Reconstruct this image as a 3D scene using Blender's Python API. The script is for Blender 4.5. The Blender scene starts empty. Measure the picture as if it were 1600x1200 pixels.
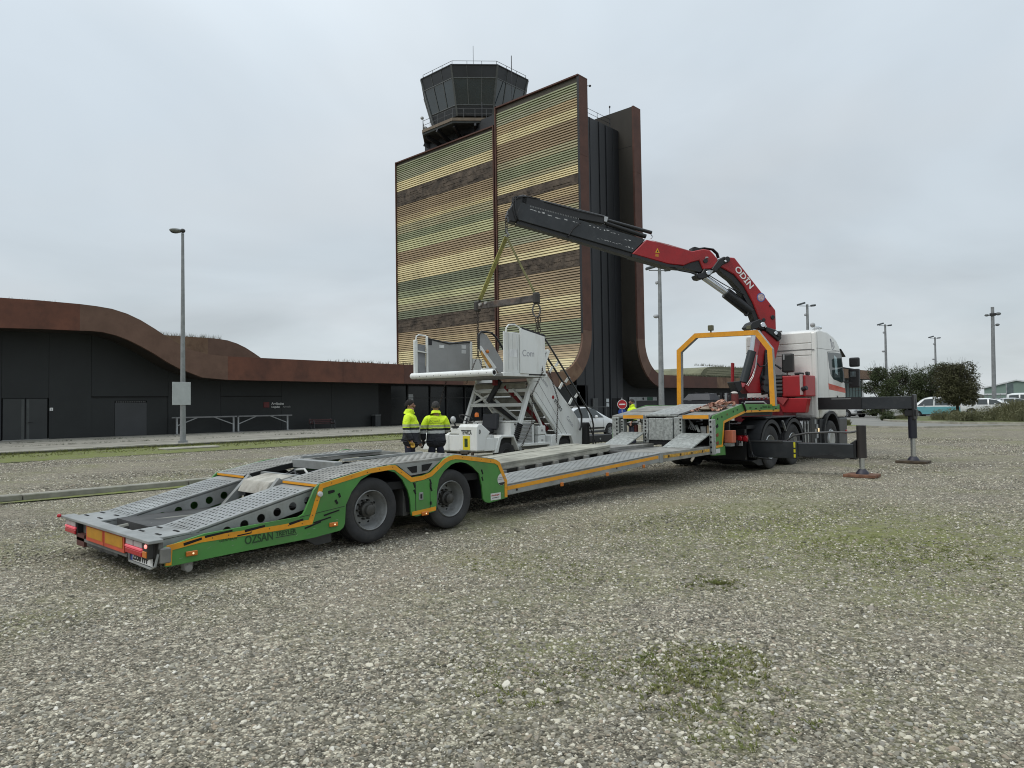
import bpy, bmesh, math, random
from mathutils import Vector, Matrix
random.seed(7)
R = math.radians
S = bpy.context.scene
COL = S.collection
PI = math.pi

# ---------------------------------------------------------------- camera
# metres; +y runs along the terminal front and the lorry, +x is to the near side of the lorry
cd = bpy.data.cameras.new('camera'); cam = bpy.data.objects.new('camera', cd); COL.objects.link(cam)
cd.sensor_width = 36.0; cd.sensor_fit = 'HORIZONTAL'; cd.lens = 24.975
cd.clip_start = 0.05; cd.clip_end = 4000
RX, UX, FX = ((0.738089,0.674546,-0.014549),(0.030515,-0.011832,0.999464),(-0.674013,0.738138,0.029317))
cam.matrix_world = Matrix(((RX[0],UX[0],-FX[0],0),(RX[1],UX[1],-FX[1],0),(RX[2],UX[2],-FX[2],1.62),(0,0,0,1)))
S.camera = cam

# ---------------------------------------------------------------- view, sky, sun
S.view_settings.view_transform = 'Standard'; S.view_settings.look = 'None'
S.view_settings.exposure = 0.42; S.view_settings.gamma = 1.0; S.view_settings.use_curve_mapping = False
S.render.engine = 'CYCLES'
S.cycles.max_bounces = 6; S.cycles.diffuse_bounces = 3; S.cycles.glossy_bounces = 3
S.cycles.transparent_max_bounces = 6; S.cycles.sample_clamp_indirect = 4.0
S.cycles.use_denoising = True; S.cycles.denoising_input_passes = 'RGB_ALBEDO_NORMAL'; S.cycles.denoising_prefilter = 'ACCURATE'; S.cycles.filter_width = 1.05
SUN_EL, SUN_AZ = 48, 200          # soft sun behind the cloud, behind the camera's left shoulder

W = bpy.data.worlds.new('World'); S.world = W; W.use_nodes = True
nt = W.node_tree; N = nt.nodes; L = nt.links; N.clear()
def nn(t, **k):
    n = N.new(t)
    for a, b in k.items(): setattr(n, a, b)
    return n
out = nn('ShaderNodeOutputWorld'); bg = nn('ShaderNodeBackground'); bg.inputs['Strength'].default_value = 0.1
L.new(bg.outputs[0], out.inputs[0])
sky = nn('ShaderNodeTexSky', sky_type='NISHITA', sun_disc=False); sky.sun_elevation = R(SUN_EL); sky.sun_rotation = R(SUN_AZ)
tc = nn('ShaderNodeTexCoord'); sep = nn('ShaderNodeSeparateXYZ'); L.new(tc.outputs['Generated'], sep.inputs[0])
def mth(op, a, b=None, clamp=False):
    m = nn('ShaderNodeMath', operation=op); m.use_clamp = clamp
    for i, v in enumerate((a, b)):
        if v is None: continue
        if isinstance(v, (int, float)): m.inputs[i].default_value = v
        else: L.new(v, m.inputs[i])
    return m.outputs[0]
zc = mth('MAXIMUM', sep.outputs['Z'], 0.0)
lum = mth('ADD', mth('MULTIPLY', mth('POWER', zc, 2.6), 9.5), 4.75)    # overcast dome: about twice as bright overhead as low down
zz = mth('ADD', zc, 0.18)
cmb = nn('ShaderNodeCombineXYZ')
L.new(mth('DIVIDE', sep.outputs['X'], zz), cmb.inputs[0]); L.new(mth('DIVIDE', sep.outputs['Y'], zz), cmb.inputs[1])
n1 = nn('ShaderNodeTexNoise'); n1.inputs['Scale'].default_value = 0.8; n1.inputs['Detail'].default_value = 5; n1.inputs['Roughness'].default_value = 0.5
n1.inputs['Distortion'].default_value = 0.4
L.new(cmb.outputs[0], n1.inputs['Vector'])
cl = mth('ADD', mth('MULTIPLY', mth('SUBTRACT', n1.outputs['Fac'], 0.5), 0.72), 1.0)
lum2 = mth('MULTIPLY', lum, cl)
hz = nn('ShaderNodeMapRange'); hz.inputs['From Min'].default_value = 0.0; hz.inputs['From Max'].default_value = 0.35
L.new(zc, hz.inputs['Value'])
tint = nn('ShaderNodeMix', data_type='RGBA')
tint.inputs['A'].default_value = (0.91, 1.0, 1.05, 1); tint.inputs['B'].default_value = (0.885, 0.99, 1.075, 1)
L.new(hz.outputs[0], tint.inputs['Factor'])
warm = nn('ShaderNodeMix', data_type='RGBA')
wr = nn('ShaderNodeMapRange'); wr.inputs['From Min'].default_value = 0.42; wr.inputs['From Max'].default_value = 0.64
n2 = nn('ShaderNodeTexNoise'); n2.inputs['Scale'].default_value = 0.8; n2.inputs['Detail'].default_value = 3
mp = nn('ShaderNodeMapping'); mp.inputs['Location'].default_value = (3.1, 1.7, 0); L.new(cmb.outputs[0], mp.inputs[0]); L.new(mp.outputs[0], n2.inputs['Vector'])
L.new(n2.outputs['Fac'], wr.inputs['Value']); L.new(wr.outputs[0], warm.inputs['Factor'])
L.new(tint.outputs['Result'], warm.inputs['A']); warm.inputs['B'].default_value = (0.93, 1.0, 1.05, 1)
sc_ = nn('ShaderNodeVectorMath', operation='SCALE'); L.new(warm.outputs['Result'], sc_.inputs[0]); L.new(lum2, sc_.inputs['Scale'])
mx = nn('ShaderNodeMix', data_type='RGBA'); mx.inputs['Factor'].default_value = 0.92
L.new(sky.outputs[0], mx.inputs['A']); L.new(sc_.outputs[0], mx.inputs['B']); L.new(mx.outputs['Result'], bg.inputs['Color'])

sd = bpy.data.lights.new('sun', 'SUN'); sd.energy = 0.8; sd.angle = R(25); sd.color = (1.0, 0.96, 0.9)
sun = bpy.data.objects.new('sun', sd); COL.objects.link(sun)
_az = R(SUN_AZ); _el = R(SUN_EL)
sun.rotation_euler = Vector((-math.sin(_az)*math.cos(_el), -math.cos(_az)*math.cos(_el), -math.sin(_el))).to_track_quat('-Z', 'Y').to_euler()

# ---------------------------------------------------------------- materials
def material(name, col, rough=0.6, metal=0.0, var=0.12, vscale=3.0, detail=4, col2=None, bump=0.0, bscale=40.0,
             dirt=None, dirt_amt=0.0, dscale=1.3, emit=None, estr=0.0, spec=0.5, coat=0.0, streak=False, rvar=0.0):
    m = bpy.data.materials.new(name); m.use_nodes = True
    t = m.node_tree; n = t.nodes; l = t.links
    b = n['Principled BSDF']
    b.inputs['Roughness'].default_value = rough; b.inputs['Metallic'].default_value = metal
    b.inputs['Specular IOR Level'].default_value = spec; b.inputs['Coat Weight'].default_value = coat
    tc = n.new('ShaderNodeTexCoord'); vec = tc.outputs['Object']
    c2 = col2 or tuple(min(1, max(0, c*(1-2*var))) for c in col); c1 = tuple(min(1, c*(1+var)) for c in col) if not col2 else col
    nz = n.new('ShaderNodeTexNoise'); nz.inputs['Scale'].default_value = vscale; nz.inputs['Detail'].default_value = detail
    nz.inputs['Roughness'].default_value = 0.62
    if streak:
        mp = n.new('ShaderNodeMapping'); mp.inputs['Scale'].default_value = (1, 1, 0.18); l.new(vec, mp.inputs[0]); l.new(mp.outputs[0], nz.inputs['Vector'])
    else: l.new(vec, nz.inputs['Vector'])
    rp = n.new('ShaderNodeMapRange'); rp.inputs['From Min'].default_value = 0.32; rp.inputs['From Max'].default_value = 0.68
    l.new(nz.outputs['Fac'], rp.inputs['Value'])
    mx = n.new('ShaderNodeMix'); mx.data_type = 'RGBA'
    mx.inputs['A'].default_value = (*c1, 1); mx.inputs['B'].default_value = (*c2, 1); l.new(rp.outputs[0], mx.inputs['Factor'])
    res = mx.outputs['Result']
    if dirt:
        dn = n.new('ShaderNodeTexNoise'); dn.inputs['Scale'].default_value = dscale; dn.inputs['Detail'].default_value = 7; dn.inputs['Roughness'].default_value = 0.7
        mp2 = n.new('ShaderNodeMapping'); mp2.inputs['Location'].default_value = (5.2, 1.3, 7.7)
        if streak: mp2.inputs['Scale'].default_value = (1, 1, 0.25)
        l.new(vec, mp2.inputs[0]); l.new(mp2.outputs[0], dn.inputs['Vector'])
        dr = n.new('ShaderNodeMapRange'); dr.inputs['From Min'].default_value = 0.5; dr.inputs['From Max'].default_value = 0.72
        dr.inputs['To Max'].default_value = dirt_amt; l.new(dn.outputs['Fac'], dr.inputs['Value'])
        m2 = n.new('ShaderNodeMix'); m2.data_type = 'RGBA'; l.new(res, m2.inputs['A']); m2.inputs['B'].default_value = (*dirt, 1)
        l.new(dr.outputs[0], m2.inputs['Factor']); res = m2.outputs['Result']
    l.new(res, b.inputs['Base Color'])
    if rvar:
        rr = n.new('ShaderNodeMapRange'); rr.inputs['To Min'].default_value = max(0.03, rough-rvar); rr.inputs['To Max'].default_value = min(1, rough+rvar)
        l.new(nz.outputs['Fac'], rr.inputs['Value']); l.new(rr.outputs[0], b.inputs['Roughness'])
    if bump:
        bn = n.new('ShaderNodeTexNoise'); bn.inputs['Scale'].default_value = bscale; bn.inputs['Detail'].default_value = 4; l.new(vec, bn.inputs['Vector'])
        bb = n.new('ShaderNodeBump'); bb.inputs['Strength'].default_value = bump; bb.inputs['Distance'].default_value = 0.02
        l.new(bn.outputs['Fac'], bb.inputs['Height']); l.new(bb.outputs[0], b.inputs['Normal'])
    if emit:
        b.inputs['Emission Color'].default_value = (*emit, 1); b.inputs['Emission Strength'].default_value = estr
    return m
MT = {}
def mat(name, *a, **k):
    if name not in MT: MT[name] = material(name, *a, **k)
    return MT[name]

# ---------------------------------------------------------------- mesh builder
class MB:
    def __init__(s): s.v = []; s.f = []
    def add(s, vs, fs):
        o = len(s.v); s.v += [tuple(v) for v in vs]; s.f += [tuple(i+o for i in f) for f in fs]; return s
    def box(s, x0, x1, y0, y1, z0, z1):
        return s.add([(x0,y0,z0),(x1,y0,z0),(x1,y1,z0),(x0,y1,z0),(x0,y0,z1),(x1,y0,z1),(x1,y1,z1),(x0,y1,z1)],
                     [(0,3,2,1),(4,5,6,7),(0,1,5,4),(1,2,6,5),(2,3,7,6),(3,0,4,7)])
    def prism(s, pts, axis, a, b):
        # pts: 2-D outline in the two other axes (in xyz order), extruded from a to b along axis
        def mk(p, w):
            q = list(p); q.insert(axis, w); return tuple(q)
        n = len(pts); vs = [mk(p, a) for p in pts] + [mk(p, b) for p in pts]
        fs = [tuple(range(n))[::-1], tuple(range(n, 2*n))] + [(i, (i+1) % n, n+(i+1) % n, n+i) for i in range(n)]
        return s.add(vs, fs)
    def bar(s, p, q, w, h=None, up=(0,0,1)):
        # square bar from p to q
        h = h or w; p = Vector(p); q = Vector(q); d = (q-p).normalized(); u = Vector(up)
        if abs(d.dot(u)) > 0.98: u = Vector((0,1,0))
        r = d.cross(u).normalized(); u = r.cross(d)
        vs = []
        for c in (p, q):
            for a, b in ((-1,-1),(1,-1),(1,1),(-1,1)): vs.append(c + r*a*w/2 + u*b*h/2)
        return s.add(vs, [(3,2,1,0),(4,5,6,7),(0,1,5,4),(1,2,6,5),(2,3,7,6),(3,0,4,7)])
    def tube(s, pts, r, n=8, r1=None, cap=True):
        pts = [Vector(p) for p in pts]; m = len(pts); prev = None; rings = []
        for i, p in enumerate(pts):
            d = (pts[min(i+1, m-1)] - pts[max(i-1, 0)]).normalized()
            if prev is None:
                u = Vector((0,0,1)) if abs(d.z) < 0.9 else Vector((1,0,0)); u = (u - d*u.dot(d)).normalized()
            else: u = (prev - d*prev.dot(d)).normalized()
            prev = u; w = d.cross(u); rr = r if r1 is None else r + (r1-r)*i/max(1, m-1)
            rings.append([p + (u*math.cos(2*PI*k/n) + w*math.sin(2*PI*k/n))*rr for k in range(n)])
        fs = []
        for i in range(m-1):
            for k in range(n): fs.append((i*n+k, i*n+(k+1) % n, (i+1)*n+(k+1) % n, (i+1)*n+k))
        if cap: fs += [tuple(range(n))[::-1], tuple(range((m-1)*n, m*n))]
        return s.add([v for g in rings for v in g], fs)
    def cyl(s, p, q, r, n=16, r1=None): return s.tube([p, q], r, n, r1)
    def lathe(s, prof, c, axis=(1,0,0), n=32):
        # prof: (radius, offset along axis)
        c = Vector(c); a = Vector(axis).normalized(); u = Vector((0,0,1)) if abs(a.z) < 0.9 else Vector((1,0,0)); u = (u-a*u.dot(a)).normalized(); w = a.cross(u)
        vs = []
        for r, o in prof:
            for k in range(n): vs.append(c + a*o + (u*math.cos(2*PI*k/n) + w*math.sin(2*PI*k/n))*r)
        fs = []
        for i in range(len(prof)-1):
            for k in range(n): fs.append((i*n+k, i*n+(k+1) % n, (i+1)*n+(k+1) % n, (i+1)*n+k))
        return s.add(vs, fs)
    def ell(s, c, rx, ry, rz, n=12, m=8):
        vs = []; fs = []
        for i in range(m+1):
            t = PI*i/m
            for k in range(n):
                a = 2*PI*k/n; vs.append((c[0]+rx*math.sin(t)*math.cos(a), c[1]+ry*math.sin(t)*math.sin(a), c[2]+rz*math.cos(t)))
        for i in range(m):
            for k in range(n): fs.append((i*n+k, (i+1)*n+k, (i+1)*n+(k+1) % n, i*n+(k+1) % n))
        return s.add(vs, fs)
    def band(s, pts, w, x, t=0.005):
        # strip of width w along a (y,z) polyline in the plane x, standing t proud towards +x
        n = len(pts); P = [Vector(p) for p in pts]; a = []; b = []
        for i in range(n):
            d0 = (P[i]-P[max(i-1,0)]); d1 = (P[min(i+1,n-1)]-P[i])
            if d0.length < 1e-6: d0 = d1
            if d1.length < 1e-6: d1 = d0
            d0.normalize(); d1.normalize(); n0 = Vector((-d0.y, d0.x)); n1 = Vector((-d1.y, d1.x)); m = (n0+n1)
            m = m/max(0.35, m.length_squared)*2
            a.append(P[i]+m*w/2); b.append(P[i]-m*w/2)
        for i in range(n-1): s.prism([a[i], a[i+1], b[i+1], b[i]][::-1], 0, x-0.002, x+t)
        return s
    def perf(s, o, u, v, nu, nv, r, k=8, stagger=False):
        # plate with round holes: origin o, spans u and v (vectors), nu x nv cells, radius r in metres
        o = Vector(o); u = Vector(u); v = Vector(v); du = u/nu; dv = v/nv; lu, lv = du.length, dv.length; r = min(r, 0.46*min(lu, lv))
        eu, ev = u.normalized(), v.normalized()
        for j in range(nv):
            off = 0.5 if (stagger and j % 2) else 0.0
            row = o + dv*j
            if off:
                for q in (row, row + u - du*0.5): s.add([q, q+du*0.5, q+du*0.5+dv, q+dv], [(0,1,2,3)])
            for i in range(nu - (1 if off else 0)):
                c0 = row + du*(i+off); c = c0 + (du+dv)/2
                vs = [c0, c0+du, c0+du+dv, c0+dv] + [c + (eu*math.cos(2*PI*(q+0.5)/8-PI*0.75) + ev*math.sin(2*PI*(q+0.5)/8-PI*0.75))*r for q in range(8)]
                s.add(vs, [(0,1,5,4),(1,6,5),(1,2,7,6),(2,8,7),(2,3,9,8),(3,10,9),(3,0,11,10),(0,4,11)])
        return s
    def build(s, name, m, parent=None, bevel=0.0, smooth=False, loc=None, seg=1, label=None, kind=None):
        me = bpy.data.meshes.new(name); base = Vector((0,0,0))
        if loc is not None: base = Vector(loc)
        elif parent is not None: base = worldloc(parent)
        me.from_pydata([tuple(Vector(v)-base) for v in s.v], [], s.f); me.update()
        if bevel > 0:
            bm = bmesh.new(); bm.from_mesh(me); bmesh.ops.remove_doubles(bm, verts=bm.verts, dist=1e-5)
            es = [e for e in bm.edges if len(e.link_faces) == 2 and e.calc_face_angle(0) > 0.5]
            try: bmesh.ops.bevel(bm, geom=es, offset=bevel, segments=seg, profile=0.6, affect='EDGES', clamp_overlap=True)
            except Exception: pass
            bm.to_mesh(me); bm.free()
        if smooth:
            for p in me.polygons: p.use_smooth = True
            try: me.set_sharp_from_angle(angle=R(38))
            except Exception: pass
        me.materials.append(m)
        o = bpy.data.objects.new(name, me); COL.objects.link(o)
        if parent is not None: o.parent = parent
        elif loc is not None: o.location = base
        if label: o['label'] = label
        if kind: o['kind'] = kind
        return o
def worldloc(o):
    l = Vector(o.location)
    while o.parent is not None: o = o.parent; l = l + Vector(o.location)
    return l
def tag(o, label, cat, group=None):
    o['label'] = label; o['category'] = cat
    if group: o['group'] = group
    return o
def thing(name, label, cat, loc, group=None):
    o = bpy.data.objects.new(name, None); o.empty_display_size = 0.2; COL.objects.link(o); o.location = loc
    return tag(o, label, cat, group)
def copy_tree(o, parent=None):
    c = o.copy(); COL.objects.link(c)
    if parent is not None: c.parent = parent
    for ch in list(o.children): copy_tree(ch, c)
    return c
def text(name, body, m, parent, loc, right, up, size, bold=False, extrude=0.001, shear=0.0, align='LEFT', sx=1.0):
    # flat lettering: loc = left end of the baseline; right, up = directions
    cu = bpy.data.curves.new(name, 'FONT'); cu.body = body; cu.size = size; cu.extrude = extrude; cu.align_x = align; cu.shear = shear
    cu.fill_mode = 'BOTH'
    if bold: cu.offset = size*0.018
    cu.materials.append(m); o = bpy.data.objects.new(name, cu); COL.objects.link(o)
    r = Vector(right).normalized(); u = Vector(up); u = (u - r*u.dot(r)).normalized(); nrm = r.cross(u)
    base = worldloc(parent) if parent is not None else Vector((0,0,0)); p = Vector(loc) - base
    o.matrix_local = Matrix(((r.x*sx,u.x,nrm.x,p.x),(r.y*sx,u.y,nrm.y,p.y),(r.z*sx,u.z,nrm.z,p.z),(0,0,0,1)))
    if parent is not None: o.parent = parent
    return o

# ================================================================ SETTING
def ground_material(name, moss_spots, base_mul=1.0, moss_all=0.0, mc=((0.105, 0.120, 0.036), (0.215, 0.215, 0.085))):
    m = bpy.data.materials.new(name); m.use_nodes = True; t = m.node_tree; n = t.nodes; l = t.links; b = n['Principled BSDF']
    b.inputs['Roughness'].default_value = 0.92; b.inputs['Specular IOR Level'].default_value = 0.2
    tc = n.new('ShaderNodeTexCoord'); V = tc.outputs['Object']
    def M(op, a, c=None, d=None, clamp=False):
        q = n.new('ShaderNodeMath'); q.operation = op; q.use_clamp = clamp
        for i, v in enumerate((a, c, d)):
            if v is None: continue
            if isinstance(v, (int, float)): q.inputs[i].default_value = v
            else: l.new(v, q.inputs[i])
        return q.outputs[0]
    def noise(sc, det=4, ro=0.55, loc=None, dist=0.0):
        q = n.new('ShaderNodeTexNoise'); q.inputs['Scale'].default_value = sc; q.inputs['Detail'].default_value = det; q.inputs['Roughness'].default_value = ro
        q.inputs['Distortion'].default_value = dist
        if loc:
            mp = n.new('ShaderNodeMapping'); mp.inputs['Location'].default_value = loc; l.new(V, mp.inputs[0]); l.new(mp.outputs[0], q.inputs['Vector'])
        else: l.new(V, q.inputs['Vector'])
        return q.outputs['Fac']
    def mr(v, a, c, lo=0.0, hi=1.0):
        q = n.new('ShaderNodeMapRange'); q.inputs['From Min'].default_value = a; q.inputs['From Max'].default_value = c
        q.inputs['To Min'].default_value = lo; q.inputs['To Max'].default_value = hi; l.new(v, q.inputs['Value']); return q.outputs[0]
    def mix(f, a, c, mode='MIX'):
        q = n.new('ShaderNodeMix'); q.data_type = 'RGBA'; q.blend_type = mode
        if isinstance(f, (int, float)): q.inputs['Factor'].default_value = f
        else: l.new(f, q.inputs['Factor'])
        for k, v in (('A', a), ('B', c)):
            if isinstance(v, tuple): q.inputs[k].default_value = (*v, 1)
            else: l.new(v, q.inputs[k])
        return q.outputs['Result']
    wob = n.new('ShaderNodeTexNoise'); wob.inputs['Scale'].default_value = 30; l.new(V, wob.inputs['Vector'])
    wv = n.new('ShaderNodeVectorMath'); wv.operation = 'MULTIPLY_ADD'; l.new(wob.outputs['Color'], wv.inputs[0]); wv.inputs[1].default_value = (0.012,)*3; l.new(V, wv.inputs[2])
    cols = None; hs = None
    for sc, w in ((15, 0.5), (34, 0.5), (75, 0.5)):
        v = n.new('ShaderNodeTexVoronoi'); v.inputs['Scale'].default_value = sc; l.new(wv.outputs[0], v.inputs['Vector'])
        rp = n.new('ShaderNodeValToRGB'); e = rp.color_ramp.elements
        sp = n.new('ShaderNodeSeparateColor'); l.new(v.outputs['Color'], sp.inputs[0]); l.new(sp.outputs[0], rp.inputs[0])
        e[0].position = 0; e[0].color = (0.086, 0.077, 0.055, 1); e[1].position = 1; e[1].color = (0.709, 0.650, 0.511, 1)
        for p, c in ((0.25, (0.167, 0.150, 0.112, 1)), (0.5, (0.254, 0.231, 0.177, 1)), (0.7, (0.304, 0.256, 0.189, 1)), (0.88, (0.456, 0.419, 0.327, 1))):
            k = e.new(p); k.color = c
        gap = mr(v.outputs['Distance'], 0.20, 0.66, 1.0, 0.12)
        cc = mix(1.0, rp.outputs[0], gap, 'MULTIPLY') if False else rp.outputs[0]
        vm = n.new('ShaderNodeVectorMath'); vm.operation = 'SCALE'; l.new(cc, vm.inputs[0]); l.new(gap, vm.inputs['Scale'])
        h = M('SUBTRACT', 1.0, v.outputs['Distance'])
        cols = vm.outputs[0] if cols is None else mix(0.5, cols, vm.outputs[0]); hs = h if hs is None else M('ADD', M('MULTIPLY', hs, 0.7), M('MULTIPLY', h, 0.3))
    big = noise(0.22, 5, 0.6); mid = noise(1.7, 5, 0.65, (3, 8, 0))
    fac = M('MULTIPLY', mr(big, 0.3, 0.7, 0.86, 1.16), mr(mid, 0.3, 0.7, 0.86, 1.14))
    vm = n.new('ShaderNodeVectorMath'); vm.operation = 'SCALE'; l.new(cols, vm.inputs[0]); l.new(M('MULTIPLY', fac, 1.7*base_mul), vm.inputs['Scale'])
    col = vm.outputs[0]
    # sandy fines showing through in places
    col = mix(mr(noise(0.55, 6, 0.7, (11, 4, 0)), 0.52, 0.75, 0.0, 0.45), col, (0.27, 0.235, 0.18))
    sp = n.new('ShaderNodeSeparateXYZ'); l.new(V, sp.inputs[0])
    trk = None
    if moss_spots:
        for (tx, sl, ya, yb_, w, am) in ((-5.55, -0.02, 3.0, 15, .28, .75), (-4.95, .05, 3.4, 11, .22, .55), (-10.8, 0.0, 1, 40, .3, .35), (-4.69, 0, 15.2, 16.9, .7, .5)):
            wav = M('MULTIPLY', M('SINE', M('MULTIPLY', sp.outputs['Y'], .55)), .16)
            dx = M('ABSOLUTE', M('SUBTRACT', M('SUBTRACT', sp.outputs['X'], M('ADD', M('MULTIPLY', sp.outputs['Y'], sl), tx-sl*5)), wav))
            f = M('MULTIPLY', mr(dx, w*.2, w*1.6, 1.0, 0.0), M('MULTIPLY', mr(sp.outputs['Y'], ya, ya+1.5), mr(sp.outputs['Y'], yb_-3 if yb_-ya > 4 else yb_-.5, yb_, 1.0, 0.0)))
            f = M('MULTIPLY', f, am); trk = f if trk is None else M('MAXIMUM', trk, f)
        col = mix(M('MULTIPLY', trk, mr(noise(1.3, 6, .7, (7, 7, 7)), .35, .65)), col, (0.235, 0.19, 0.135))
    # moss and short weeds between the stones
    mossn = noise(2.6, 8, 0.72, (1, 2, 0), 0.3); tot = None
    for (x, y, rx, ry, am) in moss_spots:
        dx = M('DIVIDE', M('SUBTRACT', sp.outputs['X'], x), rx); dy = M('DIVIDE', M('SUBTRACT', sp.outputs['Y'], y), ry)
        d = M('SQRT', M('ADD', M('MULTIPLY', dx, dx), M('MULTIPLY', dy, dy)))
        f = M('MULTIPLY', mr(d, 0.15, 1.0, 1.0, 0.0), am)
        tot = f if tot is None else M('MAXIMUM', tot, f)
    bgm = mr(noise(0.35, 6, 0.65, (20, 9, 0)), 0.46, 0.70, 0.0, 0.6)
    tot = bgm if tot is None else M('MAXIMUM', tot, bgm)
    if moss_all: tot = M('MAXIMUM', tot, moss_all)
    mf = M('MULTIPLY', M('MULTIPLY', tot, 1.15), mr(mossn, 0.30, 0.58), None, True)
    col = mix(mf, col, mix(noise(9, 4, 0.6, (4, 4, 1)), mc[0], mc[1]))
    l.new(col, b.inputs['Base Color'])
    bb = n.new('ShaderNodeBump'); bb.inputs['Strength'].default_value = 0.9; bb.inputs['Distance'].default_value = 0.02; l.new(hs, bb.inputs['Height']); l.new(bb.outputs[0], b.inputs['Normal'])
    return m

MOSS = [(-3.0, 9.2, 4.2, 4.2, 1.0), (-2.2, 8.3, 1.5, 1.2, 1.0), (-5.2, 12.5, 2.0, 3.0, .5), (-8.0, 2.6, 2.0, .8, .4), (-2.15, 4.1, 0.55, 0.7, 1.0), (-2.9, 3.6, 0.7, 0.6, 0.7), (-4.9, 5.3, 1.6, 0.7, 0.55), (-1.7, 3.4, 0.4, 0.5, 0.6), (-1.6, 7.0, 1.2, 1.8, 0.7)]
gravel_m = ground_material('gravel', MOSS)
bm = MB()
def sheet(name, pts, z, m, kind='structure'):
    b = MB(); b.add([(x, y, z) for x, y in pts], [tuple(range(len(pts)))]); o = b.build(name, m); o['kind'] = kind; return o
# one sheet of ground to the horizon, finer near the camera and gently uneven
g = MB(); xs = [-2500, -900, -400, -200, -120, -80, -60] ; xs += [-50 + 1.0*i for i in range(0, 66)] + [25, 60, 150, 400, 900, 2500]
ys = [-2500, -600, -150, -40, -10] + [-5 + 1.0*i for i in range(0, 52)] + [50, 60, 80, 110, 160, 240, 400, 900, 2500]
def gz(x, y):
    if not (-31 < x < 14 and -4 < y < 44): return 0.0
    e = min(1, min(x+31, 14-x, y+4, 44-y)/3)
    return e*0.012*(math.sin(x*0.9+1.3)*math.cos(y*0.7) + 0.7*math.sin(x*1.9-y*1.3))
for y in ys:
    for x in xs: g.v.append((x, y, gz(x, y) - 0.012))
nx = len(xs)
for j in range(len(ys)-1):
    for i in range(nx-1): g.f.append((j*nx+i, j*nx+i+1, (j+1)*nx+i+1, (j+1)*nx+i))
go = g.build('ground', gravel_m, smooth=True); go['kind'] = 'structure'

# ---- loose stones lying on the near ground (counted by nobody): instanced pebbles
def pebble_material():
    m = bpy.data.materials.new('pebble'); m.use_nodes = True; t = m.node_tree; n = t.nodes; l = t.links; b = n['Principled BSDF']
    b.inputs['Roughness'].default_value = 0.85; b.inputs['Specular IOR Level'].default_value = 0.25
    oi = n.new('ShaderNodeObjectInfo'); rp = n.new('ShaderNodeValToRGB'); e = rp.color_ramp.elements; l.new(oi.outputs['Random'], rp.inputs[0])
    e[0].position = 0; e[0].color = (0.101, 0.094, 0.074, 1); e[1].position = 1; e[1].color = (0.637, 0.606, 0.537, 1)
    for p, c in ((0.25, (0.187, 0.172, 0.134, 1)), (0.45, (0.274, 0.251, 0.197, 1)), (0.55, (0.315, 0.258, 0.189, 1)), (0.63, (0.248, 0.241, 0.213, 1)), (0.8, (0.426, 0.394, 0.307, 1)), (0.93, (0.608, 0.561, 0.449, 1))):
        k = e.new(p); k.color = c
    tc = n.new('ShaderNodeTexCoord'); nz = n.new('ShaderNodeTexNoise'); nz.inputs['Scale'].default_value = 60; nz.inputs['Detail'].default_value = 4; l.new(tc.outputs['Object'], nz.inputs['Vector'])
    mr = n.new('ShaderNodeMapRange'); mr.inputs['From Min'].default_value = 0.3; mr.inputs['From Max'].default_value = 0.7; mr.inputs['To Min'].default_value = 0.74; mr.inputs['To Max'].default_value = 1.22; l.new(nz.outputs['Fac'], mr.inputs['Value'])
    vm = n.new('ShaderNodeVectorMath'); vm.operation = 'SCALE'; l.new(rp.outputs[0], vm.inputs[0]); l.new(mr.outputs[0], vm.inputs['Scale']); l.new(vm.outputs[0], b.inputs['Base Color'])
    return m
peb_m = pebble_material()
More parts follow.
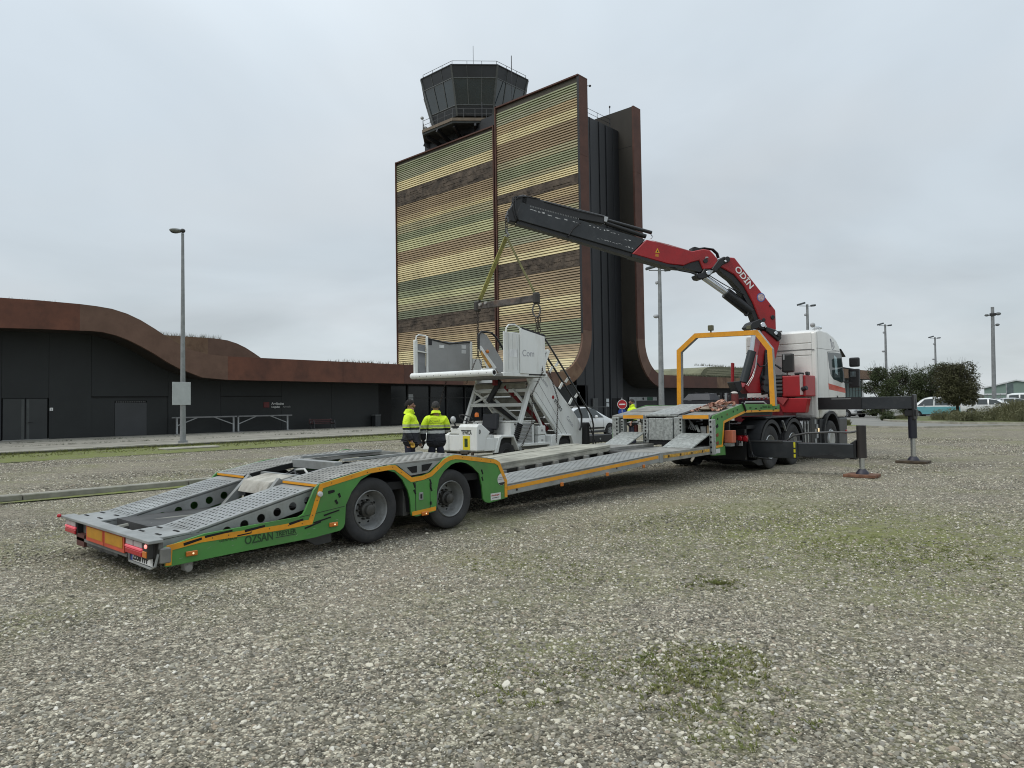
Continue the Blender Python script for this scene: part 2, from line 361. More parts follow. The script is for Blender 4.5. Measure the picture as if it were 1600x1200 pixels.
def scatter(name, r0, r1, dens, smin, smax, seed, sub):
    mb = MB(); nA = 14; nR = 4; a0, a1 = R(-4), R(90)
    for j in range(nR+1):
        for i in range(nA+1):
            a = a0 + (a1-a0)*i/nA; r = r0 + (r1-r0)*j/nR; x, y = -math.sin(a)*r, math.cos(a)*r; mb.v.append((x, y, gz(x, y)-0.012))
    for j in range(nR):
        for i in range(nA): mb.f.append((j*(nA+1)+i, (j+1)*(nA+1)+i, (j+1)*(nA+1)+i+1, j*(nA+1)+i+1)[::-1])
    o = mb.build(name, peb_m); o['kind'] = 'stuff'; o['label'] = 'loose grey gravel stones covering the open ground'
    G = bpy.data.node_groups.new(name, 'GeometryNodeTree')
    G.interface.new_socket('Geometry', in_out='INPUT', socket_type='NodeSocketGeometry'); G.interface.new_socket('Geometry', in_out='OUTPUT', socket_type='NodeSocketGeometry')
    n = G.nodes; l = G.links; gi = n.new('NodeGroupInput'); gout = n.new('NodeGroupOutput')
    dp = n.new('GeometryNodeDistributePointsOnFaces'); dp.inputs['Density'].default_value = dens; dp.inputs['Seed'].default_value = seed; l.new(gi.outputs[0], dp.inputs['Mesh'])
    jn = n.new('GeometryNodeJoinGeometry')
    for k in range(7):
        ic = n.new('GeometryNodeMeshIcoSphere'); ic.inputs['Radius'].default_value = 1.0; ic.inputs['Subdivisions'].default_value = sub
        ps = n.new('GeometryNodeInputPosition'); ad = n.new('ShaderNodeVectorMath'); ad.operation = 'ADD'; ad.inputs[1].default_value = (k*7.3, k*3.1, k*1.7); l.new(ps.outputs[0], ad.inputs[0])
        tx = n.new('ShaderNodeTexNoise'); tx.inputs['Scale'].default_value = 0.85; tx.inputs['Detail'].default_value = 2.0; l.new(ad.outputs[0], tx.inputs['Vector'])
        sb = n.new('ShaderNodeVectorMath'); sb.operation = 'SUBTRACT'; sb.inputs[1].default_value = (0.5, 0.5, 0.5); l.new(tx.outputs['Color'], sb.inputs[0])
        sc = n.new('ShaderNodeVectorMath'); sc.operation = 'SCALE'; sc.inputs['Scale'].default_value = 1.5; l.new(sb.outputs[0], sc.inputs[0])
        sp = n.new('GeometryNodeSetPosition'); l.new(ic.outputs['Mesh'], sp.inputs['Geometry']); l.new(sc.outputs[0], sp.inputs['Offset'])
        tr = n.new('GeometryNodeTransform'); tr.inputs['Scale'].default_value = (1.0, 0.72 + 0.06*(k % 4), 0.5 + 0.05*(k % 3)); l.new(sp.outputs[0], tr.inputs['Geometry'])
        sm = n.new('GeometryNodeSetMaterial'); sm.inputs['Material'].default_value = peb_m; l.new(tr.outputs[0], sm.inputs['Geometry'])
        gt = n.new('GeometryNodeGeometryToInstance'); l.new(sm.outputs[0], gt.inputs[0]); l.new(gt.outputs[0], jn.inputs[0])
    ip = n.new('GeometryNodeInstanceOnPoints'); l.new(dp.outputs['Points'], ip.inputs['Points']); l.new(jn.outputs[0], ip.inputs['Instance']); ip.inputs['Pick Instance'].default_value = True
    rv = n.new('FunctionNodeRandomValue'); rv.data_type = 'FLOAT_VECTOR'; rv.inputs['Min'].default_value = (-0.5, -0.5, 0); rv.inputs['Max'].default_value = (0.5, 0.5, 6.283)
    l.new(rv.outputs['Value'], ip.inputs['Rotation'])
    rs = n.new('FunctionNodeRandomValue'); rs.data_type = 'FLOAT'; rs.inputs[2].default_value = 0.0; rs.inputs[3].default_value = 1.0; rs.inputs['Seed'].default_value = seed+5
    pw = n.new('ShaderNodeMath'); pw.operation = 'POWER'; pw.inputs[1].default_value = 2.6; l.new(rs.outputs[1], pw.inputs[0])
    mr = n.new('ShaderNodeMapRange'); mr.inputs['To Min'].default_value = smin; mr.inputs['To Max'].default_value = smax; l.new(pw.outputs[0], mr.inputs['Value'])
    l.new(mr.outputs[0], ip.inputs['Scale']); l.new(ip.outputs[0], gout.inputs[0])
    md = o.modifiers.new('stones', 'NODES'); md.node_group = G
    return o
scatter('gravel_stones', 2.2, 5.2, 2600, 0.0045, 0.0185, 1, 2)
scatter('gravel_stones', 5.2, 9.0, 1450, 0.0052, 0.0185, 2, 1)
scatter('gravel_stones', 9.0, 17.0, 560, 0.007, 0.021, 3, 1)
scatter('gravel_stones', 17.0, 34.0, 130, 0.012, 0.028, 4, 1)
scatter('gravel_stones', 2.3, 10.0, 5, 0.018, 0.036, 6, 2)

# ---- weeds in the gravel
weed_m = mat('weed', (0.17, 0.165, 0.06), 0.85, vscale=5.0, var=0.3, col2=(0.10, 0.125, 0.035), spec=0.2)
def tufts(name, spots, label):
    mb = MB(); rnd = random.Random(5)
    for (x, y, rx, ry, n, h) in spots:
        for _ in range(n):
            a = rnd.random()*2*PI; q = math.sqrt(rnd.random()); px = x+rx*q*math.cos(a); py = y+ry*q*math.sin(a)
            for b in range(6):
                a2 = rnd.random()*2*PI; ln = h*(0.4+rnd.random()*0.8); tx, ty = math.cos(a2), math.sin(a2); w = 0.0030*(0.7+rnd.random()); sp = 0.7+rnd.random()*1.3
                bx, by = px+tx*0.01, py+ty*0.01
                mb.add([(bx-ty*w, by+tx*w, -0.005), (bx+ty*w, by-tx*w, -0.005), (bx+tx*ln*sp*0.5+ty*w*0.7, by+ty*ln*sp*0.5-tx*w*0.7, ln*0.7), (bx+tx*ln*sp, by+ty*ln*sp, ln*0.85)], [(0,1,2),(0,2,3)])
    o = mb.build(name, weed_m); o['kind'] = 'stuff'; o['label'] = label; return o
tufts('weeds', [(-2.15, 4.1, 0.40, 0.42, 360, 0.012), (-2.5, 3.75, 0.5, 0.4, 170, 0.010), (-2.0, 3.5, 0.25, 0.3, 50, 0.018), (-1.6, 3.55, 0.3, 0.5, 60, 0.016), (-3.0, 5.9, 0.3, 0.3, 60, 0.014), (-2.95, 5.95, .10, .06, 26, .024),
                (-3.0, 9.0, 2.8, 2.8, 1200, 0.010), (-2.2, 8.3, 1.0, 0.9, 420, 0.011), (-4.8, 5.4, 1.0, 0.5, 120, 0.012), (-2.9, 3.1, 0.5, 0.3, 60, 0.015)], 'small green weeds growing between the gravel stones')

# ---- parking-row kerb made of long concrete stones
kerb_m = mat('kerb_concrete', (0.27, 0.26, 0.215), 0.9, var=0.16, vscale=2.5, bump=0.25, bscale=60, dirt=(0.11, 0.12, 0.05), dirt_amt=0.6, dscale=2.2)
kb = MB().box(-15.66, -15.44, -9, 42, -0.05, 0.004).build('kerb', kerb_m); kb['kind'] = 'structure'
ref = None
for i in range(17):
    y0 = -8.7 + 3.0*i + 0.28
    if ref is None: ref = MB().box(-15.67, -15.42, 0.008, 2.992, 0.0, 0.112).build('kerb_stone', kerb_m, kb, bevel=0.014); ref.location = (0, y0, 0)
    else: c = ref.copy(); COL.objects.link(c); c.location = (0, y0, random.uniform(-0.006, 0.006))
# moss along the kerb foot and the verge in front of the pavement
verge_m = ground_material('verge_grass', [], 0.8, moss_all=1.0, mc=((0.105, 0.135, 0.032), (0.20, 0.215, 0.07)))
sheet('grass_verge', [(-32.45, -30), (-27.6, -30), (-27.3, 8), (-27.5, 20), (-28.6, 30), (-30.4, 42), (-32.45, 46)], 0.006, verge_m)
sheet('moss_strip', [(-15.42, -9), (-15.1, -9), (-15.2, 3), (-15.05, 6), (-15.25, 12), (-15.42, 42)], 0.007, verge_m)
sheet('moss_strip', [(-16.3, -9), (-15.67, -9), (-15.67, 42), (-16.0, 42), (-16.1, 20), (-15.9, 8), (-16.35, 6.5), (-16.0, 2)], 0.006, verge_m)
def blades(name, x0, x1, y0, y1, n, h, m, label, seed=3):
    mb = MB(); rnd = random.Random(seed)
    for _ in range(n):
        x = rnd.uniform(x0, x1); y = rnd.uniform(y0, y1)
        for b in range(4):
            a = rnd.random()*6.28; ln = h*(0.5+rnd.random()); w = 0.012; tx, ty = math.cos(a), math.sin(a); s = rnd.random()
            mb.add([(x-ty*w, y+tx*w, 0), (x+ty*w, y-tx*w, 0), (x+tx*ln*s, y+ty*ln*s, ln)], [(0,1,2)])
    o = mb.build(name, m); o['kind'] = 'stuff'; o['label'] = label; return o
blades('grass', -32.4, -29.6, -2, 44, 2600, 0.05, weed_m, 'short grass along the pavement edge')
blades('grass', -32.4, -31.9, -2, 44, 1500, 0.1, weed_m, 'taller grass tufts against the pavement kerb', 8)

# ---- pavement slabs in front of the terminal
pave_m = mat('pavement_concrete', (0.25, 0.235, 0.195), 0.9, var=0.14, vscale=0.8, detail=7, bump=0.15, bscale=30, dirt=(0.12, 0.115, 0.085), dirt_amt=0.6, dscale=0.9)
base = MB().box(-45.6, -32.42, -40, 62, -0.1, 0.075).build('pavement', mat('joint', (0.07, 0.07, 0.05), 0.95)); base['kind'] = 'structure'
ref = None
for i in range(-5, 12):
    for j in range(3):
        x0 = -45.55 + j*4.25; y0 = i*5.0
        if ref is None: ref = MB().box(0, 4.2, 0, 4.95, 0.0, 0.1).build('paving_slab', pave_m, base, bevel=0.012)
        else: ref_c = ref.copy(); COL.objects.link(ref_c); ref_c.location = (x0, y0, random.uniform(-0.008, 0.008)); continue
        ref.location = (x0, y0, 0)
ref = None
for i in range(-14, 25):
    if ref is None: ref = MB().box(-32.78, -32.5, 0.01, 2.49, 0.0, 0.125).build('kerb_stone', mat('kerb_pale', (0.36, 0.34, 0.28), 0.9, var=0.15, vscale=2, dirt=(0.14, 0.14, 0.08), dirt_amt=0.5), base, bevel=0.015); ref.location = (0, i*2.5, 0)
    else: c = ref.copy(); COL.objects.link(c); c.location = (0, i*2.5, random.uniform(-0.01, 0.01))
wd = MB(); rnd = random.Random(9)
for _ in range(420):
    j = rnd.choice((1, 2)); x = -45.55 + j*4.25 - 0.03 + rnd.gauss(0, 0.05); y = rnd.choice((4, 7.5, 10, 11, 13, 14, 18, 22, 26)) + rnd.gauss(0, 0.8)
    for b in range(5):
        a = rnd.random()*6.28; ln = 0.05+0.1*rnd.random(); wd.add([(x-0.012, y, 0.08), (x+0.012, y, 0.08), (x+math.cos(a)*ln, y+math.sin(a)*ln, 0.08+ln)], [(0,1,2)])
o = wd.build('weeds', mat('dark_weed', (0.04, 0.05, 0.02), 0.8)); o['kind'] = 'stuff'; o['label'] = 'dark weeds in the pavement joints'
# concrete marker slab lying in the verge
o = MB().box(-30.3, -29.5, 11.7, 13.9, 0.0, 0.07).build('stone_slab', mat('kerb_pale', (0.36, 0.34, 0.28)), bevel=0.02, loc=(-29.9, 12.8, 0)); tag(o, 'pale flat concrete slab lying in the grass verge by the lamp', 'slab')

# ---- road and planted island to the right
road_m = mat('road_asphalt', (0.20, 0.195, 0.175), 0.9, var=0.12, vscale=0.4, detail=8, bump=0.2, bscale=80, dirt=(0.27, 0.25, 0.2), dirt_amt=0.4, dscale=0.5)
sheet('road', [(-32.4, 46), (-12.8, 44.6), (-9.8, 44.9), (-5.9, 49.6), (0, 56), (60, 120), (200, 300), (200, 700), (-400, 700), (-120, 200), (-45.5, 100), (-45.5, 46)], 0.004, road_m)
edge = mat('kerb_pale', (0.36, 0.34, 0.28))
k = MB()
for a, b in (((-14, 44.55), (-9.8, 44.85)), ((-9.8, 44.85), (-5.9, 49.6)), ((-5.9, 49.6), (8, 64.5))): k.bar((a[0], a[1], 0.03), (b[0], b[1], 0.03), 0.16, 0.1)
k.build('road_edging', edge)['kind'] = 'structure'
isl = [(-15.9, 59.9), (-14.8, 57.2), (-12.6, 54.5), (-9.3, 52.0), (-6, 52.0), (2, 58), (14, 70), (10, 84), (-4, 80), (-12, 76), (-16.4, 66)]
isl_o = MB().prism(isl, 2, -0.1, 0.12).build('planted_island', mat('island_soil', (0.13, 0.14, 0.05), 0.95, vscale=0.7, var=0.4, detail=8)); isl_o['kind'] = 'structure'
k = MB()
for a, b in zip(isl, isl[1:]+isl[:1]): k.bar((a[0], a[1], 0.06), (b[0], b[1], 0.06), 0.18, 0.14)
k.build('island_kerb', edge)['kind'] = 'structure'
sheet('grass_patch', [(-17.5, 48.0), (-14.5, 45.2), (-11.2, 44.9), (-12.2, 46.0), (-14.5, 48.5), (-16.5, 50.5)], 0.012, verge_m)

# ================================================================ TERMINAL
wall_m = mat('dark_cladding', (0.019, 0.0215, 0.0215), 0.6, var=0.12, vscale=0.35, detail=5, spec=0.4)
soffit_m = mat('dark_soffit', (0.035, 0.027, 0.02), 0.7, var=0.2, vscale=0.5)
def corten(name, a, b, dirt=(0.05, 0.022, 0.014), amt=0.6, sc=0.9):
    return mat(name, a, 0.8, var=0.2, vscale=0.7, detail=8, col2=b, dirt=dirt, dirt_amt=amt, dscale=sc, bump=0.08, bscale=12)
cor_red = corten('weathered_steel_red', (0.150, 0.056, 0.032), (0.088, 0.034, 0.021))
cor_brown = corten('weathered_steel_brown', (0.150, 0.085, 0.058), (0.105, 0.058, 0.038), amt=0.35)
cor_dark = corten('weathered_steel_dark', (0.105, 0.044, 0.030), (0.07, 0.031, 0.022), amt=0.4)
cor_tan = corten('weathered_steel_tan', (0.19, 0.12, 0.07), (0.14, 0.075, 0.042), dirt=(0.055, 0.02, 0.012), amt=0.95, sc=0.7)
cor_pale = corten('weathered_steel_pale', (0.30, 0.235, 0.15), (0.2, 0.125, 0.075), dirt=(0.10, 0.045, 0.028), amt=0.95, sc=0.5)
FX0 = -43.5
term = thing('terminal_building', 'long low airport terminal with dark walls under a wavy band of rusty weathered steel', 'terminal', (-45.6, 20, 0))

def arc(cy, cz, r, a0, a1, n):
    return [(cy + r*math.cos(R(a0+(a1-a0)*i/n)), cz + r*math.sin(R(a0+(a1-a0)*i/n))) for i in range(n+1)]
# ribbon profile: upper and lower edge of the fascia, matched point for point, (y, z)
UP = [(-30, 7.47), (9.06, 7.46), (10.74, 7.49), (12.69, 7.477), (13.5, 7.44), (14.3, 7.36), (15.1, 7.15), (15.83, 6.84), (16.6, 6.40), (17.34, 5.93), (18.1, 5.52), (18.77, 5.25), (19.8, 5.02), (21.02, 4.94)]
LO = [(-30, 5.92), (9.07, 5.92), (10.74, 5.98), (12.69, 6.02), (13.2, 6.04), (13.8, 6.02), (14.5, 5.88), (15.14, 5.66), (15.85, 5.32), (16.54, 4.945), (17.3, 4.47), (18.05, 4.08), (19.4, 3.58), (21.02, 3.46)]
flat_y = [29.6, 35.2, 41.5, 47.4, 54.43]
jr = arc(54.45, 8.9, 4.1, -90, 0, 14)          # inner (upper-left) curve
jo = arc(54.45, 8.9, 5.6, -90, 0, 14)
def fascia(parent, x, ups, los, m, thick=0.22, name='fascia_panel', gap=0.012):
    pts = list(ups) + list(los)[::-1]
    return MB().prism([(p[0], p[1]) for p in pts], 0, x-thick, x).build(name, m, parent)
def trim(a, b, s): return a
segs = [(0, 3, cor_red), (3, 13, cor_brown)]
for a, b, m in segs: fascia(term, FX0, UP[a:b+1], LO[a:b+1], m)
fz = lambda y, z: z - (y-21.03)/33.4*0.145
prev = 21.03
for q, m in zip(flat_y, (cor_red, cor_red, cor_dark, cor_tan, cor_brown)):
    fascia(term, FX0 - random.uniform(0, 0.006), [(prev, fz(prev, 4.945)), (q-0.012, fz(q, 4.945))], [(prev, fz(prev, 3.46)), (q-0.012, fz(q, 3.46))], m); prev = q
# roof slab and soffit behind the fascia (left part, as one folded plate)
UPr = UP + [(54.4, 4.80)]; LOr = LO + [(54.4, 3.32)]
def plate(parent, x0, x1, ups, los, m, name):
    pts = [(p[0], p[1]-0.01) for p in ups] + [(p[0], p[1]+0.012) for p in los][::-1]
    return MB().prism(pts, 0, x0, x1).build(name, m, parent)
plate(term, -55.5, FX0-0.225, UPr, LOr, soffit_m, 'roof')
# second strip behind with its own hump
sh = 7.3
UP2 = [(-30, 7.35), (20, 7.3), (UP[3][0]+12.6, 7.28)] + [(y+12.6, z*0.985-0.07) for y, z in UP[4:]] + [(52, 4.8)]
LO2 = [(-30, 5.9), (20, 5.85), (LO[3][0]+12.6, 5.85)] + [(y+12.6, z*0.99-0.05) for y, z in LO[4:]] + [(52, 3.4)]
plate(term, -73, -55.95, UP2, LO2, soffit_m, 'roof')
fascia(term, -55.7, UP2[:3], LO2[:3], cor_tan); fascia(term, -55.7, UP2[2:], LO2[2:], cor_brown)
# wall, set back under the ribbon, in panels with open joints
wy = [-30 + 1.5*i for i in range(0, 44)]
WT = 0.25
def zsoff(y):
    for (a, za), (b, zb) in zip(LOr, LOr[1:]):
        if a <= y <= b: return za + (zb-za)*(y-a)/(b-a+1e-9)
    return 3.45
joints = [-30, 0, 4.4, 9.6, 11.78, 13.9, 18.2, 21.55, 25.9, 30, 34.3]
for a, b in zip(joints, joints[1:]):
    if a == 9.6: ys_ = None
    n = max(2, int((b-a)/0.7)); top = [(a+0.008+(b-a-0.016)*i/n, zsoff(a+(b-a)*i/n)+0.02) for i in range(n+1)]
    z0 = 0.0
    if a == 9.6: z0 = 2.36
    if a == 13.9: z0 = 2.46
    if a == 21.55: z0 = 0.0
    MB().prism(top + [(b-0.008, z0), (a+0.008, z0)], 0, -45.6-WT, -45.6 - random.uniform(0, 0.006)).build('wall_panel', wall_m, term)
MB().box(-45.98, -45.9, -30, 35, -0.1, 4.0).build('wall_backing', mat('void_black', (0.006, 0.006, 0.006), 0.9, var=0), term)
line_m = mat('shadow_reveal', (0.006, 0.006, 0.006), 0.9, var=0.0)
# double service door
dm = mat('dark_door', (0.026, 0.029, 0.029), 0.5, var=0.08, vscale=0.6)
dpale = mat('door_trim', (0.06, 0.065, 0.063), 0.5)
for (a, b) in ((9.66, 10.66), (10.70, 11.72)):
    d = MB().box(-45.72, -45.62, a, b, 0.1, 2.34).build('door', dm, term, bevel=0.006)
    MB().box(-45.62, -45.61, (a if a < 10 else a)+0.04 if a > 10 else b-0.16, (a+0.16) if a > 10 else b-0.04, 0.14, 2.3).build('stile', dpale, d)
    if a > 10: MB().cyl((-45.62, a+0.12, 1.05), (-45.52, a+0.12, 1.05), 0.02, 8).cyl((-45.53, a+0.12, 1.05), (-45.53, a+0.3, 1.05), 0.018, 8).build('handle', mat('black_metal', (0.012,)*3, 0.4), d)
MB().box(-45.6, -45.52, 9.6, 11.78, 0.09, 0.12).build('threshold', mat('steel_strip', (0.35, 0.35, 0.33), 0.5), term)
# recess panel with vent grille, lamp slot lines
MB().box(-45.72, -45.635, 15.17, 16.95, 0.1, 2.08).build('door', mat('grey_door', (0.038, 0.041, 0.044), 0.45, var=0.08, vscale=0.6), term, bevel=0.006)
MB().box(-45.85, -45.66, 13.9, 15.16, 0.1, 2.46).box(-45.85, -45.66, 16.96, 18.2, 0.1, 2.46).box(-45.85, -45.66, 15.16, 16.96, 2.2, 2.46).build('wall_panel', wall_m, term)
gm = MB()
for i in range(17): gm.box(-45.66, -45.628, 15.22+i*0.1, 15.28+i*0.1, 2.1, 2.16)
gm.build('vent_grille', mat('vent_grey', (0.12, 0.12, 0.115), 0.6), term, kind='stuff')
MB().box(-45.60, -45.57, 13.95, 18.2, 2.42, 2.47).build('lamp_slot', line_m, term)
MB().box(-45.60, -45.57, 21.55, 25.95, 2.43, 2.48).build('lamp_slot', line_m, term)
# little square sign by the door
white_m = mat('sign_white', (0.72, 0.72, 0.70), 0.5, var=0.03)
sg = MB().box(-45.6, -45.58, 11.82, 11.98, 1.66, 1.83).build('door_sign', white_m, term)
text('lettering', '2', mat('black_print', (0.015,)*3, 0.6, var=0), sg, (-45.576, 11.86, 1.69), (0,1,0), (0,0,1), 0.14)
# arrivals lettering
ar = thing('arrivals_sign', 'arrivals lettering with a red square on the dark terminal wall above the metal racks', 'sign', (-45.58, 25, 1.6))
MB().box(-45.6, -45.57, 24.55, 24.98, 1.68, 2.06).build('red_square', mat('sign_red', (0.11, 0.008, 0.008), 0.5), ar, bevel=0.01)
tx_m = mat('letter_white', (0.62, 0.62, 0.6), 0.5, var=0.02)
text('lettering', 'Arribades', tx_m, ar, (-45.585, 25.14, 1.87), (0,1,0), (0,0,1), 0.24, bold=True)
text('lettering', 'Llegadas', tx_m, ar, (-45.585, 25.14, 1.66), (0,1,0), (0,0,1), 0.19, bold=True)
text('lettering', 'Arrivals', mat('letter_grey', (0.32, 0.32, 0.31), 0.5), ar, (-45.585, 26.0, 1.66), (0,1,0), (0,0,1), 0.19, shear=0.2)
# glazed entrance
glass_m = mat('dark_glass', (0.010, 0.012, 0.014), 0.12, var=0.1, vscale=0.2, spec=0.35)
frame_m = mat('dark_frame', (0.011, 0.011, 0.012), 0.5)
MB().box(-45.85, -45.62, 34.3, 35.55, 0.1, 3.5).build('door_recess', line_m, term)
yy = [35.6, 37.4, 39.85, 41.7, 43.9, 46.2, 48.6, 51.0]
for a, b in zip(yy, yy[1:]):
    w = MB().box(-45.9, -45.87, a+0.05, b-0.05, 0.1, 3.5).build('window', glass_m, term)
    MB().box(-45.87, -45.75, a-0.05, a+0.05, 0.1, 3.5).box(-45.87, -45.78, a+0.05, b-0.05, 2.28, 2.34).build('window_frame', frame_m, w)
MB().box(-45.85, -45.8, 37.45, 37.98, 1.75, 2.62).build('notice_panel', mat('notice_grey', (0.4, 0.42, 0.43), 0.5), term)
MB().box(-45.9, -45.6, 51.0, 62.0, 0.1, 3.6).build('wall_panel', wall_m, term)
# right-hand half: the ribbon comes down from the second tower strip and runs on to the far end
kr = arc(74.35, 8.9, 4.0, 180, 270, 14)       # upper (right-hand) curve
ko = arc(74.35, 8.9, 5.5, 180, 270, 14)
R_UP = [(74.37, 4.9), (88, 4.9), (97, 4.9), (104, 4.9), (113, 4.9), (118, 5.3), (122, 6.3), (126, 7.2), (130, 7.45), (162, 7.5)]
R_LO = [(74.37, 3.4), (88, 3.45), (97, 3.5), (104, 3.5), (113, 3.5), (119, 3.8), (123.3, 4.8), (127, 5.6), (131, 5.7), (162, 5.75)]
for a, b, m in ((0, 1, cor_dark), (1, 2, cor_tan), (2, 3, cor_pale), (3, 4, cor_tan), (4, 8, cor_brown), (8, 9, cor_tan)): fascia(term, FX0, R_UP[a:b+1], R_LO[a:b+1], m)
plate(term, -55.5, FX0-0.225, R_UP, R_LO, soffit_m, 'roof')
hg = mat('green_roof_slats', (0.17, 0.17, 0.10), 0.8, var=0.15, vscale=0.4)
pr = [(110.6, 4.9), (111.6, 6.6), (112.6, 7.3), (114, 7.65), (118, 7.9), (150, 8.0), (150, 4.9)]
MB().prism(pr, 0, -72, -58).build('roof', hg, term)
for k in range(5):
    MB().box(-57.99, -57.95, 112.4+(k*0.35), 150, 5.4+k*0.42, 5.4+k*0.42+0.32).build('roof_slat', mat('slat_green', (0.13, 0.16, 0.095), 0.7) if k < 2 else mat('slat_olive', (0.26, 0.25, 0.155), 0.7), term)
MB().box(-47.2, -46.9, 62, 160, 0, 5.0).build('wall_panel', wall_m, term)
MB().box(-46.6, -46.4, 146, 159.4, 0.3, 5.6).build('glazing', mat('pale_green_glass', (0.15, 0.20, 0.19), 0.8, var=0.1, vscale=0.3, spec=.1), term)
mm = MB()
for i in range(8): mm.box(-46.4, -46.3, 146+i*1.9, 146.1+i*1.9, 0.3, 5.6)
mm.box(-46.4, -46.3, 146, 159.4, 1.9, 2.0).build('window_frame', mat('frame_grey', (0.14, 0.15, 0.15), 0.5), term)
MB().box(-46.5, -46.2, 159.4, 160.4, 0.3, 5.7).build('white_column', white_m, term)
# green-roof weeds on top of the terminal
blades('roof_weeds', -44.5, -43.6, 16, 19, 0, 0.1, weed_m, 'dry weeds growing on the terminal roof edge')
wb = MB(); rnd = random.Random(4)
for (y0, y1, z, n, h) in ((9.5, 11.6, 7.48, 40, .16), (29, 52, 4.95, 260, .22), (80, 112, 4.9, 500, .35)):
    for _ in range(n):
        y = rnd.uniform(y0, y1); x = rnd.uniform(-45, -43.65); hh = h*(0.4+rnd.random()*0.9)
        for b in range(3):
            a = rnd.random()*6.28; wb.add([(x-0.02, y, z-0.05), (x+0.02, y, z-0.05), (x+math.cos(a)*hh*0.5, y+math.sin(a)*hh*0.5, z+hh)], [(0,1,2)])
for (y0, y1, z) in ((21, 26.5, 7.27), (112, 140, 8.0)):
    for _ in range(260):
        y = rnd.uniform(y0, y1); x = rnd.uniform(-57.5, -55.8) if z < 7.6 else rnd.uniform(-60, -58.1); hh = 0.35*(0.3+rnd.random())
        for b in range(3):
            a = rnd.random()*6.28; wb.add([(x-0.02, y, z-0.05), (x+0.02, y, z-0.05), (x+math.cos(a)*hh*0.5, y+math.sin(a)*hh*0.5, z+hh)], [(0,1,2)])
o = wb.build('roof_weeds', mat('dry_weed', (0.09, 0.085, 0.05), 0.8)); o['kind'] = 'stuff'; o['label'] = 'dry weeds along the terminal roof edge'

# ================================================================ CONTROL TOWER
tow = thing('control_tower', 'tall airport control tower with striped slatted facade, rusty edges and a glazed octagonal cab', 'control tower', (-58, 64, 0))
# front strip: rises from the left roof through a curve; its edge is weathered steel
fascia(tow, FX0, jr[:8], jo[:8], cor_tan); fascia(tow, FX0, jr[7:] + [(58.55, 9.2)], jo[7:] + [(60.05, 9.2)], cor_brown)
for a, b, m in ((9.21, 19.2, cor_dark), (19.22, 27.4, cor_dark), (27.42, 35.62, cor_dark)): fascia(tow, FX0, [(58.55, a), (58.55, b)], [(60.05, a), (60.05, b)], m)
strip_back = mat('facade_backing', (0.06, 0.052, 0.038), 0.8)
def tower_plate(x0, x1, top, m, name):
    pts = jr + [(58.62, top)] + [(60.0, top)] + [(p[0]-0.01, p[1]+0.02) for p in jo[::-1]]
    return MB().prism(pts, 0, x0, x1).build(name, m, tow)
tower_plate(-55.3, FX0-0.23, 35.55, strip_back, 'facade_panel')
MB().box(-73.5, -55.8, 58.62, 60.0, 4.4, 33.62).build('facade_panel', strip_back, tow)
edge_m = cor_dark
MB().box(-43.73, -43.5, 58.49, 58.55, 8.9, 35.66).build('facade_edge', frame_m, tow)
MB().box(-55.45, -55.28, 58.35, 58.7, 5.0, 35.7).box(-55.45, -43.5, 58.4, 60.06, 35.6, 35.75).build('facade_edge', edge_m, tow)
MB().box(-55.80, -55.66, 58.35, 58.7, 5.0, 33.75).box(-73.6, -55.66, 58.4, 60.06, 33.62, 33.77).box(-73.62, -73.5, 58.35, 60.06, 5.0, 33.77).build('facade_edge', edge_m, tow)
MB().box(-55.66, -55.45, 58.75, 60, 4.5, 34).build('facade_gap', line_m, tow)
def srgb(r, g, b):
    f = lambda c: (c/255/12.92) if c/255 <= 0.04045 else ((c/255+0.055)/1.055)**2.4
    return (f(r), f(g), f(b))
BR = 1.12
PAL = {'grn': (132, 136, 104), 'dgr': (108, 112, 88), 'grey': (146, 145, 118), 'olv': (152, 145, 112), 'tan': (170, 150, 114), 'brn': (144, 124, 95), 'yel': (206, 191, 146), 'lye': (196, 181, 136), 'wood': (80, 70, 60), 'lgr': (176, 174, 130)}
FLAT = False
def inward(zz):
    if FLAT or zz >= 8.9: return 58.55
    d = zz - 8.9
    return 54.45 + math.sqrt(max(0.01, 4.1**2 - d*d))
def facade(xa, xb, bands, pitch=0.262):
    for k, ((za, key), (zb, key2)) in enumerate(zip(bands, bands[1:])):
        n = max(1, round((za-zb)/pitch)); h = (za-zb)/n
        c0 = PAL[key]; rows = MB()
        if key == 'wood':
            for i in range(n*2):
                z1 = za - i*h/2; x = xa
                while x < xb - 0.01:
                    w = min(xb-x, random.uniform(0.9, 2.6)); y = inward(z1) - random.uniform(0.02, 0.09); rows.box(x, x+w-0.012, y, y+0.05, z1-h/2+0.01, z1); x += w
            m = mat('timber_band', srgb(*[v*1.12 for v in c0]), 0.85, var=0.35, vscale=1.2, detail=6, bump=0.2, bscale=9)
        else:
            for i in range(n):
                z1 = za - i*h; y = inward(z1-h/2)
                # each slat is a shallow channel: lit upper lip leaning out, shaded underside
                rows.add([(xa, y+0.02, z1), (xb, y+0.02, z1), (xb, y-0.07, z1-h*0.70), (xa, y-0.07, z1-h*0.70), (xa, y-0.05, z1-h*0.78), (xb, y-0.05, z1-h*0.78), (xa, y+0.05, z1-h*0.81), (xb, y+0.05, z1-h*0.81)],
                         [(3,2,1,0), (4,5,2,3), (6,7,5,4)])
            m = mat('slats_'+key, tuple(min(0.8, v*BR) for v in srgb(*c0)), 0.6, var=0.10, vscale=0.25, detail=5)
        o = rows.build('slat_band', m, tow); o['kind'] = 'stuff'
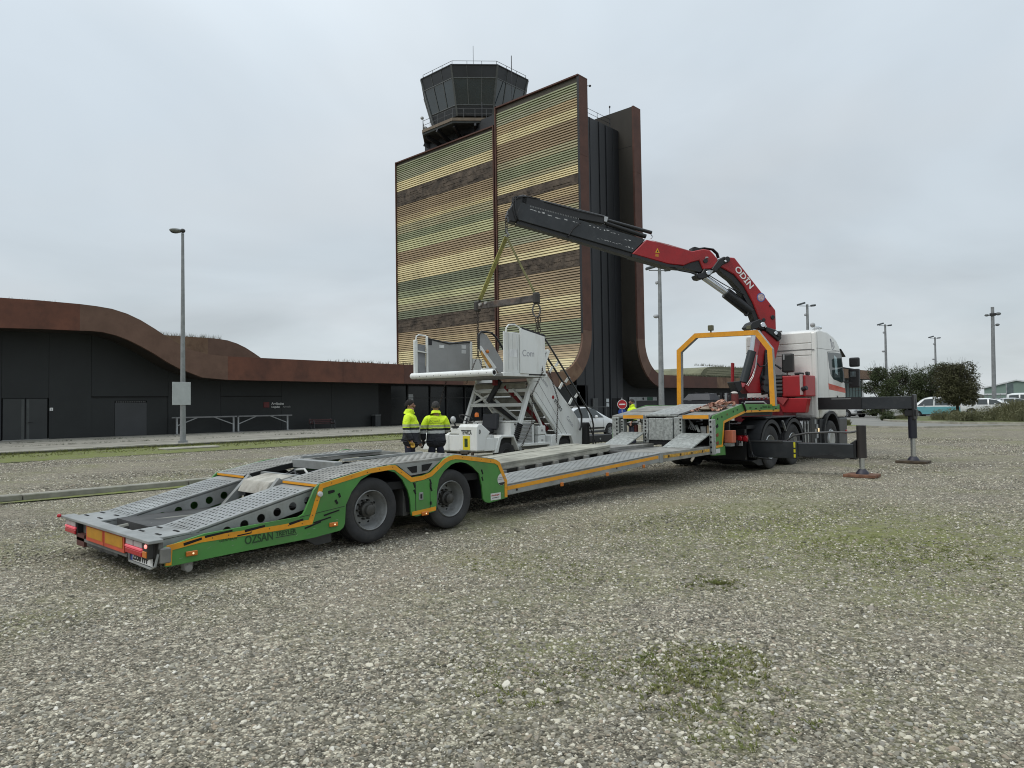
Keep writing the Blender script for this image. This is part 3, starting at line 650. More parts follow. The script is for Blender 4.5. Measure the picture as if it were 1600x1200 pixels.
FR = [(34.98, 'grn'), (34.18, 'grey'), (33.38, 'tan'), (32.32, 'yel'), (31.25, 'brn'), (29.07, 'olv'), (28.20, 'grn'), (26.94, 'olv'), (26.35, 'yel'), (25.42, 'wood'), (24.36, 'tan'), (23.43, 'brn'), (22.44, 'olv'), (21.45, 'grn'), (20.13, 'grey'), (19.33, 'tan'), (18.34, 'yel'), (17.48, 'wood'), (15.83, 'brn'), (14.45, 'tan'), (13.00, 'yel'), (12.21, 'lye'), (11.68, 'tan'), (10.43, 'grn'), (8.91, 'dgr'), (7.80, 'brn'), (7.07, 'tan'), (6.28, 'yel'), (4.44, 'yel')]
FL = [(33.27, 'grn'), (32.24, 'grey'), (31.06, 'yel'), (29.74, 'wood'), (27.83, 'brn'), (26.36, 'tan'), (25.63, 'lye'), (25.19, 'olv'), (24.09, 'grn'), (23.13, 'lgr'), (21.74, 'brn'), (20.35, 'tan'), (19.91, 'yel'), (18.89, 'lye'), (17.79, 'dgr'), (16.55, 'grn'), (15.67, 'lgr'), (14.79, 'olv'), (13.92, 'dgr'), (12.90, 'wood'), (11.22, 'brn'), (10.20, 'tan'), (8.74, 'yel'), (5.83, 'yel')]
facade(-55.27, -43.74, FR); FLAT = True; facade(-73.48, -55.82, FL)
# second strip, mirrored, showing its plain underside
fascia(tow, FX0, kr[:9], ko[:9], cor_brown); fascia(tow, FX0, kr[8:], ko[8:], cor_dark)
for a, b in ((8.91, 20.0), (20.02, 28), (28.02, 35.6)): fascia(tow, FX0, [(68.85, a), (68.85, b)], [(70.35, a), (70.35, b)], cor_dark)
und = mat('strip_underside', (0.032, 0.027, 0.02), 0.75, var=0.12, vscale=0.5, streak=True)
pts = [(70.3, 35.55)] + [(p[0]+0.01, p[1]) for p in kr] + [(p[0], p[1]+0.01) for p in ko[::-1]] + [(68.9, 35.55)]
MB().prism(pts, 0, -73, FX0-0.23).build('facade_panel', und, tow)
for zz in (10.5, 17.5, 24.5, 31): MB().box(-73, -43.8, 68.885, 68.91, zz, zz+0.05).build('panel_joint', line_m, tow)
# dark core between the strips with standing ribs
MB().box(-73.2, -45.6, 60.1, 68.85, 0, 33.2).build('core', mat('core_cladding', (0.013, 0.014, 0.016), 0.5, var=0.2, vscale=0.4, streak=True), tow)
rb = MB()
for y, d in ((61.6, .04), (63.2, .04), (64.9, .10), (66.2, .12), (67.6, .04)): rb.box(-45.6, -45.6+d, y, y+0.14, 0, 33.2)
rb.build('cladding_rib', mat('core_rib', (0.013, 0.015, 0.018), 0.6), tow)
rl = MB()
for y in (61, 63, 65, 67.4): rl.tube([(-45.8, y, 33.1), (-45.8, y, 34.3)], 0.03, 6)
for z in (33.75, 34.25): rl.tube([(-45.8, 60.2, z), (-45.8, 67.6, z)], 0.025, 6)
rl.tube([(-45.8, 67.5, 33.1), (-45.8, 67.5, 35.6)], 0.035, 6).ell((-45.8, 67.5, 35.7), 0.1, 0.1, 0.14).tube([(-45.8, 61.5, 34), (-45.8, 61.5, 36.2), (-45.1, 62.5, 36.3)], 0.04, 6).ell((-45.0, 62.6, 36.3), .14, .14, .12)
rl.build('roof_railing', frame_m, tow)
# stem under the cab and brackets
CX, CY = -64.5, 64.3
MB().box(-69.6, -56.2, 60.1, 68.85, 33.2, 35.9).build('stem', mat('core_cladding', (0.013, 0.014, 0.016), 0.5), tow)
def octo(r, z): return [(CX + r*math.cos(R(22.5+45*k)), CY + r*math.sin(R(22.5+45*k)), z) for k in range(8)]
def frus(b, r0, z0, r1, z1, cap=True):
    o = len(b.v); b.v += octo(r0, z0) + octo(r1, z1); b.f += [(o+k, o+(k+1) % 8, o+8+(k+1) % 8, o+8+k) for k in range(8)]
    if cap: b.f += [tuple(o+k for k in range(8))[::-1], tuple(o+8+k for k in range(8))]
    return b
RB, RT = 5.6, 7.25; ZB, ZT = 37.0, 42.5
def rad(z): return RB + (RT-RB)*(z-ZB)/(ZT-ZB)
cabm = mat('cab_panel', (0.026, 0.029, 0.033), 0.35, var=0.1, vscale=0.5)
zs1 = ZB + (ZT-ZB)*0.215; zs2 = ZB + (ZT-ZB)*0.755
frus(MB(), RB, ZB, rad(zs1), zs1).build('cab_sill', cabm, tow)
frus(MB(), rad(zs2), zs2, RT, ZT).build('cab_fascia', cabm, tow)
frus(MB(), rad(zs1)-0.35, zs1, rad(zs2)-0.35, zs2).build('cab_interior', mat('cab_inside', (0.01, 0.018, 0.016), 0.3, var=0.5, vscale=0.3), tow)
gl = mat('cab_glass', (0.020, 0.034, 0.042), 0.05, var=0.25, vscale=0.15, spec=0.9)
mul = mat('cab_mullion', (0.09, 0.095, 0.09), 0.4)
for k in range(8):
    A0, A1 = Vector(octo(rad(zs1), zs1)[k]), Vector(octo(rad(zs1), zs1)[(k+1) % 8]); B0, B1 = Vector(octo(rad(zs2), zs2)[k]), Vector(octo(rad(zs2), zs2)[(k+1) % 8])
    T0, T1 = Vector(octo(RT, ZT)[k]), Vector(octo(RT, ZT)[(k+1) % 8]); nrm = (A1-A0).cross(B0-A0).normalized()
    S0 = Vector(octo(RB, ZB)[k])
    for i in range(3):
        f0, f1 = i/3+0.004, (i+1)/3-0.004
        q = [A0.lerp(A1, f0), A0.lerp(A1, f1), B0.lerp(B1, f1), B0.lerp(B1, f0)]; q2 = [v - nrm*0.05 for v in q]
        w = MB().add([v + nrm*0.005 for v in q] + q2, [(0,1,2,3), (7,6,5,4), (0,4,5,1), (1,5,6,2), (2,6,7,3), (3,7,4,0)]).build('window', gl, tow)
        if i: MB().bar(A0.lerp(A1, i/3)+nrm*0.03, B0.lerp(B1, i/3)+nrm*0.03, 0.09).build('mullion', mul, w)
    b = MB(); b.bar(S0+nrm*0.02, T0+nrm*0.02, 0.2); b.bar(B0+nrm*0.03, B1+nrm*0.03, 0.09); b.bar(A0+nrm*0.03, A1+nrm*0.03, 0.09)
    for i in (1, 2): b.bar(B0.lerp(B1, i/3)+nrm*0.02, T0.lerp(T1, i/3)+nrm*0.02, 0.05)
    b.build('cab_frame', mul, tow)
frus(MB(), RT+0.1, ZT, RT+0.1, ZT+0.12).build('cab_roof', frame_m, tow)
# balcony with its brackets and railing
RP = RB + 1.6; ZP = ZB - 0.85
frus(MB(), RP, ZP-0.35, RP, ZP).build('balcony', mat('balcony_edge', (0.16, 0.12, 0.08), 0.6), tow)
frus(MB(), RP-0.15, ZP-0.6, RP-0.1, ZP-0.36).build('balcony_underside', mat('balcony_soffit', (0.045, 0.05, 0.048), 0.6), tow)
for k in range(16):
    a = R(22.5*k); r0 = RP*0.92; p = Vector((CX+math.cos(a)*r0, CY+math.sin(a)*r0, ZP-0.75)); q = Vector((CX+math.cos(a)*4, CY+math.sin(a)*4, ZP-1.9))
    MB().bar(p, q, 0.25, 0.5).build('bracket', frame_m, tow)
def rail(r, z, h, name, post=3):
    b = MB(); p = octo(r, z)
    for k in range(8):
        A, B = Vector(p[k]), Vector(p[(k+1) % 8])
        for f in ((0.5, 1.0) if h > 0.8 else (1.0,)): b.tube([A+Vector((0,0,h*f)), B+Vector((0,0,h*f))], 0.03, 6)
        for i in range(post): c = A.lerp(B, i/post); b.tube([c, c+Vector((0,0,h))], 0.03, 6)
    return b.build(name, mat('rail_grey', (0.10, 0.10, 0.10), 0.5), tow)
rail(RP-0.12, ZP, 1.15, 'balcony_railing', 4); rail(RT-0.25, ZT+0.1, 0.55, 'roof_railing', 3)
# aerials and lamps
def mast(x, y, z, h, r=0.035, knobs=()):
    ae = MB()
    ae.tube([(x, y, z), (x, y, z+h)], r, 6)
    for f in knobs: ae.ell((x, y, z+h*f), 0.12, 0.12, 0.2, 8, 6)
    ae.build('antenna', mat('aerial_dark', (0.05, 0.05, 0.055), 0.5), tow)
AER = [(-63.9, 63.5, 42.6, 5.2, 0.03), (-65.4, 63.0, 42.6, 2.6, 0.05, (0.2, 0.55, 0.9)), (-63.4, 63.0, 42.6, 1.8, 0.05, (0.3, 0.9)), (-57.4, 63.6, 36.1, 8.2, 0.05), (-59.6, 60.6, 36.1, 2.2, 0.06), (-68.5, 60.0, 42.6, 1.2, 0.03), (-69.0, 60.6, 42.6, 0.8, 0.04)]
for m_ in AER: mast(*m_)
flm = mat('lamp_pale', (0.45, 0.46, 0.45), 0.4)
for k in (4, 5):
    p = Vector(octo(RP-0.12, ZP)[k]).lerp(Vector(octo(RP-0.12, ZP)[k-1]), 0.55 if k == 4 else 0.05); MB().tube([p, p+Vector((0,0,1.5))], 0.04, 6).ell((p.x, p.y-0.15, p.z+1.6), 0.22, 0.22, 0.2).build('floodlight', flm, tow)
p = Vector(octo(RP, ZP)[4]); MB().tube([p+Vector((0,0,-1)), p+Vector((0,0,2.2))], 0.06, 6).ell((p.x, p.y, p.z+2.3), 0.35, 0.35, 0.35).build('floodlight', flm, tow)
# pale louvre low in the stem
MB().box(-72.9, -71.3, 60.04, 60.1, ZP-2.6, ZP-2.35).build('louvre', mat('vent_pale', (0.4, 0.4, 0.38), 0.6), tow)

# ================================================================ LOW-LOADER TRAILER
galv = mat('galvanised_steel', (0.29, 0.30, 0.29), 0.5, metal=0.2, var=0.14, vscale=2.2, detail=8, dirt=(0.15, 0.145, 0.125), dirt_amt=0.7, dscale=2.0, bump=0.06, bscale=30, rvar=0.15)
galv2 = mat('galvanised_spangle', (0.33, 0.345, 0.325), 0.5, metal=0.15, var=0.22, vscale=16, detail=3, dirt=(0.2, 0.2, 0.18), dirt_amt=0.5, dscale=3)
galv_d = mat('dirty_steel', (0.27, 0.265, 0.24), 0.65, metal=0.1, var=0.2, vscale=2.5, detail=8, dirt=(0.12, 0.11, 0.09), dirt_amt=0.8, dscale=1.7, bump=0.08, bscale=25)
green = mat('green_paint', (0.068, 0.235, 0.050), 0.42, var=0.10, vscale=1.5, dirt=(0.10, 0.15, 0.065), dirt_amt=0.6, dscale=2.0, rvar=0.1)
yel = mat('amber_reflective_tape', (0.70, 0.30, 0.012), 0.4, var=0.06, vscale=6, dirt=(0.42, 0.18, 0.03), dirt_amt=0.5, dscale=5)
blk = mat('black_paint', (0.012, 0.012, 0.013), 0.45, var=0.1)
void = mat('void_black', (0.006, 0.006, 0.006), 0.9, var=0)
rubber = mat('tyre_rubber', (0.028, 0.028, 0.029), 0.85, var=0.15, vscale=4, dirt=(0.075, 0.07, 0.06), dirt_amt=0.5, dscale=3, bump=0.1, bscale=50)
rimm = mat('grey_rim', (0.26, 0.265, 0.26), 0.5, metal=0.3, var=0.12, vscale=5, dirt=(0.09, 0.08, 0.07), dirt_amt=0.7, dscale=6)
hubm = mat('greasy_hub', (0.05, 0.048, 0.042), 0.6, var=0.3, vscale=9)
amber = mat('amber_lens', (0.55, 0.16, 0.02), 0.25, var=0.05); redl = mat('red_lens', (0.40, 0.012, 0.02), 0.2, var=0.05); clear_l = mat('clear_lens', (0.42, 0.36, 0.36), 0.2, var=0.05)
lit = mat('lit_bulb', (0.9, 0.75, 0.5), 0.3, emit=(1, 0.75, 0.4), estr=0.6); litr = mat('lit_bulb_red', (0.9, 0.3, 0.3), 0.3, emit=(1, 0.25, 0.2), estr=1.0); litp = mat('lit_tail_lens', (0.75, 0.12, 0.15), 0.25, emit=(1, 0.12, 0.16), estr=0.15)
prn = mat('black_print', (0.015,)*3, 0.6, var=0)
XN = -6.95; XF = -9.45
trl = thing('low_loader_trailer', 'empty green and grey low loader trailer with yellow edging, ramps at its tail', 'trailer', (-8.2, 8.0, 0))
def wheel(parent, x, y, z, Rr, w, rr, depth, sgn=1, n=40, rim_m=None, nuts=10, holes=True, tread=True, m=None):
    ax = (sgn, 0, 0); c = (x, y, z)
    prof = [(rr, -w), (Rr*0.9, -w), (Rr*0.985, -w+0.02), (Rr, -w+0.05), (Rr, -0.05), (Rr*0.985, -0.022), (Rr*0.93, -0.004), (Rr*0.86, 0.004), (Rr*0.76, 0.002), (rr*1.06, -0.010), (rr, -0.02), (rr*0.98, -0.05)]
    t = MB().lathe(prof, c, ax, n).build('wheel', m or rubber, parent, smooth=True)
    if tread:
        g = MB()
        for q in (0.22, 0.4, 0.6, 0.78): g.lathe([(Rr+0.0015, -w*q-0.006), (Rr+0.0015, -w*q+0.006)], c, ax, n)
        g.build('tread_groove', void, t)
    p = [(rr*1.0, -0.016), (rr*0.965, -0.004), (rr*0.94, -0.012), (rr*0.91, -0.03), (rr*0.885, -depth*0.42), (rr*0.86, -depth*0.46), (rr*0.83, -depth*0.86), (rr*0.76, -depth), (rr*0.5, -depth*0.93), (rr*0.46, -depth*0.86), (rr*0.001, -depth*0.86)]
    MB().lathe(p, c, ax, n).build('rim', rim_m or rimm, t, smooth=True)
    h = MB().lathe([(rr*0.40, -depth*0.9), (rr*0.38, -depth*0.45), (rr*0.28, -depth*0.36), (rr*0.27, -depth*0.1), (rr*0.2, -depth*0.04), (0.001, -depth*0.03)], c, ax, 20)
    for k in range(nuts):
        a = 2*PI*k/nuts; h.lathe([(rr*0.055, -depth*0.9), (rr*0.055, -depth*0.62), (0.001, -depth*0.6)], (x, y+math.cos(a)*rr*0.47, z+math.sin(a)*rr*0.47), ax, 6)
    h.build('hub', hubm, t, smooth=True)
    if holes:
        hb = MB()
        for k in range(8):
            a = 2*PI*(k+0.5)/8; hb.lathe([(rr*0.075, 0.004-depth), (0.001, 0.005-depth)], (x, y+math.cos(a)*rr*0.67, z+math.sin(a)*rr*0.67), ax, 10)
        hb.build('hand_hole', void, t)
    return t
# ---- near side skirt with its two wheel arches (outline y, z)
SK = [(2.75,.142),(2.74,.327),(2.94,.369),(3.12,.403),(3.87,.427),(4.149,.437),(4.205,.46),(4.228,.495),(4.312,.654),(4.34,.71),(4.373,.743),(4.41,.771),(4.459,.778),(4.928,.858),(5.079,.888),(5.386,.907),(5.47,.909),(5.723,.731),(5.9,.74),(6.029,.77),(6.272,.926),(6.36,.955),(6.469,.968),(6.662,.944),(7.254,.853),(7.332,.807),(7.479,.536),(7.474,.295),(7.12,.262),(7.04,.275),(6.985,.33),(6.966,.513),(6.917,.682),(6.78,.79),(6.68,.84),(6.584,.864),(6.48,.862),(6.397,.842),(6.269,.768),(6.181,.669),(6.145,.54),(6.13,.3),(6.09,.262),(5.80,.236),(5.73,.255),(5.712,.294),(5.699,.457),(5.665,.573),(5.581,.715),(5.469,.815),(5.346,.851),(5.22,.858),(5.117,.835),(4.961,.77),(4.834,.644),(4.752,.498),(4.738,.292),(4.715,.245),(4.668,.218),(4.333,.187),(3.38,.164)]
sk = MB().prism(SK, 0, XN-0.03, XN).build('side_skirt', green, trl)
MB().prism([(p[0], p[1]) for p in SK], 0, XF, XF+0.03).build('side_skirt', green, trl)
st = MB()
st.band([(2.775,.155),(2.785,.318),(3.08,.352),(3.9,.352),(4.29,.365),(4.432,.745),(4.93,.832),(5.09,.862),(5.39,.88),(5.46,.875),(5.72,.702),(5.91,.712),(6.045,.745),(6.285,.90),(6.37,.927),(6.469,.938),(6.655,.915),(7.235,.826),(7.305,.79),(7.448,.53),(7.448,.305)], 0.055, XN)
st_tape = st.build('edge_tape', yel, trl)
MB().band([(5.725,.278),(6.118,.30)], 0.05, XN).build('edge_tape', yel, trl)
rv = MB(); rnd = random.Random(31)
tape_pts = [(3.08,.352),(3.9,.352),(4.29,.365),(4.432,.745),(4.93,.832),(5.39,.88),(5.46,.875),(5.72,.702),(6.045,.745),(6.285,.90),(6.469,.938),(6.655,.915),(7.235,.826),(7.448,.53),(7.448,.305)]
for (ya, za), (yb_, zb_) in zip(tape_pts, tape_pts[1:]):
    n_ = max(1, int(math.hypot(yb_-ya, zb_-za)/.17))
    for i in range(n_): f = (i+.5+rnd.gauss(0,.12))/n_; rv.lathe([(.007, .006), (.001, .008)], (XN, ya+(yb_-ya)*f, za+(zb_-za)*f+rnd.gauss(0,.004)), (1,0,0), 6)
o = rv.build('rivet', mat('rivet_dark', (0.09, 0.05, 0.02), .6), st_tape); o['kind'] = 'stuff'
sc_ = MB()
for i in range(60):
    y = rnd.uniform(2.85, 7.4); z = rnd.uniform(.2, .42) if y < 4.7 else rnd.uniform(.28, .75)
    if not (y < 4.68 and z < .36+.02*(y-3) or 5.74 < y < 6.1 or 7.05 < y < 7.42): continue
    a = rnd.gauss(.15, .5); l_ = rnd.uniform(.01, .07); sc_.band([(y, z), (y+math.cos(a)*l_, z+math.sin(a)*l_*.5)], rnd.uniform(.002, .006), XN, .001)
o = sc_.build('scratch', mat('scratch_pale', (0.20, 0.30, 0.17), .7, var=.3), sk); o['kind'] = 'stuff'
# lower crease of the tail panel, arches
MB().band([(4.16,.432),(4.735,.487)], 0.006, XN, 0.002).build('panel_joint', prn, trl)
MB().prism([(4.30,.17),(4.70,.19),(4.70,.06),(4.50,.05)], 0, XN-0.25, XN-0.22).build('mud_flap', mat('flap_grey', (0.09, 0.09, 0.085), 0.8), trl)
# dark slots and marks cut in the skirt
ov = [[(2.90,.326),(3.07,.334),(3.09,.350),(2.98,.352),(2.92,.343)][::-1]]
slots = MB()
def slot(a, b, w):
    a = Vector(a); b = Vector(b); d = (b-a).normalized(); nn_ = Vector((-d.y, d.x))*w/2; slots.prism([a+nn_, a-nn_, b-nn_*0.8, b+nn_*0.8], 0, XN-0.001, XN+0.0065)
for a, b, w in (((2.915,.33),(3.09,.362),.028),((3.12,.372),(3.40,.396),.022),((3.53,.372),(3.75,.394),.026),((4.03,.375),(4.2,.405),.026),((3.45,.335),(3.6,.345),.014),
                ((4.46,.415),(4.66,.452),.016),((4.33,.35),(4.55,.386),.016),((4.22,.305),(4.42,.35),.016),
                ((4.52,.665),(4.6,.675),.035),((4.655,.64),(4.675,.595),.028),((4.61,.57),(4.64,.525),.028),
                ((5.755,.665),(5.775,.60),.022),((5.757,.575),(5.785,.52),.022),((6.02,.68),(6.045,.62),.022),((6.03,.585),(6.055,.53),.022),((6.96,.735),(6.985,.67),.02),((6.965,.635),(6.985,.58),.02)): slot(a, b, w)
so = slots.build('skirt_slot', void, trl); so['kind'] = 'stuff'
text('lettering', 'ÖZSAN', mat('green_black_print', (0.016, 0.05, 0.014), 0.6, var=0), trl, (XN+0.003, 3.53, 0.235), (0,1,0.02), (0,0,1), 0.118, bold=True, sx=.80)
text('lettering', 'TREYLER', mat('green_black_print', (0.016, 0.05, 0.014), 0.6, var=0), trl, (XN+0.003, 3.875, 0.268), (0,1,0.02), (0,0,1), 0.066, bold=True, sx=.92)
MB().band([(3.875,.254),(4.125,.259)], 0.006, XN, 0.003).build('underline', prn, trl)
text('lettering', 'GERMAN', mat('green_black_print', (0.016, 0.05, 0.014), 0.6, var=0), trl, (XN+0.003, 3.26, 0.30), (0,1,0.02), (0,0,1), 0.035, shear=0.3, sx=1.3)
# locker door between the wheels
dr = MB().prism([(5.79,.30),(5.79,.655),(5.82,.672),(5.99,.69),(6.02,.675),(6.02,.325),(5.99,.31),(5.82,.29)], 0, XN-0.002, XN+0.004).build('locker_door', green, trl, bevel=0.003)
MB().band([(5.785,.31),(5.785,.655),(5.81,.675),(5.99,.694),(6.025,.68),(6.025,.33),(5.99,.305),(5.81,.285),(5.785,.31)], 0.006, XN, 0.003).build('door_gap', prn, dr)
MB().box(XN, XN+0.012, 5.835, 5.905, .435, .53).build('lock_plate', galv, dr, bevel=0.004); MB().box(XN+0.01, XN+0.022, 5.855, 5.88, .455, .51).build('latch', blk, dr, bevel=0.003)
MB().box(XN, XN+0.02, 6.018, 6.035, .58, .64).build('hinge', blk, dr); MB().box(XN, XN+0.02, 6.018, 6.035, .36, .4).build('hinge', blk, dr)
# marker lamps and decals
def marker(y, z, on=True, w=.09, h=.04, x=XN, par=None):
    f = MB().box(x, x+0.02, y-w*0.62, y+w*0.62, z-h*.6, z+h*.6).build('side_marker', amber, par or trl, bevel=0.006)
    MB().ell((x+0.022, y+w*.12, z), 0.006, 0.010, 0.009, 8, 6).build('bulb', lit if on else amber, f)
marker(2.99, .235); marker(4.58, .30); marker(5.93, .258)
MB().lathe([(.03, 0), (.028, .03), (.001, .036)], (XN, 4.405, .66), (1,0,0), 16).build('reflector', mat('white_lens', (0.55, 0.56, 0.56), 0.2), trl, smooth=True)
dc = MB().lathe([(.085, .003), (.001, .004)], (XN, 7.36, .565), (1,0,0), 28).build('load_decal', mat('decal_white', (0.62, 0.62, 0.60), 0.5), trl)
MB().prism([(7.29,.52),(7.325,.49),(7.37,.482),(7.41,.50),(7.43,.525)], 0, XN+0.004, XN+0.006).build('decal_black', prn, dc)
MB().band([(7.285,.59),(7.44,.60)], .006, XN+.004, .002).band([(7.285,.565),(7.44,.572)], .006, XN+.004, .002).build('decal_lines', mat('decal_grey', (0.25,)*3, .6), dc)
pl = MB().box(XN, XN+0.004, 7.135, 7.335, .29, .385).build('maker_plate', mat('decal_white', (0.62, 0.62, 0.60), 0.5), trl)
text('lettering', 'Meusburger', mat('red_print', (0.4, 0.03, 0.03), .6, var=0), pl, (XN+.0055, 7.145, .345), (0,1,.03), (0,0,1), .034, shear=.2)
text('lettering', 'www.treyler.com', prn, pl, (XN+.0055, 7.16, .315), (0,1,.03), (0,0,1), .02)
# ---- wheels and axles
for y in (5.14, 6.42):
    for side in (1, -1):
        x = -6.985 if side == 1 else -9.415
        wheel(trl, x, y, .388, .388, .25, .240, .165, side)
    MB().cyl((-7.2, y, .39), (-9.2, y, .39), .07, 12).build('axle', blk, trl)
for i0, i1 in ((SK.index((5.712,.294)), SK.index((4.738,.292))), (SK.index((6.985,.33)), SK.index((6.13,.3)))):
    wl = MB(); ap = SK[i0:i1+1]
    for (ya, za), (yb_, zb_) in zip(ap, ap[1:]): wl.add([(XN-.02, ya, za), (XN-.02, yb_, zb_), (-7.78, yb_, zb_), (-7.78, ya, za)], [(0,1,2,3)])
    wl.add([(-7.78, y, z) for y, z in ap], [tuple(range(len(ap)))]); wl.build('wheel_arch_liner', blk, trl)
MB().box(-7.75, -8.65, 2.9, 7.5, .18, .42).build('frame_beam', mat('frame_dark', (0.05, 0.05, 0.048), .7, var=.3), trl)
MB().box(-7.28, -7.05, 5.66, 5.74, .25, .62).build('arch_plate', mat('plate_grey', (0.07, 0.07, 0.065), .7), trl)
# ---- two ramps at the tail: pressed flats, perforated slopes, side webs with round holes
def perf_run(name, x0, x1, pts, pitch, r, m, parent, n_side=None):
    b = MB()
    for (y0, z0), (y1, z1) in zip(pts, pts[1:]):
        ln = math.hypot(y1-y0, z1-z0); b.perf((x0, y0, z0), (x1-x0, 0, 0), (0, y1-y0, z1-z0), max(2, round((x1-x0)/pitch)), max(1, round(ln/(pitch*0.9))), r, stagger=True)
    return b.build(name, m, parent)
for (xa, xb) in ((-7.72, -7.06), (-9.38, -8.68)):
    fl = MB().prism([(2.66,.405),(3.03,.425),(3.03,.40),(2.66,.38)], 0, xa, xb).build('ramp_flat', galv, trl, bevel=.004)
    slt = MB()
    for (fx, fy) in ((.2,2.76),(.75,2.78),(.2,2.93),(.75,2.95)): cx_ = xa+(xb-xa)*fx; slt.prism([(fy, .402+(fy-2.58)*.0556), (fy+.022, .4034+(fy-2.58)*.0556), (fy+.022, .4074+(fy-2.58)*.0556), (fy, .406+(fy-2.58)*.0556)], 0, cx_-.06, cx_+.06)
    so = slt.build('lashing_slot', void, fl); so['kind'] = 'stuff'
    rp = perf_run('ramp_plate', xa+.03, xb-.03, [(3.06,.43),(4.30,.705)], .072, .0165, galv, trl)
    MB().box(xa, xb, 3.03, 3.06, .395, .4265).prism([(4.30,.705),(4.43,.73),(4.43,.70),(4.30,.675)], 0, xa, xb).prism([(3.06,.43),(4.30,.705),(4.30,.675),(3.06,.40)], 0, xa, xa+.03).prism([(3.06,.43),(4.30,.705),(4.30,.675),(3.06,.40)], 0, xb-.03, xb).build('ramp_border', galv, rp)
    for xw in (xa, xb-.008):
        w = MB()
        # side web: a strip of cells, each with a round hole
        nC = 7; y0, y1 = 3.12, 4.42
        for i in range(nC):
            ya, yb = y0+(y1-y0)*i/nC, y0+(y1-y0)*(i+1)/nC; zt = lambda y: .43+(y-3.06)*.2218-.02; zb = lambda y: max(.25, zt(y)-.19)
            c = ((ya+yb)/2, (zt((ya+yb)/2)+zb((ya+yb)/2))/2 - .012); rr = .046
            q = [(ya, zb(ya)), (yb, zb(yb)), (yb, zt(yb)), (ya, zt(ya))]
            for xx, fl_ in ((xw, 1), (xw+.008, 0)):
                vs = [(xx, a, b) for a, b in q] + [(xx, c[0]+rr*math.cos(2*PI*(k+.5)/16-PI*.75), c[1]+rr*math.sin(2*PI*(k+.5)/16-PI*.75)) for k in range(16)]
                fs = []
                for s_ in range(4):
                    k0 = s_*4; ring = [4+(k0+k) % 16 for k in range(5)]
                    fs += [(s_, (s_+1) % 4, ring[4], ring[3])] if False else []
                    fs += [(s_, ring[k+1], ring[k]) if k < 2 else ((s_+1) % 4, ring[k+1], ring[k]) for k in range(4)] + [(s_, (s_+1) % 4, ring[2])]
                w.add(vs, fs)
        w.prism([(2.7,.375),(3.12,.405),(3.12,.25),(2.7,.25)], 0, xw, xw+.008)
        w.build('ramp_web', galv, rp)
    MB().prism([(3.1,.424),(4.36,.703),(4.36,.66),(3.1,.38)], 0, xa+.01, xb-.01).build('ramp_hole_shade', void, rp)  # black slab close under the plate, paints the shade seen through its holes
# cross tail beam with lamps, hazard boards and number plate
tb = MB().prism([(2.555,.395),(2.555,.425),(2.69,.43),(2.69,.395)], 0, -9.40, -6.84).build('tail_plate', galv, trl, bevel=.005)
MB().box(-9.3, -6.88, 2.66, 2.70, .20, .395).box(-9.0, -7.5, 2.60, 2.66, .19, .222).build('tail_beam', mat('tail_grey', (0.16, 0.16, 0.15), .7, var=.2, dirt=(0.08, 0.075, 0.06), dirt_amt=.6), trl)
red_b = mat('red_border', (0.55, 0.085, 0.04), .5); och = mat('ochre_board', (0.46, 0.22, 0.015), .5, var=.08, vscale=8)
for xa, xb in ((-8.62, -8.09), (-8.07, -7.52)):
    h = MB().box(xa, xb, 2.583, 2.597, .228, .388).build('hazard_board', red_b, trl)
    MB().box(xa+.035, xb-.035, 2.578, 2.583, .268, .378).build('board_panel', och, h)
def tail_lamp(xa, xb):
    b = MB().box(xa, xb, 2.595, 2.66, .24, .39).build('tail_lamp', mat('lamp_housing', (0.02,)*3, .4), trl, bevel=.006)
    MB().box(xa+.02, xa+(xb-xa)*.45, 2.58, 2.596, .328, .387).box(xa+(xb-xa)*.5, xb-.02, 2.58, 2.596, .328, .387).build('clear_lens', clear_l, b, bevel=.005)
    MB().box(xa+.01, xb-.01, 2.573, 2.596, .30, .326).build('lit_strip', litp, b, bevel=.006); MB().box(xa+.01, xb-.01, 2.575, 2.596, .245, .298).build('red_lens', redl, b, bevel=.008)
tail_lamp(-7.49, -7.05); tail_lamp(-9.34, -8.97)
MB().box(-9.0, -8.75, 2.60, 2.66, .13, .26).build('rust_plate', mat('maroon', (0.10, 0.035, 0.028), .7), trl)
MB().ell((-9.41, 2.54, .42), .025, .025, .022, 8, 6).build('edge_lamp', redl, trl)
e = MB().box(-7.0, -6.88, 2.565, 2.62, .25, .405).build('end_lamp', mat('lamp_housing', (0.02,)*3, .4), trl, bevel=.01)
MB().box(-6.99, -6.90, 2.555, 2.57, .262, .32).build('amber_lens', amber, e, bevel=.004); MB().ell((-6.905, 2.555, .37), .02, .013, .02, 8, 6).build('bulb', litr, e)
np_ = MB().box(-7.46, -6.94, 2.625, 2.635, .165, .275).build('number_plate', mat('plate_white', (0.70, 0.70, 0.68), .4, var=.03), trl, bevel=.004)
MB().box(-7.458, -7.415, 2.6235, 2.625, .17, .27).build('blue_band', mat('plate_blue', (0.02, 0.05, 0.3), .4), np_)
text('lettering', '2556 FPP', prn, np_, (-7.40, 2.6215, .182), (1,0,0), (0,0,1), .105, bold=True, sx=.95)
MB().tube([(-7.5,2.63,.25),(-7.48,2.62,.155),(-6.95,2.62,.15),(-6.88,2.63,.18),(-6.86,2.65,.29)], .012, 6).build('plate_bracket', galv, trl)
MB().box(-6.90, -6.84, 2.66, 2.76, .20, .34).build('corner_bracket', galv_d, trl, bevel=.01)
MB().lathe([(.036, 0), (.036, .04), (.001, .045)], (-7.02, 2.98, .09), (1,0,0), 14).build('roller', galv_d, trl, smooth=True)
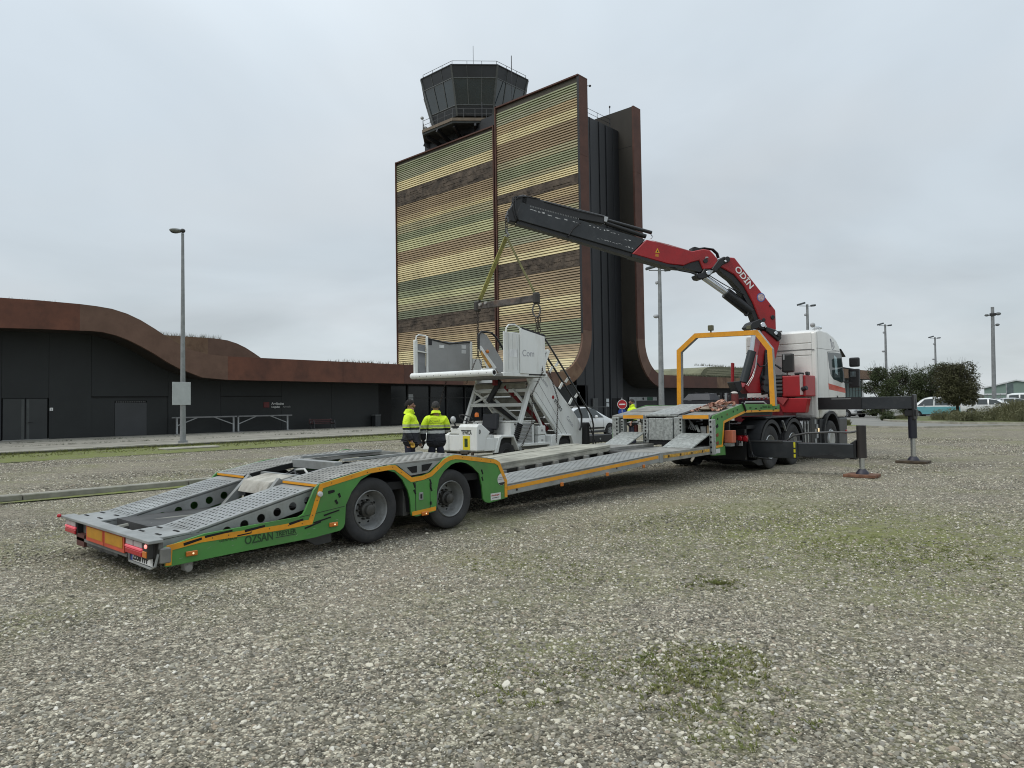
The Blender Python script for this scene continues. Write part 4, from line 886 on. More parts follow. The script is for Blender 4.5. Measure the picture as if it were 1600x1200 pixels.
MB().box(-7.06, -6.99, 2.94, 3.02, .07, .19).build('roller_bracket', galv_d, trl)
# gear between the ramps: winch line pipe, wheel chock beam, cross struts, old timber
MB().tube([(-8.45,2.75,.33),(-8.3,2.95,.38),(-8.2,3.3,.40),(-7.95,4.0,.42),(-7.85,4.4,.43)], .03, 8).build('drain_pipe', mat('pipe_grey', (0.2, 0.2, 0.17), .7), trl, smooth=True)
MB().box(-8.66, -7.74, 2.6, 4.5, .16, .19).build('centre_pan', mat('pan_dark', (0.06, 0.06, 0.055), .8, var=.4, vscale=3), trl)
MB().cyl((-7.95, 3.02, .2), (-7.97, 3.0, .42), .016, 8).build('locking_pin', galv, trl); MB().tube([(-7.9,3.05,.26),(-7.85,3.1,.3),(-7.82,3.05,.24),(-7.78,3.1,.28)], .012, 6).build('pin_chain', galv, trl)
for xx in (-8.55,): MB().bar((xx, 4.0, .33), (xx+.02, 4.42, .76), .07, .09).build('strut', galv, trl)
MB().bar((-7.82, 4.05, .35), (-7.8, 4.42, .76), .07, .09).build('strut', galv, trl)
tm = mat('weathered_timber', (0.40, 0.38, 0.33), .9, var=.2, vscale=5, detail=8, dirt=(0.16, 0.14, 0.11), dirt_amt=.8, dscale=4)
MB().prism([(4.22,.60),(4.30,.74),(4.62,.80),(4.62,.66)], 0, -8.5, -7.85).build('timber_block', tm, trl, bevel=.02, seg=2)
MB().box(-8.66, -7.74, 4.62, 4.68, .4, .8).build('cross_beam', galv, trl)
# ---- deck over the wheels
DK = [(4.43,.775),(4.93,.862),(5.39,.915),(5.47,.922),(5.95,.935),(6.47,.955),(6.66,.95),(7.26,.865)]
for xa, xb in ((-7.72, -6.985), (-9.415, -8.68)):
    d1 = perf_run('deck_plate', xa+.03, xb-.02, DK[:3], .08, .0165, galv_d, trl)
    MB().prism([(4.43,.775),(4.93,.862),(5.39,.915),(5.39,.895),(4.93,.842),(4.43,.755)], 0, xa, xa+.03).prism([(4.40,.768),(4.43,.775),(4.43,.75),(4.40,.745)], 0, xa, xb).build('deck_border', galv, d1)
    MB().prism([(4.395,.76),(4.425,.766),(4.425,.735),(4.395,.735)], 0, xa, xb).build('edge_tape', yel, d1)
    d2 = MB().prism([DK[2], DK[3], DK[4], DK[5], DK[6], DK[7]] + [(y, z-.05) for y, z in DK[2:][::-1]], 0, xa-.02, xb).build('deck_plate', galv_d, trl, bevel=.004)
    st_ = MB(); rnd = random.Random(3)
    for i in range(12):
        for j in range(17):
            y = 5.45 + j*.105 + (.05 if i % 2 else 0); x = xa + .05 + i*(xb-xa-.08)/12
            if y > 7.2: continue
            z = next(za+(zb-za)*(y-ya)/(yb-ya) for (ya, za), (yb, zb) in zip(DK, DK[1:]) if ya <= y <= yb)
            st_.lathe([(.022, -.002), (.018, .006), (.012, .006), (.011, -.001)], (x, y, z), (0,0,1), 8)
    so = st_.build('grip_stud', galv_d, d2); so['kind'] = 'stuff'
    MB().box(xa, xb-.02, 4.5, 7.2, .60, .69).prism([(4.44,.768),(4.93,.855),(5.38,.905),(5.38,.85),(4.44,.72)], 0, xa+.01, xb-.01).build('deck_frame_shade', void, trl)  # frame box, plus a black sheet painting the shade behind the deck holes
MB().box(-8.7, -7.7, 6.55, 7.3, .78, .90).build('deck_centre', galv_d, trl, bevel=.006)
MB().box(-8.72, -7.70, 5.1, 5.22, .82, .93).build('deck_cross', galv, trl, bevel=.005)
MB().bar((-7.72, 5.24, .945), (-7.74, 6.56, .965), .05, .03).bar((-8.70, 5.24, .945), (-8.68, 6.56, .965), .05, .03).build('slot_rail', galv, trl)
MB().box(-8.66, -7.76, 4.7, 7.3, .44, .47).build('well_floor', blk, trl)
MB().tube([(-8.5,4.75,.7),(-8.3,4.9,.83),(-8.1,4.8,.72),(-8.2,4.72,.66)], .012, 6).tube([(-8.45,4.8,.68),(-8.25,4.85,.8),(-8.15,4.95,.72)], .012, 6).build('hose', blk, trl, smooth=True)
MB().tube([(-8.60,4.9,.70),(-8.5,5.0,.80),(-8.3,5.04,.82),(-8.15,5.02,.74)], .016, 8).build('hose', mat('pale_hose', (0.5, 0.5, 0.47), .6), trl, smooth=True)
# step plate between the arches with its two openings
sp_ = MB().prism([(5.50,.905),(6.22,.905),(6.0,.77),(5.72,.755)], 0, XN-.02, XN-.012).build('arch_bridge', galv, trl)
MB().prism([(5.66,.86),(5.82,.87),(5.82,.785),(5.74,.785)], 0, XN-.012, XN-.008).prism([(5.90,.875),(6.08,.885),(6.0,.80),(5.90,.79)], 0, XN-.012, XN-.008).build('opening', void, sp_)
# ---- low bed, a little nose-up
def bedz(y): return .49 + (y-7.48)*.0445
Y0, Y1, Y2 = 7.48, 11.70, 13.70
nb = MB().prism([(Y0, bedz(Y0)-.008), (Y1, bedz(Y1)-.008), (Y1, bedz(Y1)-.172), (Y0, bedz(Y0)-.165)], 0, XN-.07, XN).build('side_beam', galv, trl, bevel=.006)
MB().band([(Y0, bedz(Y0)-.062), (Y1-.08, bedz(Y1)-.07)], .055, XN, .004).build('edge_tape', yel, nb)
for y in (7.68, 10.25): MB().lathe([(.02, .004), (.001, .005)], (XN, y, bedz(y)-.11), (1,0,0), 8).build('bolt_hole', void, nb)
for y in (8.72, 9.95, 11.1): marker(y, bedz(y)-.175, False, .06, .05)
pr_ = perf_run('deck_plate', -7.74, -7.0, [(Y0, bedz(Y0)), (Y1, bedz(Y1))], .09, .016, galv, trl)
MB().prism([(Y0, bedz(Y0)), (Y1, bedz(Y1)), (Y1, bedz(Y1)-.02), (Y0, bedz(Y0)-.02)], 0, -7.0, XN).prism([(Y0, bedz(Y0)), (Y1, bedz(Y1)), (Y1, bedz(Y1)-.1), (Y0, bedz(Y0)-.1)], 0, -7.78, -7.74).build('deck_border', galv, pr_)
MB().prism([(Y0, bedz(Y0)-.03), (Y1, bedz(Y1)-.03), (Y1, bedz(Y1)-.06), (Y0, bedz(Y0)-.06)], 0, -7.73, -7.03).build('deck_underplate', mat('pan_dark', (0.06, 0.06, 0.055), .8), pr_)
bk = MB().box(XN-.1, XN+.012, 11.66, 11.78, bedz(11.7)-.19, bedz(11.7)+.01).build('bed_bracket', galv, trl, bevel=.008)
# main spine: dark gap with lugs, then timber planks
MB().prism([(Y0-.2, bedz(Y0)-.16), (Y2, bedz(Y1)-.1), (Y2, bedz(Y1)-.3), (Y0-.2, bedz(Y0)-.3)], 0, -9.40, -7.85).build('spine_beam', blk, trl)
sb_ = MB().prism([(Y0-.2, bedz(Y0)+.005), (Y1+.2, bedz(Y1)+.005), (Y1+.2, bedz(Y1)-.02), (Y0-.2, bedz(Y0)-.02)], 0, -8.33, -8.25).build('spine_rail', mat('rail_beige', (0.33, 0.32, 0.27), .7, var=.2, dirt=(.15,.14,.11), dirt_amt=.6), trl)
for i in range(9):
    y = 7.75 + i*.47; MB().box(-8.27, -8.19, y, y+.12, bedz(y)-.13, bedz(y)-.02).build('lug', galv_d, sb_, bevel=.005)
wood = mat('deck_timber', (0.36, 0.35, 0.29), .85, var=.22, vscale=1.5, detail=8, dirt=(0.17, 0.155, 0.12), dirt_amt=.7, dscale=2.5, bump=.1, bscale=20)
xs_ = [-9.42, -9.22, -9.03, -8.84, -8.65, -8.46, -8.27]
for i, (a, b) in enumerate(zip(xs_, xs_[1:])):
    dz = random.uniform(-.006, .006) + (.09 if i < 6 else 0); ys = Y0-.15
    MB().prism([(ys, bedz(ys)+dz), (Y1+.3, bedz(Y1+.3)+dz), (Y1+.3, bedz(Y1+.3)+dz-.05), (ys, bedz(ys)+dz-.05)], 0, a+.006, b-.006).build('plank', wood, trl, bevel=.006)
MB().prism([(Y0-.15, bedz(Y0)+.04), (Y1+.3, bedz(Y1)+.05), (Y1+.3, bedz(Y1)), (Y0-.15, bedz(Y0))], 0, -8.31, -8.28).build('plank_face', mat('rail_beige', (0.33, 0.32, 0.27), .7), trl)
# front part of the bed up to the gooseneck
fb = MB().prism([(Y1+.06, .68), (Y2, .70), (Y2, .53), (Y1+.06, .50)], 0, XN-.06, XN).build('side_beam', galv_d, trl, bevel=.005)
MB().band([(Y1+.1, .60), (Y2-.05, .62)], .06, XN, .004).build('edge_tape', mat('worn_tape', (0.55, 0.30, 0.03), .5, var=.3, vscale=14, dirt=(0.25, 0.24, 0.2), dirt_amt=.9, dscale=9), fb)
for y in (12.0, 12.45, 12.9, 13.35): MB().lathe([(.026, .006), (.001, .007)], (XN, y, .60+.01*(y-12)), (1,0,0), 8).build('bolt_hole', void, fb)
MB().prism([(Y1+.06, .68), (Y2, .70), (Y2, .67), (Y1+.06, .65)], 0, -7.8, XN-.06).build('deck_plate', galv_d, trl, bevel=.004)
MB().prism([(Y1+.3, .72), (Y2, .72), (Y2, .66), (Y1+.3, .66)], 0, -9.42, -8.3).build('deck_plate', galv_d, trl, bevel=.004)
MB().prism([(11.9, .66), (13.7, .66), (13.7, .63), (11.9, .63)], 0, -8.3, -7.8).build('deck_plate', mat('dark_rubbed_steel', (0.10, 0.10, 0.095), .5, metal=.3), trl)
# ---- gooseneck: rear bulkhead with drilled columns, two lockers, centre box
YG = 13.72
def column(xa, xb, z0=.66, z1=1.27, hx=None, n=7):
    c = MB().box(xa, xb, YG-.01, YG+.14, z0, z1).build('drilled_column', galv2, trl, bevel=.008)
    h = MB()
    for k in range(n):
        z = z0+.05+(z1-z0-.1)*k/(n-1); h.lathe([(.024, .012), (.02, .013), (.001, .0135)], (hx if hx else (xa+xb)/2, YG, z), (0,-1,0), 10)
    so = h.build('pin_hole', void, c); so['kind'] = 'stuff'
column(-9.40, -9.22, .70, 1.30, -9.27); column(-9.17, -9.09, .78, 1.25); column(-8.58, -8.44, .73, 1.27, -8.51); column(-7.80, -7.60, .74, 1.30, -7.64); column(-6.985, -6.90, .52, 1.26)
cb = MB().box(-8.42, -7.82, YG-.03, YG+.2, .80, 1.28).build('centre_box', galv2, trl, bevel=.01)
for x in (-8.24, -8.04): MB().box(x, x+.012, YG-.034, YG-.028, .80, 1.28).build('box_rib', galv, cb)
MB().box(-8.42, -7.82, YG, YG+.1, .70, .80).build('box_shadow_gap', void, trl)
for x in (-8.47, -7.74): MB().tube([(x, YG-.03, .93), (x+.02, YG-.05, .87), (x-.01, YG-.04, .82)], .012, 6).build('hook', galv, trl)
for xa, xb in ((-9.1, -8.55), (-7.59, -6.97)):
    MB().box(xa, xb, YG-.015, YG+.03, 1.26, 1.355).build('bay_beam', galv, trl); MB().box(xa+.01, xb-.01, YG-.02, YG-.015, 1.272, 1.345).build('edge_tape', yel, trl)
    MB().box(xa, xb, YG+.9, YG+.95, .68, 1.3).box(xa, xb, YG+.1, YG+.95, .66, .69).build('bay_lining', blk, trl)
    MB().prism([(12.95, .70), (13.72, .97), (13.72, .94), (12.95, .67)] if xa < -8 else [(12.95, .71), (13.72, .965), (13.72, .93), (12.95, .68)], 0, xa-.05, xb+.0).build('slope_plate', galv2, trl, bevel=.004)
# things stowed in the bays (fixed gear)
MB().perf((-8.78, YG+.25, .95), (.22, 0, 0), (0, 0, .32), 5, 7, .012).build('mesh_panel', galv, trl)
MB().cyl((-8.95, YG+.3, .95), (-8.95, YG+.3, 1.12), .045, 12).build('red_bottle', mat('dull_red', (0.16, 0.03, 0.025), .5), trl, smooth=True)
MB().lathe([(.05, 0), (.075, .02), (.05, .04)], (-8.7, YG+.2, 1.22), (0,-1,0), 16).build('hose_reel', mat('beige_hose', (0.28, 0.27, 0.2), .7), trl, smooth=True)
for k in range(5): MB().tube([(-7.55+.02*k, YG+.2, 1.25-.02*k), (-7.5+.03*k, YG+.18, 1.15-.03*k), (-7.56+.04*k, YG+.2, 1.05-.01*k)], .012, 6).build('cable', mat('cable_grey', (0.2,)*3, .6), trl, smooth=True)
MB().bar((-7.38, YG+.2, 1.12), (-7.26, YG+.1, .98), .05, .02).box(-7.28, -7.16, YG+.2, YG+.4, .95, 1.1).build('bracket', galv, trl)
MB().box(-7.13, -7.08, YG+.2, YG+.25, .95, 1.12).build('timber_block', mat('pale_wood', (0.4, 0.3, 0.18), .8), trl); MB().cyl((-7.02, YG+.2, .95), (-7.02, YG+.2, 1.15), .05, 12).build('red_bottle', mat('dull_red', (0.16, 0.03, 0.025), .5), trl, smooth=True)
# neck side plates: upright, slope and beam
for x0, x1, lab in ((XN-.03, XN, None), (XF, XF+.03, None)):
    NP = [(13.74,.50),(14.39,.475),(14.375,.668),(14.28,.70),(14.37,1.16),(15.43,1.363),(17.37,1.36),(17.38,1.535),(15.28,1.565),(13.87,1.33),(13.80,1.26)]
    p = MB().prism(NP, 0, x0, x1).build('neck_side', green, trl, bevel=.004)
    if x1 == XN:
        MB().band([(13.76,.665),(14.24,.685),(14.34,1.185),(15.42,1.395),(17.35,1.385)], .05, XN, .004).build('edge_tape', yel, p)
        rust = mat('rust_plug', (0.20, 0.05, 0.025), .8)
        hl = MB(); rh = MB()
        for i in range(7): hl.lathe([(.016, .004), (.001, .005)], (XN, 13.86, .72+.085*i), (1,0,0), 8)
        hl.prism([(13.95,1.11),(14.06,1.16),(14.08,1.09),(14.0,1.06)], 0, XN, XN+.004)
        rh.prism([(13.95,.93),(14.06,.97),(14.08,.90),(14.0,.87)], 0, XN, XN+.004).prism([(13.95,.76),(14.06,.80),(14.08,.73),(14.0,.70)], 0, XN, XN+.004)
        for i, y in enumerate((14.05,14.25,14.5,14.8,15.0)): (rh if i == 2 else hl).lathe([(.026, .004), (.001, .005)], (XN, y, 1.26+(y-14.05)*.19), (1,0,0), 8)
        for y, z in ((15.7,1.47),(16.0,1.45),(16.3,1.46),(17.15,1.44),(16.2,1.40),(17.0,1.40)): hl.box(XN, XN+.004, y-.06, y+.04, z-.012, z+.012)
        rh.lathe([(.024, .006), (.001, .007)], (XN, 15.75, 1.40), (1,0,0), 8)
        o = hl.build('plate_hole', void, p); o['kind'] = 'stuff'; o = rh.build('plug', rust, p); o['kind'] = 'stuff'
        text('lettering', 'TS3-AH  SLG', mat('green_black_print', (0.016, 0.05, 0.014), 0.6, var=0), p, (XN+.003, 16.35, 1.455), (0,1,0), (0,0,1), .085, bold=True)
        MB().box(XN, XN+.004, 13.93, 14.13, .535, .63).build('maker_plate', mat('decal_white', (0.62, 0.62, 0.60), 0.5), p)
        MB().tube([(XN+.01, 15.25, 1.6), (XN+.02, 15.33, 1.52), (XN+.02, 15.4, 1.42), (XN-.05, 15.42, 1.36)], .022, 8).build('hose', blk, p, smooth=True)
# neck decking
top = [(13.74,1.335),(14.7,1.47),(15.25,1.545),(17.35,1.52)]
for xa, xb, m, dz in ((-9.42, -8.5, galv_d, 0), (-8.5, -7.72, galv2, .03), (-7.72, -6.98, galv_d, -.005)):
    MB().prism([(y, z+dz) for y, z in top] + [(y, z+dz-.05) for y, z in top[::-1]], 0, xa+.004, xb-.004).build('neck_deck', m, trl, bevel=.006)
MB().prism([(13.74,1.37),(15.2,1.575),(15.2,1.555),(13.74,1.35)], 0, -7.90, -7.70).build('neck_strip', galv, trl, bevel=.004)
MB().prism([(13.8,1.365),(15.2,1.56),(15.2,1.545),(13.8,1.35)], 0, -7.69, -7.63).build('neck_seam', blk, trl)
MB().box(-9.3, -7.1, 14.3, 17.3, 1.28, 1.42).build('neck_frame', blk, trl)
MB().box(-6.99, -6.80, 14.42, 14.60, .735, 1.0).build('orange_plate', mat('faded_orange', (0.50, 0.14, 0.075), .6, var=.08), trl, bevel=.01)
MB().box(-7.0, -6.84, 14.42, 14.6, .66, .73).build('plate_bracket', galv, trl)
# yellow headboard frame standing on the neck
hbp = [(-9.461,16.950,1.633), (-9.439,16.950,2.978), (-8.944,16.950,3.359), (-7.305,16.950,3.312), (-6.980,16.950,2.874), (-6.938,16.950,1.413)]
hbp = [(p[0], 16.95, p[2]) for p in hbp]; hbp[0] = (hbp[0][0], 16.95, 1.5); hbp[-1] = (hbp[-1][0], 16.95, 1.5)
hb = MB(); gb = MB()
for a, b in zip(hbp, hbp[1:]):
    hb.bar((a[0], 16.92, a[2]), (b[0], 16.92, b[2]), .05, .115, (0,1,0)) if False else None
inset = .13
def ring(y0, y1, pts, w, m, name, par):
    c = Vector((sum(p[0] for p in pts)/len(pts), sum(p[2] for p in pts)/len(pts)-.3)); P2 = [Vector((p[0], p[2])) for p in pts]; a = []; b = []
    for i in range(len(P2)):
        d0 = (P2[i]-P2[max(i-1,0)]); d1 = (P2[min(i+1,len(P2)-1)]-P2[i])
        if d0.length < 1e-6: d0 = d1
        if d1.length < 1e-6: d1 = d0
        d0.normalize(); d1.normalize(); n0 = Vector((-d0.y, d0.x)); n1 = Vector((-d1.y, d1.x)); mm = n0+n1; mm = mm/mm.length_squared*2
        a.append(P2[i]+mm*w/2); b.append(P2[i]-mm*w/2)
    bld = MB()
    for i in range(len(P2)-1): bld.prism([tuple(a[i]), tuple(a[i+1]), tuple(b[i+1]), tuple(b[i])], 1, y0, y1)
    return bld.build(name, m, par)
fr_ = ring(16.94, 17.06, hbp, .12, galv, 'headboard_frame', trl)
ring(16.925, 16.939, hbp, .12, yel, 'edge_tape', fr_)
wl_ = MB().box(hbp[2][0]+.35, hbp[2][0]+.47, 16.93, 17.05, hbp[2][2]+.1, hbp[2][2]+.24).box(hbp[2][0]+.39, hbp[2][0]+.43, 16.97, 17.01, hbp[2][2]+.03, hbp[2][2]+.1).build('work_lamp', mat('lamp_olive', (0.10, 0.095, 0.05), .5), fr_, bevel=.012)
MB().tube([(-8.9,16.4,1.54),(-8.95,16.5,1.66),(-8.7,16.55,1.67),(-8.2,16.5,1.66),(-8.1,16.4,1.54)], .02, 8).build('grab_rail', galv, trl, smooth=True)
MB().tube([(-7.5,16.6,1.53),(-7.5,16.65,1.60),(-7.1,16.8,1.60),(-7.05,16.85,1.53)], .02, 8).build('grab_rail', galv, trl, smooth=True)
# loose things lying on the neck
o = MB().prism([(0,0),(.62,0),(.66,.16),(.56,.30),(.16,.33),(-.04,.16)], 0, -9.42, -8.62)
bx_ = MB().prism([(15.15,1.55),(15.85,1.55),(15.88,1.66),(15.82,1.72),(15.12,1.72),(15.12,1.6)], 0, -9.35, -8.45)
tb_ = thing('tool_box', 'closed black plastic tool box lying on the trailer neck under the yellow frame', 'tool box', (-8.9, 16.2, 1.54))
b0 = (-8.834,16.200,1.694); b1 = (-8.156,16.200,1.667); b2 = (-8.740,16.200,1.902); b3 = (-8.083,16.200,1.886)
MB().prism([(b0[0], 1.545), (b1[0]+.02, 1.545), (b1[0]+.04, 1.66), (b0[0]-.03, 1.66)], 1, 16.05, 16.55).build('box_body', mat('black_plastic', (0.013, 0.014, 0.018), .5), tb_, bevel=.015, seg=2)
MB().add([(b0[0]-.035,16.03,1.665),(b1[0]+.045,16.03,1.665),(b1[0]+.045,16.57,1.665),(b0[0]-.035,16.57,1.665),(b0[0]+.09,16.12,1.83),(b1[0]-.02,16.12,1.83),(b1[0]-.02,16.5,1.83),(b0[0]+.09,16.5,1.83)], [(3,2,1,0),(4,5,6,7),(0,1,5,4),(1,2,6,5),(2,3,7,6),(3,0,4,7)]).build('box_lid', mat('black_plastic_lid', (0.022, 0.024, 0.03), .45), tb_, bevel=.012, seg=2)
MB().box(b0[0]+.2, b0[0]+.24, 16.25, 16.32, 1.83, 1.865).box(b1[0]-.2, b1[0]-.16, 16.25, 16.32, 1.83, 1.865).build('lid_catch', blk, tb_)
# heap of copper-coloured lashing straps
hp = thing('strap_heap', 'tangled heap of copper-brown lashing straps on the near corner of the trailer neck', 'lashing straps', (-7.3, 14.7, 1.45))
rnd = random.Random(12)
cop = [mat('strap_copper', (0.30, 0.125, 0.075), .55, var=.2, vscale=8), mat('strap_brown', (0.15, 0.065, 0.04), .6, var=.3, vscale=8), mat('strap_pale', (0.45, 0.24, 0.16), .5, var=.15, vscale=8)]
def topz(y):
    return next((za+(zb-za)*(y-ya)/(yb-ya) for (ya, za), (yb, zb) in zip(top, top[1:]) if ya <= y <= yb), 1.5)
for i in range(26):
    cx_, cy_ = -7.32+rnd.gauss(0,.13), 14.75+rnd.gauss(0,.28); pts = []; a = rnd.random()*6.28
    for k in range(7):
        cx_ += math.cos(a)*.07; cy_ += math.sin(a)*.09; a += rnd.gauss(0,.9); cx_ = min(-7.05, max(-7.66, cx_)); cy_ = min(15.35, max(14.2, cy_))
        pts.append((cx_, cy_, topz(cy_)+.02+.13*rnd.random()*math.exp(-((cx_+7.32)/.25)**2)))
    b = MB(); w = .026
    for p, q in zip(pts, pts[1:]): b.bar(p, q, w*2, .012, (rnd.gauss(0,.6), rnd.gauss(0,.6), 1))
    b.build('strap', cop[i % 3], hp)
b = MB()
for i in range(9):
    a = PI*1.1*i/8; b.v.append(0) if False else None
MB().ell((-7.34, 14.72, topz(14.72)+.0), .30, .5, .06, 16, 8).build('canvas_sheet', mat('canvas_tan', (0.24, 0.19, 0.14), .8, var=.25, vscale=6), hp, smooth=True)

# ================================================================ LORRY
white = mat('white_paint', (0.74, 0.73, 0.69), 0.3, var=0.03, vscale=1.0, dirt=(0.36, 0.34, 0.30), dirt_amt=0.45, dscale=1.2, coat=0.3, streak=True)
plas = mat('grey_black_plastic', (0.022, 0.023, 0.025), 0.6, var=0.15, vscale=2)
red = mat('crane_red', (0.34, 0.008, 0.012), 0.4, var=0.12, vscale=1.2, coat=0.05, dirt=(0.16, 0.012, 0.012), dirt_amt=0.5, dscale=1.5)
chrome = mat('chrome_rod', (0.62, 0.64, 0.66), 0.16, metal=0.9, var=0.04)
alu = mat('aluminium', (0.42, 0.43, 0.43), 0.35, metal=0.6, var=0.1)
dkb = mat('dark_boom_paint', (0.020, 0.023, 0.026), 0.4, var=0.2, vscale=1.5, dirt=(0.06, 0.06, 0.06), dirt_amt=0.4, dscale=4)
lor = thing('lorry', 'white cab lorry with black chassis coupled to the low loader behind the red crane', 'lorry', (-8.2, 18.5, 0))
# chassis
MB().box(-8.65, -8.5, 15.3, 22.2, .72, .98).box(-7.9, -7.75, 15.3, 22.2, .72, .98).build('chassis_rail', blk, lor)
MB().box(-8.6, -7.8, 15.4, 22.0, .55, .9).build('drivetrain', void, lor)
MB().box(-9.3, -7.1, 15.25, 15.35, .62, .74).build('rear_crossmember', blk, lor)
for y in (16.75, 18.15):
    for sgn, x in ((1, -6.93), (-1, -9.47)):
        w = wheel(lor, x, y, .522, .522, .27, .29, .15, sgn, rim_m=alu, nuts=10)
        MB().lathe([(.52, -.33), (.522, -.36), (.522, -.57), (.52, -.6)], (x, y, .522), (sgn,0,0), 28).build('inner_tyre', rubber, w)
for sgn, x in ((1, -6.93), (-1, -9.47)): wheel(lor, x, 21.0, .522, .522, .30, .29, -.02, sgn, rim_m=alu, nuts=10, holes=False)
for y in (16.75, 18.15): MB().cyl((-7.2, y, .52), (-9.2, y, .52), .1, 12).build('axle', blk, lor)
def fender(y, r, a0, a1, x0, x1, name='fender'):
    b = MB(); n = 16
    for rr in (r, r+.025):
        pass
    pts = [(y-r*math.cos(R(a0+(a1-a0)*k/n)), .52+r*math.sin(R(a0+(a1-a0)*k/n))) for k in range(n+1)]
    po = [(y-(r+.03)*math.cos(R(a0+(a1-a0)*k/n)), .52+(r+.03)*math.sin(R(a0+(a1-a0)*k/n))) for k in range(n+1)]
    b.prism(pts + po[::-1], 0, x0, x1)
    b.prism([(p[0], p[1]) for p in po] + [(y-(r-.09)*math.cos(R(a0+(a1-a0)*k/n)), .52+(r-.09)*math.sin(R(a0+(a1-a0)*k/n))) for k in range(n+1)][::-1], 0, x1-.012, x1)
    return b.build(name, plas, lor)
for y, a0, a1 in ((16.75, -8, 150), (18.15, 40, 190)):
    fender(y, .66, a0, a1, -7.5, -6.90); fender(y, .66, a0, a1, -9.5, -8.9)
MB().prism([(16.5,1.2),(18.4,1.2),(18.4,1.24),(16.5,1.24)], 0, -7.55, -6.93).build('fender_top', plas, lor, bevel=.015)
MB().bar((-6.885, 17.37, 1.13), (-6.885, 17.55, .88), .018, .05, (1,0,0)).build('silver_strip', alu, lor)
# rear lamps, plate, dark clutter under the coupling
t0 = (-7.379,15.600,0.843); t1 = (-6.981,15.600,0.704)
rl_ = MB().box(t0[0], t1[0], 15.55, 15.62, t1[2], t0[2]).build('tail_lamp', mat('red_lens_dark', (0.20, 0.008, 0.01), .25), lor, bevel=.01)
for f in (.18, .55, .88): cx_ = t0[0]+(t1[0]-t0[0])*f; MB().lathe([(.06, 0), (.05, .012), (.001, .018)], (cx_, 15.55, (t0[2]+t1[2])/2), (0,-1,0), 16).build('round_lens', mat('red_lens_bright', (0.5, 0.02, 0.03), .2), rl_, smooth=True)
q0 = (-7.320,15.600,0.711); q1 = (-7.090,15.600,0.614)
np2 = MB().box(q0[0], q1[0], 15.54, 15.56, q1[2]-.01, q0[2]).build('number_plate', mat('plate_grey_white', (0.42, 0.42, 0.41), .5), lor, bevel=.004)
text('lettering', 'SP', prn, np2, (q0[0]+.04, 15.537, q1[2]+.005), (1,0,0), (0,0,1), .16, bold=True)
MB().box(q0[0]-.6, q1[0]+.02, 15.62, 15.72, .28, .98).build('rear_panel', blk, lor)
for k in range(5): MB().tube([(q1[0]+.05+.02*k, 15.6, .9-.05*k), (q1[0]+.12, 15.75, .6-.06*k), (q1[0]+.08+.05*k, 15.7, .35), (q1[0]+.3+.05*k, 15.9, .3)], .014, 6).build('air_hose', blk, lor, smooth=True)
MB().lathe([(.5, 0), (.52, .04), (.3, .06), (.001, .06)], (-8.2, 16.5, 1.1), (0,0,1), 24).build('fifth_wheel', mat('greasy_steel', (0.06, 0.06, 0.06), .4, metal=.5), lor, smooth=True)
MB().box(-9.3, -7.1, 15.8, 18.9, .98, 1.06).build('deck_plate', blk, lor)
MB().prism([(15.75,.25),(16.15,.12),(16.6,.12),(16.6,.3)], 0, -7.9, -6.98).build('splash_panel', plas, lor)
# side kit: tank, steps, battery box
tk = MB().box(-7.6, -6.99, 18.98, 19.58, .45, 1.08).build('fuel_tank', alu, lor, bevel=.07, seg=3)
for y in (19.05, 19.26, 19.47): MB().box(-6.992, -6.975, y-.03, y+.03, .43, 1.1).build('tank_strap', blk, tk)
MB().box(-6.99, -6.965, 19.22, 19.28, .85, 1.0).build('label_black', prn, tk)
MB().box(-7.6, -7.0, 19.62, 20.28, .40, 1.15).build('battery_box', blk, lor, bevel=.02)
ck = MB()
for i in range(2):
    for j in range(5):
        if (i+j) % 2 == 0: ck.box(-6.998, -6.985, 19.86+.13*i, 19.98+.13*i, .46+.13*j, .58+.13*j)
ck.build('pale_panel', mat('panel_pale_grey', (0.34, 0.35, 0.35), .5), lor)
MB().box(-6.985, -6.96, 20.08, 20.13, .74, .86).build('side_marker', lit, lor, bevel=.008)
MB().box(-7.5, -6.96, 20.18, 20.62, .42, 1.1).build('step_box', plas, lor, bevel=.03, seg=2)
# cab
cabp = [(20.03,1.12),(20.03,3.52),(20.30,3.60),(20.95,3.57),(21.45,3.46),(21.72,3.36),(21.95,3.18),(22.06,3.02),(22.20,2.55),(22.36,2.15),(22.40,1.7),(22.40,1.12),(21.68,1.12),(21.6,1.18),(21.35,1.25),(20.6,1.22),(20.4,1.12)]
cb_ = MB().prism(cabp, 0, -8.98, -6.95).build('cab', white, lor, bevel=.07, seg=3, smooth=True)
MB().prism([(20.6,3.56),(21.4,3.45),(21.85,3.22),(21.3,3.42),(20.9,3.5)], 0, -8.85, -7.15).build('roof_fairing', white, cb_, bevel=.03)
